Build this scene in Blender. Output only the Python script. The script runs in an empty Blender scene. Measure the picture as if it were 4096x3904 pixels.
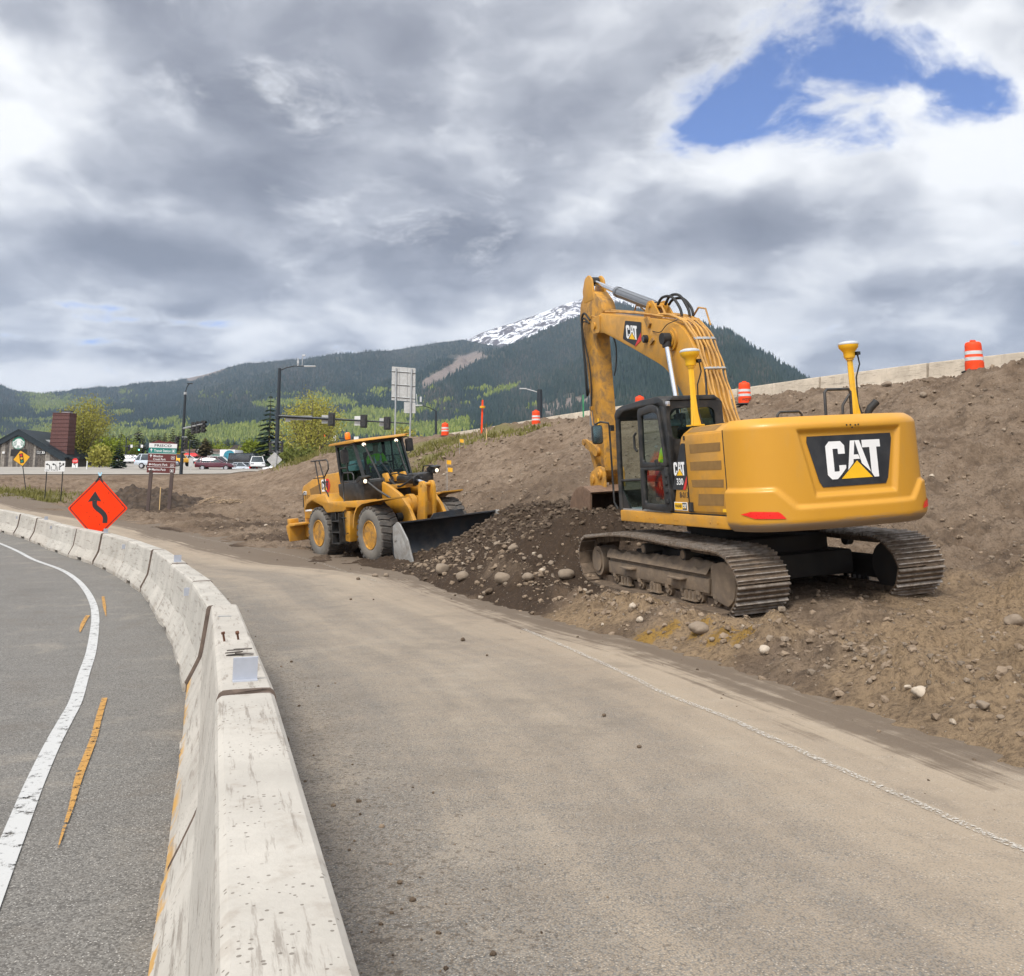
import bpy, bmesh, math, random
import numpy as np
from mathutils import Vector, Matrix, Euler
R = math.radians
scene = bpy.context.scene
col = scene.collection
random.seed(7)
F_PX, HORIZON, CAM_Z = 930.0, 480.0, 1.7
PITCH = math.atan(F_PX / 6000)
CP, SP = math.cos(PITCH), math.sin(PITCH)
Y0 = HORIZON - F_PX * math.tan(PITCH)


def W(px, py, Y):
    """world point at forward distance Y that lies on the photo's sight line (px, py); used when surveying the site"""
    a, b = (px - 512) / F_PX, (Y0 - py) / F_PX
    t = Y / (CP - b * SP)
    return Vector((a * t, Y, CAM_Z + (SP + b * CP) * t))


# ---------------------------------------------------------------- camera
cam_data = bpy.data.cameras.new('camera')
cam = bpy.data.objects.new('camera', cam_data)
col.objects.link(cam)
cam.location = (0, 0, CAM_Z)
cam.rotation_euler = (math.pi / 2 + PITCH, 0, 0)
cam_data.sensor_fit = 'HORIZONTAL'
cam_data.sensor_width = 36
cam_data.lens = F_PX / 1024 * 36
cam_data.shift_y = -(488 - Y0) / 1024
cam_data.clip_start = 0.05
cam_data.clip_end = 30000
scene.camera = cam


# ---------------------------------------------------------------- object helpers
def tag(o, label=None, cat=None, group=None, kind=None):
    if label: o['label'] = label
    if cat: o['category'] = cat
    if group: o['group'] = group
    if kind: o['kind'] = kind
    return o


def thing(name, label, cat, loc=(0, 0, 0), rot=(0, 0, 0), group=None, mat=None):
    o = bpy.data.objects.new(name, None)
    col.objects.link(o)
    o.empty_display_size = .3
    if mat is not None:
        o.matrix_world = mat
    else:
        o.location = loc
        o.rotation_euler = rot
    return tag(o, label, cat, group)


def dup(o, parent=None):
    c = o.copy()
    col.objects.link(c)
    if parent is not None: c.parent = parent
    for ch in list(o.children):
        dup(ch, c)
    return c


class MB:
    """collects shapes, links them as ONE mesh object"""
    def __init__(self):
        self.v, self.f, self.m, self.s = [], [], [], []
        self.M = Matrix.Identity(4)

    def add(self, vs, fs, mi=0, smooth=False):
        n = len(self.v)
        M = self.M
        self.v += [tuple(M @ Vector(p)) for p in vs]
        self.f += [tuple(i + n for i in f) for f in fs]
        self.m += [mi] * len(fs)
        self.s += [smooth] * len(fs)
        return self

    def box(self, c, s, rot=None, mi=0):
        x, y, z = s[0] / 2, s[1] / 2, s[2] / 2
        vs = [Vector(p) for p in ((-x, -y, -z), (x, -y, -z), (x, y, -z), (-x, y, -z), (-x, -y, z), (x, -y, z), (x, y, z), (-x, y, z))]
        if rot is not None:
            E = rot if isinstance(rot, Matrix) else Euler(rot).to_matrix()
            vs = [E @ p for p in vs]
        c = Vector(c)
        return self.add([p + c for p in vs], [(0, 3, 2, 1), (4, 5, 6, 7), (0, 1, 5, 4), (1, 2, 6, 5), (2, 3, 7, 6), (3, 0, 4, 7)], mi)

    def prism(self, poly, axis, lo, hi, mi=0, lo2=None):
        """polygon in the plane of the two other axes, pushed along `axis` from lo to hi"""
        def P(q, t):
            a, b = q
            return (t, a, b) if axis == 0 else (a, t, b) if axis == 1 else (a, b, t)
        n = len(poly)
        vs = [P(q, lo) for q in poly] + [P(q, hi) for q in poly]
        ar = sum(poly[i][0] * poly[(i + 1) % n][1] - poly[(i + 1) % n][0] * poly[i][1] for i in range(n))
        flip = (ar < 0) ^ (axis == 1) ^ (hi < lo)
        fs = [tuple(range(n))[::-1], tuple(range(n, 2 * n))] + [(i, (i + 1) % n, n + (i + 1) % n, n + i) for i in range(n)]
        if flip: fs = [f[::-1] for f in fs]
        return self.add(vs, fs, mi)

    def tube(self, pts, r, n=8, mi=0, caps=True, smooth=True):
        pts = [Vector(p) for p in pts]
        k = len(pts)
        rs = r if isinstance(r, (list, tuple)) else [r] * k
        vs, fs = [], []
        up = None
        for i, p in enumerate(pts):
            t = (pts[min(i + 1, k - 1)] - pts[max(i - 1, 0)])
            t = t.normalized() if t.length > 1e-9 else Vector((0, 0, 1))
            if up is None:
                up = Vector((0, 0, 1)) if abs(t.z) < .9 else Vector((1, 0, 0))
            a = t.cross(up)
            if a.length < 1e-4: a = t.cross(Vector((0.3, 1, 0.1)))
            a.normalize()
            b = a.cross(t).normalized()
            up = b
            for j in range(n):
                q = 2 * math.pi * j / n
                vs.append(p + (a * math.cos(q) + b * math.sin(q)) * rs[i])
        for i in range(k - 1):
            for j in range(n):
                fs.append((i * n + j, (i + 1) * n + j, (i + 1) * n + (j + 1) % n, i * n + (j + 1) % n)[::-1])
        self.add(vs, fs, mi, smooth)
        if caps:
            self.add(vs[:n], [tuple(range(n))[::-1]], mi)
            self.add(vs[-n:], [tuple(range(n))], mi)
        return self

    def cyl(self, p0, p1, r, n=20, mi=0, r2=None):
        return self.tube([p0, p1], [r, r if r2 is None else r2], n, mi)

    def lathe(self, prof, n=32, M=None, mi=0, smooth=True, closed=False):
        """profile of (radius, height) pairs turned round local z"""
        vs, fs = [], []
        M = M or Matrix.Identity(4)
        for (r, z) in prof:
            for j in range(n):
                q = 2 * math.pi * j / n
                vs.append(M @ Vector((r * math.cos(q), r * math.sin(q), z)))
        for i in range(len(prof) - 1):
            for j in range(n):
                fs.append((i * n + j, i * n + (j + 1) % n, (i + 1) * n + (j + 1) % n, (i + 1) * n + j))
        self.add(vs, fs, mi, smooth)
        if not closed:
            if prof[0][0] > 1e-6: self.add(vs[:n], [tuple(range(n))[::-1]], mi)
            if prof[-1][0] > 1e-6: self.add(vs[-n:], [tuple(range(n))], mi)
        return self

    def sheet(self, rows, mi=0, smooth=True):
        """grid of points: list of equally long rows"""
        n = len(rows[0])
        vs = [p for r in rows for p in r]
        fs = [(i * n + j, i * n + j + 1, (i + 1) * n + j + 1, (i + 1) * n + j) for i in range(len(rows) - 1) for j in range(n - 1)]
        return self.add(vs, fs, mi, smooth)

    def build(self, name, mats, parent=None, bevel=0, seg=2, angle=35, local=None, crease=50):
        me = bpy.data.meshes.new(name)
        me.from_pydata(self.v, [], self.f)
        if not isinstance(mats, (list, tuple)): mats = [mats]
        for m in mats: me.materials.append(m)
        me.polygons.foreach_set('material_index', self.m)
        me.polygons.foreach_set('use_smooth', self.s)
        if bevel:
            bm = bmesh.new()
            bm.from_mesh(me)
            bmesh.ops.remove_doubles(bm, verts=bm.verts, dist=1e-4)
            es = [e for e in bm.edges if len(e.link_faces) == 2 and e.calc_face_angle(0) > R(28)]
            if es:
                bmesh.ops.bevel(bm, geom=es, offset=bevel, segments=seg, profile=.5, affect='EDGES', clamp_overlap=True)
            bm.to_mesh(me)
            bm.free()
            me.polygons.foreach_set('use_smooth', [True] * len(me.polygons))
            me.set_sharp_from_angle(angle=R(angle))
        elif any(self.s):
            me.set_sharp_from_angle(angle=R(crease))
        me.update()
        o = bpy.data.objects.new(name, me)
        col.objects.link(o)
        if parent is not None: o.parent = parent
        if local is not None: o.matrix_local = local
        return o


def np_mesh(name, v, faces, mats, smooth=True, attrs=None, mat_idx=None):
    """fast mesh from arrays; faces (n, k)"""
    v = np.asarray(v, np.float32)
    faces = np.asarray(faces, np.int32)
    me = bpy.data.meshes.new(name)
    k = faces.shape[1]
    me.vertices.add(len(v)); me.vertices.foreach_set('co', v.ravel())
    me.loops.add(faces.size); me.loops.foreach_set('vertex_index', faces.ravel())
    me.polygons.add(len(faces))
    me.polygons.foreach_set('loop_start', np.arange(0, faces.size, k, dtype=np.int32))
    me.polygons.foreach_set('loop_total', np.full(len(faces), k, np.int32))
    me.polygons.foreach_set('use_smooth', np.full(len(faces), smooth))
    if mat_idx is not None: me.polygons.foreach_set('material_index', np.asarray(mat_idx, np.int32))
    for m in (mats if isinstance(mats, (list, tuple)) else [mats]): me.materials.append(m)
    for an, arr in (attrs or {}).items():
        at = me.attributes.new(an, 'FLOAT_COLOR' if arr.ndim == 2 else 'FLOAT', 'POINT')
        at.data.foreach_set('color' if arr.ndim == 2 else 'value', arr.astype(np.float32).ravel())
    me.update(calc_edges=True)
    me.validate()
    o = bpy.data.objects.new(name, me)
    col.objects.link(o)
    return o


_text_cache = {}


def text_polys(body, bold=0.0, res=3):
    key = (body, bold)
    if key not in _text_cache:
        cu = bpy.data.curves.new('lettering_source', 'FONT')
        cu.body = body; cu.size = 1; cu.offset = bold; cu.resolution_u = res
        o = bpy.data.objects.new('lettering_source', cu)
        col.objects.link(o)
        dg = bpy.context.evaluated_depsgraph_get()
        me = o.evaluated_get(dg).to_mesh()
        vs = [v.co.copy() for v in me.vertices]
        fs = [tuple(p.vertices) for p in me.polygons]
        o.evaluated_get(dg).to_mesh_clear()
        bpy.data.objects.remove(o); bpy.data.curves.remove(cu)
        x0, x1 = min(v.x for v in vs), max(v.x for v in vs)
        y0, y1 = min(v.y for v in vs), max(v.y for v in vs)
        _text_cache[key] = ([((v.x - x0) / (x1 - x0), (v.y - y0) / (y1 - y0)) for v in vs], fs)
    return _text_cache[key]


def text_on(mb, body, fn, x0, y0, w, h, mi=0, bold=0.0):
    """lettering that fills the box x0..x0+w, y0..y0+h of the flat map fn(x, y) -> point"""
    vs, fs = text_polys(body, bold)
    mb.add([fn(x0 + a * w, y0 + b * h) for a, b in vs], fs, mi)


def flat(mb, fn, poly, mi=0):
    mb.add([fn(a, b) for a, b in poly], [tuple(range(len(poly)))], mi)


def rrect(x0, y0, x1, y1, r, n=4):
    out = []
    for cx, cy, a in ((x1 - r, y1 - r, 0), (x0 + r, y1 - r, 90), (x0 + r, y0 + r, 180), (x1 - r, y0 + r, 270)):
        for i in range(n + 1):
            q = R(a + 90 * i / n)
            out.append((cx + r * math.cos(q), cy + r * math.sin(q)))
    return out


def round_poly(poly, r, n=4):
    out = []
    k = len(poly)
    for i in range(k):
        p, a, b = Vector(poly[i]), Vector(poly[i - 1]), Vector(poly[(i + 1) % k])
        da, db = (a - p), (b - p)
        rr = min(r, da.length * .45, db.length * .45)
        q0, q1 = p + da.normalized() * rr, p + db.normalized() * rr
        for j in range(n + 1):
            t = j / n
            out.append(tuple(q0 * (1 - t) ** 2 + p * 2 * t * (1 - t) + q1 * t ** 2))
    return out


def cat_word(mb, fn, x0, y0, w, h, white=0, yellow=1):
    """the three-letter word with its yellow triangle, in the box x0..x0+w, y0..y0+h"""
    sx, sy = w / 1.8, h
    def g(a, b): return fn(x0 + a * sx, y0 + b * sy)
    def q(*p): mb.add([g(a, b) for a, b in p], [tuple(range(len(p)))], white)
    q((.12, 1), (.48, 1), (.60, .88), (.60, .66), (.38, .66), (.38, .80), (.22, .80), (.22, .84), (0.0, .84), (0, .88))
    q((0, .84), (.22, .84), (.22, .16), (0, .16))
    q((0, .16), (.22, .16), (.22, .20), (.36, .20), (.44, .12), (.30, 0), (.12, 0), (0, .12))
    q((.36, .20), (.38, .22), (.38, .36), (.60, .36), (.60, .28), (.44, .12))
    q((.80, 1), (.95, 1), (.845, .40), (.66, .22))
    q((.95, 1), (1.10, 1), (1.40, .14), (1.12, .38))
    q((.88, .62), (1.03, .62), (1.075, .50), (.86, .50))
    q((1.18, 1), (1.80, 1), (1.80, .80), (1.18, .80))
    q((1.42, .80), (1.66, .80), (1.66, 0), (1.50, 0), (1.42, .12))
    flat(mb, fn, [(x0 + .42 * sx, y0), (x0 + 1.44 * sx, y0), (x0 + .97 * sx, y0 + .46 * sy)], yellow)


# ---------------------------------------------------------------- vectorised noise
_rng = np.random.default_rng(11)
_perm = _rng.permutation(4096)
_val = _rng.random(4096) * 2 - 1


def vnoise(x, y, seed=0):
    xi, yi = np.floor(x).astype(np.int64), np.floor(y).astype(np.int64)
    fx, fy = x - xi, y - yi
    fx, fy = fx * fx * fx * (fx * (fx * 6 - 15) + 10), fy * fy * fy * (fy * (fy * 6 - 15) + 10)
    def h(i, j): return _val[_perm[(_perm[(i + seed * 131) & 4095] + j) & 4095]]
    a, b, c, d = h(xi, yi), h(xi + 1, yi), h(xi, yi + 1), h(xi + 1, yi + 1)
    return (a * (1 - fx) + b * fx) * (1 - fy) + (c * (1 - fx) + d * fx) * fy


def fbm(x, y, oct=5, seed=0, gain=.5, lac=2.03):
    s, a, t = np.zeros_like(np.asarray(x, float)), 1.0, 0.0
    for k in range(oct):
        s += a * vnoise(x * lac ** k + 17.3 * k, y * lac ** k - 9.1 * k, seed + k)
        t += a
        a *= gain
    return s / t


def sstep(a, b, x):
    t = np.clip((np.asarray(x, float) - a) / (b - a), 0, 1)
    return t * t * (3 - 2 * t)


class RBF:
    """smooth surface through surveyed points (linear kernel plus a plane)"""
    def __init__(self, pts, soft=.0):
        p = np.array(pts, float)
        self.p = p[:, :2]
        n = len(p)
        d = np.linalg.norm(self.p[:, None] - self.p[None], axis=-1)
        A = np.zeros((n + 3, n + 3))
        A[:n, :n] = d - soft * np.eye(n)
        A[:n, n] = 1; A[:n, n + 1:] = self.p
        A[n, :n] = 1; A[n + 1:, :n] = self.p.T
        self.w = np.linalg.solve(A, np.concatenate([p[:, 2], np.zeros(3)]))

    def __call__(self, x, y):
        x, y = np.asarray(x, float), np.asarray(y, float)
        out = self.w[-3] + self.w[-2] * x + self.w[-1] * y
        for i, (a, b) in enumerate(self.p):
            out = out + self.w[i] * np.sqrt((x - a) ** 2 + (y - b) ** 2 + .05)
        return out
# ---------------------------------------------------------------- materials
class NT:
    def __init__(self, tree):
        self.t = tree
        self.n = tree.nodes
        self.l = tree.links

    def node(self, kind, **kw):
        nd = self.n.new('ShaderNode' + kind)
        ins = kw.pop('ins', {})
        for k, v in kw.items(): setattr(nd, k, v)
        for k, v in ins.items(): self.set(nd, k, v)
        return nd

    def set(self, nd, k, v):
        s = nd.inputs[k]
        if isinstance(v, bpy.types.NodeSocket): self.l.new(v, s)
        elif isinstance(v, bpy.types.Node): self.l.new(v.outputs[0], s)
        else:
            if isinstance(v, (tuple, list)) and len(v) == 3 and s.type == 'RGBA': v = (*v, 1)
            s.default_value = v

    def math(self, op, a, b=None, c=None, clamp=False):
        nd = self.node('Math', operation=op, use_clamp=clamp)
        for i, q in enumerate((a, b, c)):
            if q is not None: self.set(nd, i, q)
        return nd.outputs[0]

    def noise(self, vec, scale, detail=4, rough=.55, dist=0, out='Fac', dims='3D'):
        nd = self.node('TexNoise', noise_dimensions=dims)
        if vec is not None: self.set(nd, 'Vector', vec)
        nd.inputs['Scale'].default_value = scale
        nd.inputs['Detail'].default_value = detail
        nd.inputs['Roughness'].default_value = rough
        nd.inputs['Distortion'].default_value = dist
        return nd.outputs[out]

    def ramp(self, fac, stops, interp='LINEAR'):
        nd = self.node('ValToRGB')
        nd.color_ramp.interpolation = interp
        els = nd.color_ramp.elements
        while len(els) < len(stops): els.new(.5)
        for e, (p, c) in zip(els, stops):
            e.position = p
            e.color = (c, c, c, 1) if isinstance(c, (int, float)) else (*c, 1)
        self.set(nd, 'Fac', fac)
        return nd.outputs[0]

    def mix(self, fac, a, b, blend='MIX'):
        nd = self.node('Mix', data_type='RGBA', blend_type=blend)
        self.set(nd, 0, fac); self.set(nd, 6, a); self.set(nd, 7, b)
        return nd.outputs[2]

    def step(self, x, a, b):
        nd = self.node('MapRange', interpolation_type='SMOOTHSTEP')
        self.set(nd, 0, x); self.set(nd, 1, a); self.set(nd, 2, b)
        return nd.outputs[0]


def new_mat(name):
    m = bpy.data.materials.new(name)
    m.use_nodes = True
    m.node_tree.nodes.clear()
    t = NT(m.node_tree)
    out = t.node('OutputMaterial')
    return m, t, out


def finish(t, out, color, rough, metal=0, height=None, bump=.3, dist=.02, spec=.5, coat=0, emit=None, estr=0):
    b = t.node('BsdfPrincipled')
    t.set(b, 'Base Color', color); t.set(b, 'Roughness', rough); t.set(b, 'Metallic', metal)
    t.set(b, 'Specular IOR Level', spec)
    if coat: t.set(b, 'Coat Weight', coat); t.set(b, 'Coat Roughness', .15)
    if emit is not None: t.set(b, 'Emission Color', emit); t.set(b, 'Emission Strength', estr)
    if height is not None:
        bn = t.node('Bump', ins={'Strength': bump, 'Distance': dist, 'Height': height})
        t.set(b, 'Normal', bn.outputs[0])
    t.l.new(b.outputs[0], out.inputs['Surface'])
    return b


def pbr(name, color, rough=.5, metal=0, var=.12, vscale=2.5, dirt=None, dirt_amt=.35, dscale=4, bump=0, bscale=60, spec=.5, coat=0, chips=None, chip_t=.66, emit=None, estr=0):
    m, t, out = new_mat(name)
    tc = t.node('TexCoord').outputs['Object']
    n1 = t.noise(tc, vscale, 5, .6)
    dark = tuple(c * (1 - var) for c in color)
    lite = tuple(min(1, c * (1 + var)) for c in color)
    c = t.mix(t.step(n1, .3, .7), dark, lite)
    rg = t.math('ADD', t.math('MULTIPLY', t.math('SUBTRACT', t.noise(tc, vscale * 4, 4), .5), .25), rough)
    if dirt is not None:
        n2 = t.noise(tc, dscale, 8, .68, .4)
        f = t.math('MULTIPLY', t.step(n2, .5 - .1, .5 + .16), dirt_amt)
        c = t.mix(f, c, dirt)
        rg = t.math('ADD', rg, t.math('MULTIPLY', f, .4), clamp=True)
    if chips is not None:
        n3 = t.noise(tc, 14, 7, .7)
        c = t.mix(t.step(n3, chip_t, chip_t + .03), c, chips)
    h = t.noise(tc, bscale, 4, .6) if bump else None
    finish(t, out, c, rg, metal, h, bump, .01, spec, coat, emit, estr)
    return m


MUD = (.17, .125, .085)
M = {}
M['cat_yellow'] = pbr('machine_yellow_paint', (.52, .245, .018), .45, var=.09, vscale=1.4, dirt=(.27, .175, .075), dirt_amt=.45, dscale=2.6, coat=.1)
M['cat_yellow_worn'] = pbr('worn_yellow_paint', (.46, .22, .022), .5, var=.15, vscale=3, dirt=(.16, .105, .055), dirt_amt=.8, dscale=5, chips=(.06, .045, .035))
M['mast_yellow'] = pbr('mast_yellow_paint', (.75, .42, .012), .45, var=.06, dirt=(.3, .2, .06), dirt_amt=.3)
M['black_paint'] = pbr('black_paint', (.012, .013, .014), .45, var=.2, dirt=(.10, .085, .07), dirt_amt=.35, dscale=6)
M['rubber'] = pbr('black_rubber', (.015, .015, .015), .7, var=.2)
M['black_decal'] = pbr('black_decal', (.014, .016, .02), .5, var=.25, dirt=(.05, .05, .05), dirt_amt=.4, dscale=3)
M['white_decal'] = pbr('white_decal', (.78, .78, .77), .5, var=.04)
M['yellow_decal'] = pbr('yellow_decal', (.83, .47, .01), .5, var=.04)
M['red_decal'] = pbr('red_decal', (.55, .025, .02), .4, var=.05)
M['red_reflector'] = pbr('red_reflector', (.75, .018, .012), .3, var=.1, vscale=12)
M['vent'] = pbr('brown_vent_mesh', (.23, .125, .032), .7, var=.1, vscale=8, bump=.5, bscale=120)
M['chrome'] = pbr('chrome_rod', (.72, .73, .75), .16, 1, var=.08)
M['cyl_grey'] = pbr('grey_cylinder_paint', (.16, .17, .185), .4, .2, var=.1)
M['steel'] = pbr('worn_steel', (.33, .32, .31), .45, .7, var=.2, vscale=5, dirt=(.22, .18, .14), dirt_amt=.5)
M['bucket_dark'] = pbr('dark_bucket_steel', (.022, .026, .032), .5, .1, var=.5, vscale=1.6, dirt=(.085, .07, .06), dirt_amt=.5, dscale=3)
M['bucket_rust'] = pbr('rusty_bucket_steel', (.20, .125, .08), .6, .3, var=.25, vscale=4, dirt=(.10, .06, .04), dirt_amt=.6)
M['side_plate'] = pbr('grey_scuffed_steel', (.34, .335, .32), .5, .35, var=.15, vscale=2.5, dirt=(.2, .17, .14), dirt_amt=.6, dscale=3)
M['pipe_ochre'] = pbr('ochre_pipe_paint', (.5, .265, .06), .5, var=.12, vscale=5, dirt=(.18, .10, .05), dirt_amt=.5)
M['tyre'] = pbr('dusty_tyre_rubber', (.135, .125, .11), .85, var=.15, vscale=4, dirt=(.18, .155, .125), dirt_amt=.6, dscale=3, bump=.3, bscale=30)
M['tread'] = pbr('tyre_tread_rubber', (.06, .055, .05), .85, var=.3, vscale=6, dirt=(.15, .12, .095), dirt_amt=.5, bump=.3, bscale=30)
M['tracks'] = pbr('muddy_track_steel', (.145, .105, .072), .65, .25, var=.3, vscale=7, dirt=(.10, .072, .05), dirt_amt=.75, dscale=6, bump=.4, bscale=50)
M['grouser'] = pbr('polished_grouser_steel', (.33, .29, .25), .45, .6, var=.3, vscale=9, dirt=(.14, .10, .07), dirt_amt=.8, dscale=5)
M['mud_frame'] = pbr('mud_caked_steel', (.205, .15, .10), .85, var=.2, vscale=4, dirt=(.15, .115, .085), dirt_amt=.8, dscale=5, bump=.6, bscale=40)
M['shaded_steel'] = pbr('shaded_undercarriage_steel', (.03, .027, .024), .7, var=.3, dirt=(.06, .05, .04), dirt_amt=.5)  # shade beneath the machine is painted into this near-black steel
M['seat'] = pbr('dark_seat_fabric', (.03, .03, .032), .9, var=.2)
M['vest'] = pbr('lime_safety_vest', (.42, .80, .03), .8, var=.12, vscale=9)
M['stripe'] = pbr('silver_vest_stripe', (.6, .6, .58), .4, var=.05)
M['skin'] = pbr('skin', (.48, .28, .19), .6, var=.08)
M['hat'] = pbr('white_hard_hat', (.75, .75, .73), .35, var=.03)
M['cloth_dark'] = pbr('dark_work_trousers', (.05, .055, .07), .9, var=.2)
M['orange_sign'] = pbr('orange_retroreflective', (.80, .038, .003), .6, var=.05, vscale=2, chips=(.12, .015, .005), chip_t=.615, spec=.15)
M['orange_plastic'] = pbr('orange_drum_plastic', (.80, .058, .008), .55, spec=.25, var=.08, dirt=(.3, .10, .05), dirt_amt=.3)
M['white_tape'] = pbr('white_reflective_tape', (.62, .62, .62), .4, var=.06, dirt=(.35, .3, .26), dirt_amt=.4)
M['sign_white'] = pbr('white_sign_sheet', (.68, .68, .67), .5, var=.04, dirt=(.4, .38, .34), dirt_amt=.25)
M['sign_black'] = pbr('black_sign_ink', (.012, .012, .012), .6, var=.2)
M['sign_yellow'] = pbr('yellow_sign_sheet', (.72, .36, .01), .5, var=.05)
M['sign_green'] = pbr('teal_sign_sheet', (.0, .17, .14), .5, var=.06)
M['sign_brown'] = pbr('maroon_sign_sheet', (.105, .017, .014), .5, var=.06)
M['sign_red'] = pbr('red_sign_sheet', (.55, .02, .02), .5, var=.05)
M['sign_post'] = pbr('brown_post_paint', (.075, .05, .042), .7, var=.15)
M['sign_back'] = pbr('bare_aluminium_sheet', (.44, .44, .43), .5, .35, var=.08, vscale=3, dirt=(.35, .33, .3), dirt_amt=.4)
M['galv'] = pbr('galvanised_steel', (.42, .43, .43), .45, .6, var=.1)
M['pole'] = pbr('black_pole_paint', (.016, .022, .028), .4, var=.15)
M['wood'] = pbr('pale_stake_wood', (.55, .38, .18), .8, var=.15, vscale=20)
M['plank'] = pbr('weathered_grey_planks', (.105, .09, .077), .85, var=.35, vscale=5)
M['chimney'] = pbr('maroon_shingles', (.105, .045, .04), .8, var=.18, vscale=6)
M['roof_dark'] = pbr('dark_green_fascia', (.006, .014, .02), .6, var=.15)
M['wall_pale'] = pbr('pale_stucco', (.6, .55, .5), .8, var=.06)
M['wall_brown'] = pbr('brown_siding', (.16, .11, .085), .8, var=.15)
M['red_awning'] = pbr('red_awning', (.55, .035, .035), .6, var=.08)
M['green_roof'] = pbr('green_metal_roof', (.02, .085, .06), .4, var=.1)
M['car_white'] = pbr('white_car_paint', (.72, .73, .74), .25, var=.02, coat=.6)
M['car_silver'] = pbr('silver_car_paint', (.52, .57, .62), .25, .35, var=.03, coat=.6)
M['car_maroon'] = pbr('maroon_car_paint', (.085, .012, .022), .22, .25, var=.05, coat=.8)
M['car_dark'] = pbr('dark_car_paint', (.03, .032, .036), .25, .2, var=.05, coat=.7)
M['car_blue'] = pbr('blue_car_paint', (.04, .10, .25), .25, .2, var=.05, coat=.7)
M['car_yellow'] = pbr('yellow_car_paint', (.75, .38, .02), .3, var=.05, coat=.4)
M['car_red'] = pbr('red_car_paint', (.42, .03, .03), .25, var=.05, coat=.7)
M['car_glass'] = pbr('dark_car_glass', (.02, .03, .035), .08, var=.2, spec=.8)
M['alloy'] = pbr('alloy_wheel', (.5, .5, .52), .3, .7, var=.05)
M['trunk'] = pbr('bark', (.11, .085, .065), .9, var=.25, vscale=8)
M['aspen_bark'] = pbr('pale_bark', (.34, .32, .27), .9, var=.25, vscale=6)
M['light_grey'] = pbr('light_grey_panel', (.45, .46, .47), .5, var=.05)
M['dim_lens'] = pbr('unlit_lens', (.05, .045, .04), .15, var=.1)
M['refl_white'] = pbr('prismatic_reflector', (.40, .42, .47), .4, .1, var=.03, vscale=30)
M['rust'] = pbr('rusty_iron', (.13, .055, .03), .8, .3, var=.3, vscale=20)
M['amber_lens'] = pbr('amber_beacon_lens', (.85, .20, .01), .25, var=.05)
M['teal_logo'] = pbr('teal_logo_paint', (.03, .22, .30), .4, var=.4, vscale=2)


def lamp_mat(name, colr, s):
    return pbr(name, colr, .2, var=.02, emit=colr, estr=s)


M['lamp_on'] = lamp_mat('lit_headlamp', (1, .84, .62), 1.3)
M['red_on'] = lamp_mat('lit_red_signal', (1, .04, .02), 5)
M['green_on'] = lamp_mat('lit_green_signal', (.2, 1, .6), 4)


def glass_mat(name, tint=(.80, .93, .90), trans=.72, rough=.03):
    m, t, out = new_mat(name)
    fr = t.node('Fresnel', ins={'IOR': 1.45}).outputs[0]
    tr = t.node('BsdfTransparent', ins={'Color': tuple(c * trans for c in tint)})
    gl = t.node('BsdfGlossy', ins={'Color': (.9, .95, .95), 'Roughness': rough})
    mx = t.node('MixShader')
    t.set(mx, 0, t.math('ADD', t.math('MULTIPLY', fr, .13), .008)); t.l.new(tr.outputs[0], mx.inputs[1]); t.l.new(gl.outputs[0], mx.inputs[2])
    t.l.new(mx.outputs[0], out.inputs['Surface'])
    return m


M['glass'] = glass_mat('cab_glass')
M['glass_tint'] = glass_mat('tinted_cab_glass', (.5, .75, .75), .55)


M['glass_dark'] = glass_mat('dark_tinted_glass', (.50, .80, .82), .58)


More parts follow.
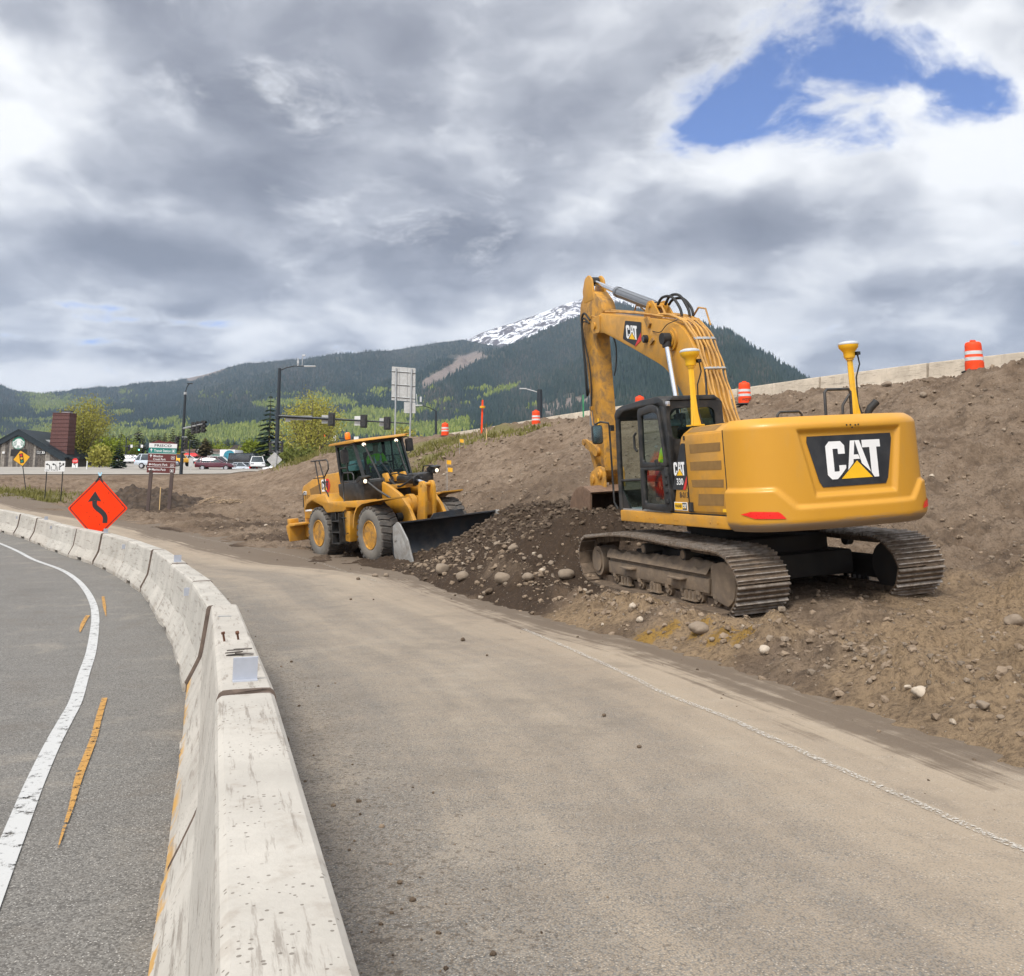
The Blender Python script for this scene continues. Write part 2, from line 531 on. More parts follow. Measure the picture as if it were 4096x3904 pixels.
def concrete_mat(name, base, stain=(.25, .21, .17), paint=False):
    m, t, out = new_mat(name)
    g = t.node('TexCoord')
    tc = g.outputs['Object']
    oi = t.node('ObjectInfo')
    off = t.node('VectorMath', operation='ADD')
    t.set(off, 0, tc)
    cmb = t.node('CombineXYZ'); t.set(cmb, 0, t.math('MULTIPLY', oi.outputs['Random'], 60)); t.set(cmb, 1, t.math('MULTIPLY', oi.outputs['Random'], 23))
    t.set(off, 1, cmb)
    v = off.outputs[0]
    big = t.noise(v, 1.3, 5, .6)
    fine = t.noise(v, 45, 4, .65)
    c = t.mix(t.step(big, .3, .72), tuple(x * .80 for x in base), tuple(min(1, x * 1.10) for x in base))
    c = t.mix(t.math('MULTIPLY', t.step(fine, .35, .7), .16), c, tuple(x * .7 for x in base))
    # vertical water streaks
    mp = t.node('Mapping'); t.set(mp, 'Vector', v); mp.inputs['Scale'].default_value = (5, 5, .35)
    st = t.noise(mp.outputs[0], 1.6, 5, .62)
    c = t.mix(t.math('MULTIPLY', t.step(st, .54, .72), .45), c, stain)
    # scuffs along the length
    mp2 = t.node('Mapping'); t.set(mp2, 'Vector', v); mp2.inputs['Scale'].default_value = (.8, 9, 9)
    sc = t.noise(mp2.outputs[0], 2.2, 6, .7)
    c = t.mix(t.math('MULTIPLY', t.step(sc, .54, .64), .6), c, tuple(x * .55 for x in stain))
    # small bug holes
    vo = t.node('TexVoronoi'); t.set(vo, 'Vector', v); vo.inputs['Scale'].default_value = 38
    pit = t.math('MULTIPLY', t.math('LESS_THAN', vo.outputs['Distance'], t.math('MULTIPLY', t.noise(v, 9, 2), .34)), t.step(t.noise(v, 3.2, 3), .42, .52))
    c = t.mix(t.math('MULTIPLY', pit, .75), c, tuple(x * .35 for x in stain))
    # segment to segment tone
    c = t.mix(t.math('MULTIPLY', oi.outputs['Random'], .22), c, (.36, .30, .24))
    if paint:      # worn yellow kerb paint on the road-side foot
        ps = t.node('SeparateXYZ', ins={0: tc})
        pf = t.math('MULTIPLY', t.step(ps.outputs[2], .17, .10), t.step(ps.outputs[1], .20, .24))
        pn = t.noise(tc, 1.5, 6, .7)
        pf = t.math('MULTIPLY', pf, t.step(pn, .47, .52))
        c = t.mix(t.math('MULTIPLY', pf, .9), c, (.50, .27, .05))
    # grime close to the foot
    gs = t.node('SeparateXYZ', ins={0: tc})
    gf = t.math('MULTIPLY', t.step(gs.outputs[2], .20, .0), t.step(t.noise(v, 5, 6, .7), .35, .7))
    c = t.mix(t.math('MULTIPLY', gf, .6), c, (.22, .17, .125))
    h = t.math('SUBTRACT', t.math('ADD', t.math('MULTIPLY', fine, .5), t.math('MULTIPLY', big, .6)), t.math('MULTIPLY', pit, 1.2))
    finish(t, out, c, .82, 0, h, .35, .012, .3)
    return m, t, c


M['concrete'] = concrete_mat('cast_concrete', (.44, .415, .37))[0]
M['concrete_painted'] = concrete_mat('cast_concrete_with_yellow_foot', (.45, .425, .38), paint=True)[0]
M['concrete_far'] = concrete_mat('aged_concrete', (.50, .43, .34))[0]
M['yellow_worn'] = pbr('worn_yellow_road_paint', (.62, .30, .04), .7, var=.25, vscale=9)
# ---------------------------------------------------------------- sky, sun, air
SUN_EL, SUN_AZ = R(52), R(205)      # azimuth clockwise from +Y: behind the camera, a little to the left
world = bpy.data.worlds.new('World')
scene.world = world
world.use_nodes = True
wt = NT(world.node_tree)
wt.n.clear()
wout = wt.node('OutputWorld')
sky = wt.node('TexSky', sky_type='NISHITA')
sky.sun_disc = False
sky.sun_elevation = SUN_EL
sky.sun_rotation = SUN_AZ
sky.altitude = 2800
sky.air_density = 1.0
sky.dust_density = .4
sky.ozone_density = 2.0
gen = wt.node('TexCoord').outputs['Generated']
sx = wt.node('SeparateXYZ', ins={0: gen})
dx, dy, dz = sx.outputs
az = wt.math('ARCTAN2', dx, dy)
el = wt.math('ARCSINE', dz)
den = wt.math('ADD', wt.math('MAXIMUM', dz, 0.0), .32)
qv = wt.node('CombineXYZ', ins={0: wt.math('DIVIDE', dx, den), 1: wt.math('DIVIDE', dy, den), 2: 3.7}).outputs[0]


def sky_blobs(lst):
    """soft ellipses on the sky dome: (px, py, half width, half height, amount)"""
    acc = None
    for px, py, rx, ry, amp in lst:
        p = W(px, py, 100) - Vector((0, 0, CAM_Z))
        a0, e0 = math.atan2(p.x, p.y), math.asin(p.normalized().z)
        u = wt.math('DIVIDE', wt.math('SUBTRACT', az, a0), rx / F_PX)
        v = wt.math('DIVIDE', wt.math('SUBTRACT', el, e0), ry / F_PX)
        r2 = wt.math('ADD', wt.math('MULTIPLY', u, u), wt.math('MULTIPLY', v, v))
        g = wt.math('MULTIPLY', wt.math('POWER', 2.718, wt.math('MULTIPLY', r2, -1.0)), amp)
        acc = g if acc is None else wt.math('ADD', acc, g)
    return acc


DMEAN = .665
thick_b = sky_blobs([(215, 85, 120, 55, 0.19), (480, 60, 160, 60, 0.27), (590, 110, 110, 45, 0.21), (262, 178, 95, 24, 0.29), (70, 190, 70, 26, 0.21),
                     (150, 250, 120, 22, 0.21), (790, 222, 85, 22, 0.32), (640, 248, 130, 24, 0.22), (950, 288, 110, 20, 0.32), (420, 240, 90, 26, 0.13),
                     (345, 15, 120, 26, 0.13), (70, 345, 130, 10, 0.19), (20, 20, 60, 14, 0.16), (330, 300, 90, 12, 0.16), (530, 170, 120, 30, 0.08),
                     (40, 55, 60, 22, -0.21), (20, 128, 46, 26, -0.22), (120, 214, 80, 20, -0.19), (430, 148, 60, 18, -0.14), (735, 172, 75, 16, -0.31),
                     (985, 190, 60, 110, -0.26), (660, 108, 55, 36, -0.15), (60, 290, 130, 16, -0.16), (860, 332, 150, 22, -0.21), (510, 300, 90, 20, -0.19),
                     (60, 376, 150, 12, -0.31), (230, 330, 120, 14, -0.12), (470, 262, 60, 14, -0.14), (300, 130, 60, 14, -0.07), (560, 215, 60, 14, -0.11), (960, 40, 60, 40, -0.19)])
cover_b = sky_blobs([(842, 50, 95, 80, -.95), (715, 112, 85, 38, -.72), (975, 108, 45, 26, -.55), (905, 62, 60, 36, -.40), (700, 140, 60, 16, -.3), (180, 322, 110, 6, -.50), (60, 338, 90, 6, -.40), (90, 306, 60, 4, -.4), (950, 88, 60, 34, -.40), (665, 160, 50, 18, -.26), (780, 128, 60, 30, -.30), (925, 8, 44, 15, .36), (905, 104, 26, 16, .28),
                     (995, 40, 40, 40, .3), (110, 344, 90, 6, -.2), (760, 30, 40, 30, -.12), (870, 140, 60, 12, -.15)])
# billows: warped fractal noise on the cloud deck, sampled twice (the second a step towards the light) for relief
def vadd(a, b, s=None):
    if s is not None:
        sc = wt.node('VectorMath', operation='SCALE', ins={0: b}); sc.inputs['Scale'].default_value = s; b = sc.outputs[0]
    return wt.node('VectorMath', operation='ADD', ins={0: a, 1: b}).outputs[0]
warp = wt.node('VectorMath', operation='SUBTRACT', ins={0: wt.noise(qv, 1.8, 3, .5, 0, 'Color'), 1: (.5, .5, .5)}).outputs[0]
warp2 = wt.node('VectorMath', operation='SUBTRACT', ins={0: wt.noise(qv, 9, 5, .55, 0, 'Color'), 1: (.5, .5, .5)}).outputs[0]
q2 = vadd(vadd(qv, warp, .22), warp2, .085)


def puffs(v, scale, det, rough=.5):
    nd = wt.node('TexVoronoi', feature='F1', normalize=True)
    wt.set(nd, 'Vector', v)
    nd.inputs['Scale'].default_value = scale; nd.inputs['Detail'].default_value = det
    nd.inputs['Roughness'].default_value = rough; nd.inputs['Lacunarity'].default_value = 2.1
    return wt.math('SUBTRACT', 1.0, nd.outputs['Distance'])


def density(v, det):
    a = wt.noise(v, 2.3, det, .55)
    p = puffs(v, 4.2, 2.0 if det > 7 else 1.0)
    return wt.math('ADD', wt.math('MULTIPLY', a, .62), wt.math('MULTIPLY', p, .48))


n_a = density(q2, 8)
n_b = density(vadd(q2, (-.012, -.075, .03)), 4)
n_c = wt.noise(q2, 13, 5, .62)
relief = wt.math('SUBTRACT', n_a, n_b)
thick = wt.math('ADD', wt.math('ADD', wt.math('MULTIPLY', wt.math('SUBTRACT', n_a, DMEAN), 3.5), .40), thick_b)
thick = wt.math('ADD', thick, wt.math('MULTIPLY', wt.math('SUBTRACT', n_c, .5), .36))
shade = wt.math('SUBTRACT', thick, wt.math('MULTIPLY', relief, 2.6))
ccol = wt.ramp(shade, [(0.0, (.86, .86, .86)), (.16, (.72, .725, .735)), (.33, (.53, .54, .57)), (.50, (.375, .385, .42)), (.70, (.265, .272, .308)), (1.0, (.175, .18, .21))])
hole = wt.noise(vadd(q2, (.7, .35, .2)), 4.2, 6, .58)
wisp = wt.noise(vadd(vadd(qv, warp, .5), (.3, .1, 0)), 9, 6, .64)
cover = wt.math('ADD', wt.math('ADD', wt.math('MULTIPLY', wt.math('SUBTRACT', hole, .5), 2.2), 1.22), cover_b)
cover = wt.math('ADD', cover, wt.math('MULTIPLY', wt.math('SUBTRACT', wisp, .5), 1.0))
alpha = wt.step(cover, .28, .80)
alpha = wt.math('MAXIMUM', alpha, wt.step(dz, .03, -.02))
# thin cloud is bright: edges of the gaps are white
edge = wt.step(cover, 1.1, .5)
ccol = wt.mix(wt.math('MULTIPLY', edge, .8), ccol, (.80, .81, .825))
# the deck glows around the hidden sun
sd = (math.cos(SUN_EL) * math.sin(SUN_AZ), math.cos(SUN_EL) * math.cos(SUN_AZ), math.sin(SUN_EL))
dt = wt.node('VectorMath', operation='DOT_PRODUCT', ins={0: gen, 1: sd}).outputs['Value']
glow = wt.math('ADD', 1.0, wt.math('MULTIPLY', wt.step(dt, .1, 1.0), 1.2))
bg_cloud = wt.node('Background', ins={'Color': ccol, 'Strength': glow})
skyc = wt.mix(1.0, sky.outputs[0], (.80, .92, 1.25), 'MULTIPLY')
bg_sky = wt.node('Background', ins={'Color': skyc, 'Strength': .115})
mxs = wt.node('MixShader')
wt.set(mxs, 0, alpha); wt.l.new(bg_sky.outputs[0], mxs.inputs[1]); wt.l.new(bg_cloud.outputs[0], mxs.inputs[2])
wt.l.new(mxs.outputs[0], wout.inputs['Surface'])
world.cycles.sampling_method = 'MANUAL'
world.cycles.sample_map_resolution = 512

sun_d = bpy.data.lights.new('sun', 'SUN')
sun_d.energy = 3.0
sun_d.angle = R(18)
sun_d.color = (1, .955, .88)
sun = bpy.data.objects.new('sun', sun_d)
col.objects.link(sun)
sun.location = (0, -40, 60)
sun.rotation_euler = Vector((-sd[0], -sd[1], -sd[2])).to_track_quat('-Z', 'Y').to_euler()

scene.view_settings.view_transform = 'Standard'
scene.view_settings.look = 'None'
scene.view_settings.exposure = 0.42
scene.view_settings.gamma = 1
scene.cycles.max_bounces = 6
scene.cycles.diffuse_bounces = 3
scene.cycles.transparent_max_bounces = 12
scene.cycles.volume_bounces = 0
scene.cycles.use_denoising = True
# ---------------------------------------------------------------- terrain
z_road = RBF([(-1.3, 3.5, 0), (3, 3, 0), (0, -6, .05), (8, -6, .1), (-10, -6, .1), (-3.1, 9, -.33), (2.2, 10, -.24), (-5.6, 15, -.42), (.8, 13.6, -.34),
              (-9, 22, -.5), (-11, 25.5, -.52), (-1, 18, -.44), (-3, 24, -.5), (-5.8, 26, -.53), (-15.3, 31.4, -.52), (-19, 36.5, -.4), (-10, 33, -.52), (-15.2, 41, -.42), (-27, 52, .05),
              (-36, 66, .85), (-30, 42, -.05), (-12, 12, -.38), (-25, 25, -.3), (-9, 3, -.1), (-45, 60, .9), (-60, 80, 1.8)], soft=.3)
EDGE = [(7.5, -16), (4.8, 1), (3.9, 4), (3.32, 5.9), (3.12, 6.9), (2.9, 7.8), (2.66, 8.7), (2.3, 10), (1.75, 11.7), (.85, 13.6), (.05, 15.6), (-1.0, 18.2), (-2.3, 22), (-3.6, 24.2), (-5.8, 26.2),
        (-9.5, 32), (-15.2, 41), (-21, 47.5), (-27, 53.5), (-36, 64), (-60, 84), (-90, 110)]
_E = np.array(EDGE, float)


def edge_dist(x, y):
    """signed distance from the edge of the carriageway, positive on the earthworks side"""
    x, y = np.asarray(x, float), np.asarray(y, float)
    best = np.full(x.shape, 1e9)
    sg = np.ones(x.shape)
    for (ax, ay), (bx, by) in zip(EDGE[:-1], EDGE[1:]):
        ux, uy = bx - ax, by - ay
        t = np.clip(((x - ax) * ux + (y - ay) * uy) / (ux * ux + uy * uy), 0, 1)
        ex, ey = x - ax - t * ux, y - ay - t * uy
        d = np.hypot(ex, ey)
        cr = ux * ey - uy * ex
        better = d < best
        best = np.where(better, d, best)
        sg = np.where(better, np.where(cr < 0, 1.0, -1.0), sg)
    return best * sg


EXC_O = Vector((3.70, 15.52, -1.70 + CAM_Z))
EXC_M = Matrix.Translation(EXC_O) @ (Matrix.Rotation(R(108.9), 4, 'Z') @ Matrix.Rotation(R(.1), 4, 'Y') @ Matrix.Rotation(R(-3.2), 4, 'X'))
LDR_O = Vector((-3.703, 28.47, -2.239 + CAM_Z))
LDR_M = Matrix.Translation(LDR_O) @ (Matrix.Rotation(-.946, 4, 'Z') @ Matrix.Rotation(-.029, 4, 'Y') @ Matrix.Rotation(.085, 4, 'X'))


def _ground_pts():
    P = []
    for x, y in EDGE[1:-1]:
        P.append((x + .12, y + .05, float(z_road(x, y)) + .03))
    P += [(4.6, 8, .02), (5.5, 10.5, .05), (7.0, 12.5, .12), (4.2, 6, .05), (6.5, 6, .1), (8.5, 9, .5), (10, 3, .6), (9, -6, .7), (8.3, 14, .55)]
    for lx, ly, s in ((2.4, 1.3, .03), (-2.4, 1.3, .0), (2.4, -1.3, .03), (-2.3, -1.3, -.02), (0, 1.3, .02), (0, -1.3, .02), (-2.2, 0, .16), (0, 0, .05), (2.4, 0, .1),
                      (-3.3, 1.2, .0), (-3.6, 0, .05), (-3.2, -1.4, -.22), (-2.6, -2.3, -.05)):
        q = EXC_M @ Vector((lx, ly, s)); P.append(tuple(q))
    for lx, ly, s in ((1.7, -1.1, .02), (-1.7, -1.1, .02), (1.7, 1.1, .02), (-1.7, 1.1, .02), (0, 0, .0), (-3.5, 0, 0), (-3.6, 1.6, .1), (-3.4, -1.6, -.02)):
        q = LDR_M @ Vector((lx, ly, s)); P.append(tuple(q))
    # heap between the two machines
    P += [(1.8, 20.2, .98), (2.7, 22.2, 1.25), (.4, 22.3, .95), (-.2, 26.2, .40), (-.1, 24.6, .80), (-.3, 20.6, .12), (-1.0, 22.6, .18), (-.9, 24.5, .45), (-1.9, 23.6, -.3), (.75, 18.35, .45), (1.15, 19.0, .98), (1.75, 18.75, .85), (2.5, 18.9, .8), (.6, 20.3, .75), (1.7, 25, 1.1),
          (3.2, 20.4, 1.0), (4.5, 22, 1.0), (.9, 26.5, .75), (2.6, 20.6, 1.15), (1.2, 21.3, .95)]
    # embankment: crest, face, toe
    P += [(20, 19, 4.6), (17, 25, 4.9), (14.8, 29.6, 4.97), (12.4, 35.5, 5.02), (10.3, 41, 5.08), (8.6, 47, 5.2), (7.2, 52, 5.3), (4.4, 56, 5.3), (1.55, 60, 5.3), (-1.7, 65, 5.2), (-5, 70, 5.05), (-8, 74, 5.0), (-10.9, 77, 4.95), (-13.5, 79.5, 4.65), (-16.2, 82, 4.25), (-19.6, 86, 3.6), (-22.7, 90, 2.75),
          (8.5, 15.5, .40), (11, 19.5, 1.45), (14, 24, 3.4), (8.3, 27, 2.5), (3.75, 37.5, 2.55), (.85, 49, 2.8), (-4.8, 57, 2.7), (-10.5, 68, 2.7), (6.5, 18, .45), (7, 21.5, 1.25), (4.5, 26, 1.3), (2.1, 28.5, .9),
          (-1.6, 35.5, .1), (-5.2, 46, .0), (-10.5, 55, .0), (-16.5, 66, .3), (-22, 77, 1.0), (-8, 39, -.35), (-13, 48.5, -.25), (-18, 56.5, -.25), (11.5, 32.5, 3.8), (7, 42, 3.9), (4, 51, 4.2), (-3, 61.5, 4.0), (-9, 71, 3.9),
          (18, 32.3, 5.5), (14.5, 38.8, 5.55), (11.3, 45.3, 5.5), (7.9, 51.4, 5.45), (4.5, 57.3, 5.3), (-1.1, 67.3, 5.0), (-6, 76, 4.7), (-13, 86, 4.2), (21.4, 26, 5.4), (30, 30, 5.5), (30, 50, 5.6), (20, 70, 5.5), (5, 90, 5.0), (40, 10, 5.3), (24, 8, 4.6), (14, 10, 2.2), (16, 0, 2.5), (25, -6, 4)]
    # ditch, bank and the crossing road on the left
    P += [(-23.7, 60, -.3), (-22, 66, .1), (-29, 62, .05), (-33, 64.5, .3), (-30, 72, .5), (-38, 68, 1.0), (-50, 70, 1.35), (-46, 84, 2.0), (-36, 83, 1.85), (-30, 86, 2.1), (-24, 88, 2.2), (-62, 84, 2.0),
          (-60, 100, 2.55), (-40, 100, 2.55), (-22, 104, 2.65), (-60, 118, 3.1), (-40, 118, 3.1), (-20, 118, 2.95), (0, 118, 3.2), (20, 118, 4.2), (-70, 160, 4.2), (-20, 160, 4.0), (30, 160, 4.6), (-130, 130, 4),
          (-100, 300, 7.5), (0, 300, 8), (150, 300, 9), (-200, 300, 8), (-200, 120, 4), (-150, 40, 2), (-90, 60, 1.5), (150, 120, 6), (90, 60, 5), (60, 0, 5)]
    return P


ground_rbf = RBF(_ground_pts(), soft=.02)


def z_ground(x, y, detail=True):
    x, y = np.asarray(x, float), np.asarray(y, float)
    d = edge_dist(x, y)
    g = ground_rbf(x, y)
    far = sstep(280, 420, np.hypot(x, y))
    g = g * (1 - far) + (8 + .006 * (y - 300)) * far
    # machines stand on levelled ground: keep noise low right under them
    if detail:
        amp = sstep(.0, 1.6, d) * (1 - sstep(76, 89, y) * (1 - .55 * sstep(-24, -14, x)) )
        lx = np.clip(np.abs((x - EXC_O.x) * -.324 + (y - EXC_O.y) * .946) - 2.6, 0, 9)
        ly = np.clip(np.abs((x - EXC_O.x) * -.946 + (y - EXC_O.y) * -.324) - 1.7, 0, 9)
        near = sstep(0, .9, np.hypot(lx, ly))
        amp = amp * (.25 + .75 * near)
        n = .38 * fbm(x * .28, y * .28, 3, 3) * sstep(3, 8, d) + .24 * fbm(x * 1.1, y * 1.1, 4, 21) + .12 * np.abs(fbm(x * 3.4, y * 3.4, 4, 40)) * 1.6 + .035 * fbm(x * 11, y * 11, 3, 44)
        # furrows where spoil has slid and been tracked down the bank
        s_ = x * .907 + y * .42
        c_ = -x * .42 + y * .907
        n = n + (.16 * fbm(s_ * .22, c_ * .75, 3, 60) + .10 * fbm(s_ * .5, c_ * 2.2, 3, 66)) * sstep(5, 9, d)
        # prints of the crawler tracks where it came in
        uu = (x - 4.6) * -.324 + (y - 9.5) * .946
        for off_ in (-1.25, .35, 1.7):
            vv = (x - 4.6) * -.946 + (y - 9.5) * -.324 - off_ + .25 * np.sin(uu * .35)
            mk = sstep(.42, .34, np.abs(vv)) * sstep(5.5, 4.5, np.abs(uu + .5)) * sstep(1.0, 1.5, d)
            g = g + mk * (-.06 + .075 * np.abs(np.sin(uu * math.pi / .24)) ** 1.5 * (.5 + .9 * np.abs(fbm(x * 2, y * 2, 2, 12))))
            amp = amp * (1 - .8 * mk)
        g = g + n * amp
        # rubble windrow along the road edge beside the machine
        w = np.exp(-((d - .75) / .45) ** 2) * sstep(4.5, 8.5, y) * (1 - sstep(19, 24, y))
        g = g + w * (.10 + .16 * np.abs(fbm(x * 2.6, y * 2.6, 4, 77)) * 2)
        # mud rim
        g = g + .03 * fbm(x * 6, y * 6, 3, 90) * np.exp(-(d / .5) ** 2)
    k = sstep(-.55, .32, d + .22 * fbm(x * 1.6, y * 1.6, 3, 8) + .20 * fbm(x * 6.5, y * 6.5, 3, 18))
    return (z_road(x, y) - .13) * (1 - k) + g * k


def zg(x, y):
    return float(z_ground(np.array([x]), np.array([y]))[0])


def zr(x, y):
    return float(z_road(x, y))


def near_pts(lst, x, y, rad):
    f = np.zeros_like(x)
    for a, b, r in lst:
        f = np.maximum(f, np.exp(-(((x - a) ** 2 + (y - b) ** 2) / (r * rad) ** 2)))
    return f


def earth_mat():
    m, t, out = new_mat('earth')
    g = t.node('TexCoord').outputs['Object']
    za_ = t.node('Attribute', attribute_name='zone')
    z = t.node('SeparateColor'); t.set(z, 0, za_.outputs['Color'])
    dark, grass, lot = z.outputs
    stain = t.node('Attribute', attribute_name='stain').outputs['Fac']
    big = t.noise(g, .35, 5, .6)
    mid = t.noise(g, 2.1, 6, .65)
    fine = t.noise(g, 16, 6, .7)
    vf = t.noise(g, 70, 3, .6)
    c = t.mix(t.step(big, .32, .68), (.165, .114, .076), (.25, .185, .13))
    c = t.mix(t.math('MULTIPLY', t.step(mid, .42, .72), .5), c, (.32, .245, .18))
    c = t.mix(t.math('MULTIPLY', t.step(mid, .52, .28), .7), c, (.085, .06, .042))
    # freshly dug soil
    dk = t.step(t.math('ADD', dark, t.math('MULTIPLY', t.math('SUBTRACT', mid, .5), .9)), .35, .72)
    dcol = t.mix(t.step(fine, .3, .7), (.034, .023, .016), (.085, .057, .038))
    c = t.mix(dk, c, dcol)
    tn_ = t.node('Attribute', attribute_name='tan').outputs['Fac']
    c = t.mix(t.math('MULTIPLY', t.step(t.math('ADD', tn_, t.math('MULTIPLY', t.math('SUBTRACT', mid, .5), .9)), .22, .7), .85), c, t.mix(fine, (.21, .14, .082), (.44, .32, .195)))
    # weeds
    gr = t.step(t.math('ADD', grass, t.math('MULTIPLY', t.math('SUBTRACT', fine, .5), 1.2)), .45, .8)
    c = t.mix(t.math('MULTIPLY', gr, .7), c, t.mix(vf, (.10, .12, .03), (.22, .20, .07)))
    c = t.mix(t.math('MULTIPLY', t.step(t.math('ADD', stain, t.math('MULTIPLY', t.math('SUBTRACT', fine, .5), 1.6)), .5, .8), .8), c, t.mix(vf, (.27, .155, .03), (.42, .245, .04)))
    # gravelled lots
    c = t.mix(t.step(lot, .3, .7), c, t.mix(mid, (.24, .225, .205), (.33, .305, .275)))
    dp = t.noise(g, .8, 7, .7, .5)
    c = t.mix(t.math('MULTIPLY', t.step(dp, .53, .66), .55), c, (.105, .072, .048))
    # pebbles in the surface
    vo = t.node('TexVoronoi'); t.set(vo, 'Vector', g); vo.inputs['Scale'].default_value = 13; vo.inputs['Randomness'].default_value = 1
    peb = t.math('MULTIPLY', t.step(vo.outputs['Distance'], .30, .22), t.step(t.noise(g, 7, 2), .56, .6))
    pc = t.mix(vo.outputs['Color'], (.22, .17, .125), (.40, .34, .28))
    c = t.mix(t.math('MULTIPLY', peb, t.math('SUBTRACT', .85, t.math('MULTIPLY', dk, .45))), c, pc)
    c = t.mix(t.math('MULTIPLY', t.step(fine, .52, .36), .55), c, tuple(x for x in (.085, .06, .042)))
    h = t.math('ADD', t.math('MULTIPLY', fine, 1.0), t.math('ADD', t.math('MULTIPLY', mid, 1.6), t.math('ADD', t.math('MULTIPLY', vf, .3), t.math('MULTIPLY', peb, .35))))
    finish(t, out, c, .95, 0, h, 1.0, .085, .15)
    return m


M['earth'] = earth_mat()


def asphalt_mat():
    m, t, out = new_mat('asphalt')
    g = t.node('TexCoord').outputs['Object']
    zone = t.node('Attribute', attribute_name='zone').outputs['Color']
    z = t.node('SeparateColor'); t.set(z, 0, zone)
    dust, mud, edge = z.outputs
    big = t.noise(g, .45, 5, .6)
    # drag marks along the lane
    lane = t.node('Attribute', attribute_name='lane').outputs['Fac']
    sy = t.node('SeparateXYZ', ins={0: g}).outputs[1]
    mp = t.node('CombineXYZ', ins={0: t.math('MULTIPLY', lane, 1.1), 1: t.math('MULTIPLY', sy, .06)})
    drag = t.noise(mp.outputs[0], 1.3, 6, .62)
    mp2 = t.node('CombineXYZ', ins={0: t.math('MULTIPLY', lane, 4), 1: t.math('MULTIPLY', sy, .16)})
    drag2 = t.noise(mp2.outputs[0], 1.5, 6, .66)
    mid = t.noise(g, 3.2, 6, .65)
    fine = t.noise(g, 85, 3, .65)
    vo = t.node('TexVoronoi'); t.set(vo, 'Vector', g); vo.inputs['Scale'].default_value = 105
    agg = vo.outputs['Distance']
    stone = t.node('SeparateColor'); t.set(stone, 0, vo.outputs['Color'])
    base = t.mix(t.step(stone.outputs[0], .1, .9), (.095, .089, .081), (.19, .18, .164))
    base = t.mix(t.math('MULTIPLY', t.step(stone.outputs[1], .86, .92), t.step(agg, .42, .3)), base, (.44, .42, .39))
    base = t.mix(t.math('MULTIPLY', t.step(mid, .4, .7), .16), base, (.20, .185, .165))
    base = t.mix(t.math('MULTIPLY', t.step(big, .55, .72), .2), base, (.07, .066, .06))
    dcol = t.mix(t.step(drag, .3, .7), (.245, .19, .135), (.335, .268, .193))
    dcol = t.mix(t.math('MULTIPLY', t.step(fine, .35, .75), .3), dcol, (.42, .36, .285))
    df = t.math('ADD', dust, t.math('MULTIPLY', t.math('SUBTRACT', drag, .5), .55))
    df = t.math('ADD', df, t.math('MULTIPLY', t.math('SUBTRACT', mid, .5), .35))
    df = t.math('ADD', df, t.math('MULTIPLY', t.math('SUBTRACT', agg, .38), -.8))
    df = t.math('MULTIPLY', t.step(df, .18, .95), .93)
    c = t.mix(df, base, dcol)
    mot = t.noise(g, 1.1, 8, .72, .3)
    c = t.mix(t.math('MULTIPLY', t.step(mot, .5, .68), .35), c, (.125, .105, .085))
    c = t.mix(t.math('MULTIPLY', t.step(mot, .48, .30), .22), c, (.40, .345, .27))
    spk = t.math('MULTIPLY', t.step(stone.outputs[2], .90, .95), t.step(agg, .40, .25))
    c = t.mix(t.math('MULTIPLY', spk, .55), c, (.50, .47, .42))
    # loose crumbs and mud trodden in
    mf = t.math('ADD', mud, t.math('MULTIPLY', t.math('SUBTRACT', drag2, .5), 1.5))
    mf = t.math('ADD', mf, t.math('MULTIPLY', t.math('SUBTRACT', mid, .5), .6))
    c = t.mix(t.math('MULTIPLY', t.step(mf, .48, .8), .8), c, t.mix(fine, (.065, .047, .034), (.135, .10, .07)))
    cr = t.noise(g, 26, 5, .7)
    c = t.mix(t.math('MULTIPLY', t.step(t.math('ADD', cr, t.math('MULTIPLY', edge, .14)), .66, .72), .7), c, (.085, .066, .05))
    h = t.math('ADD', t.math('MULTIPLY', agg, -.8), t.math('ADD', fine, t.math('MULTIPLY', mf, .8)))
    finish(t, out, c, .88, 0, h, .5, .006, .3)
    return m


M['asphalt'] = asphalt_mat()

# ---- ground sheet (fine in front of the camera, coarse to the sides and beyond)
_azn = np.linspace(-.66, .66, 640)
_azw = np.concatenate([np.linspace(-2.4, -.70, 26), _azn, np.linspace(.70, 2.4, 26)])
_Y = np.concatenate([[-30, -18, -10, -5, -2, 0, 1.2, 2.2], 3.0 * (140 / 3.0) ** np.linspace(0, 1, 560), np.geomspace(146, 1500, 26)])
_wide = np.maximum(_Y, 3.0) + np.where(_Y < 3, (3 - _Y) * .8, 0)
gx = _azw[None, :] * _wide[:, None]
gy = np.repeat(_Y[:, None], len(_azw), 1)
gz = z_ground(gx, gy)
nr, nc = gx.shape
idx = np.arange(nr * nc).reshape(nr, nc)
quads = np.stack([idx[:-1, :-1], idx[:-1, 1:], idx[1:, 1:], idx[1:, :-1]], -1).reshape(-1, 4)
X, Y = gx.ravel(), gy.ravel()
d_ = edge_dist(X, Y)
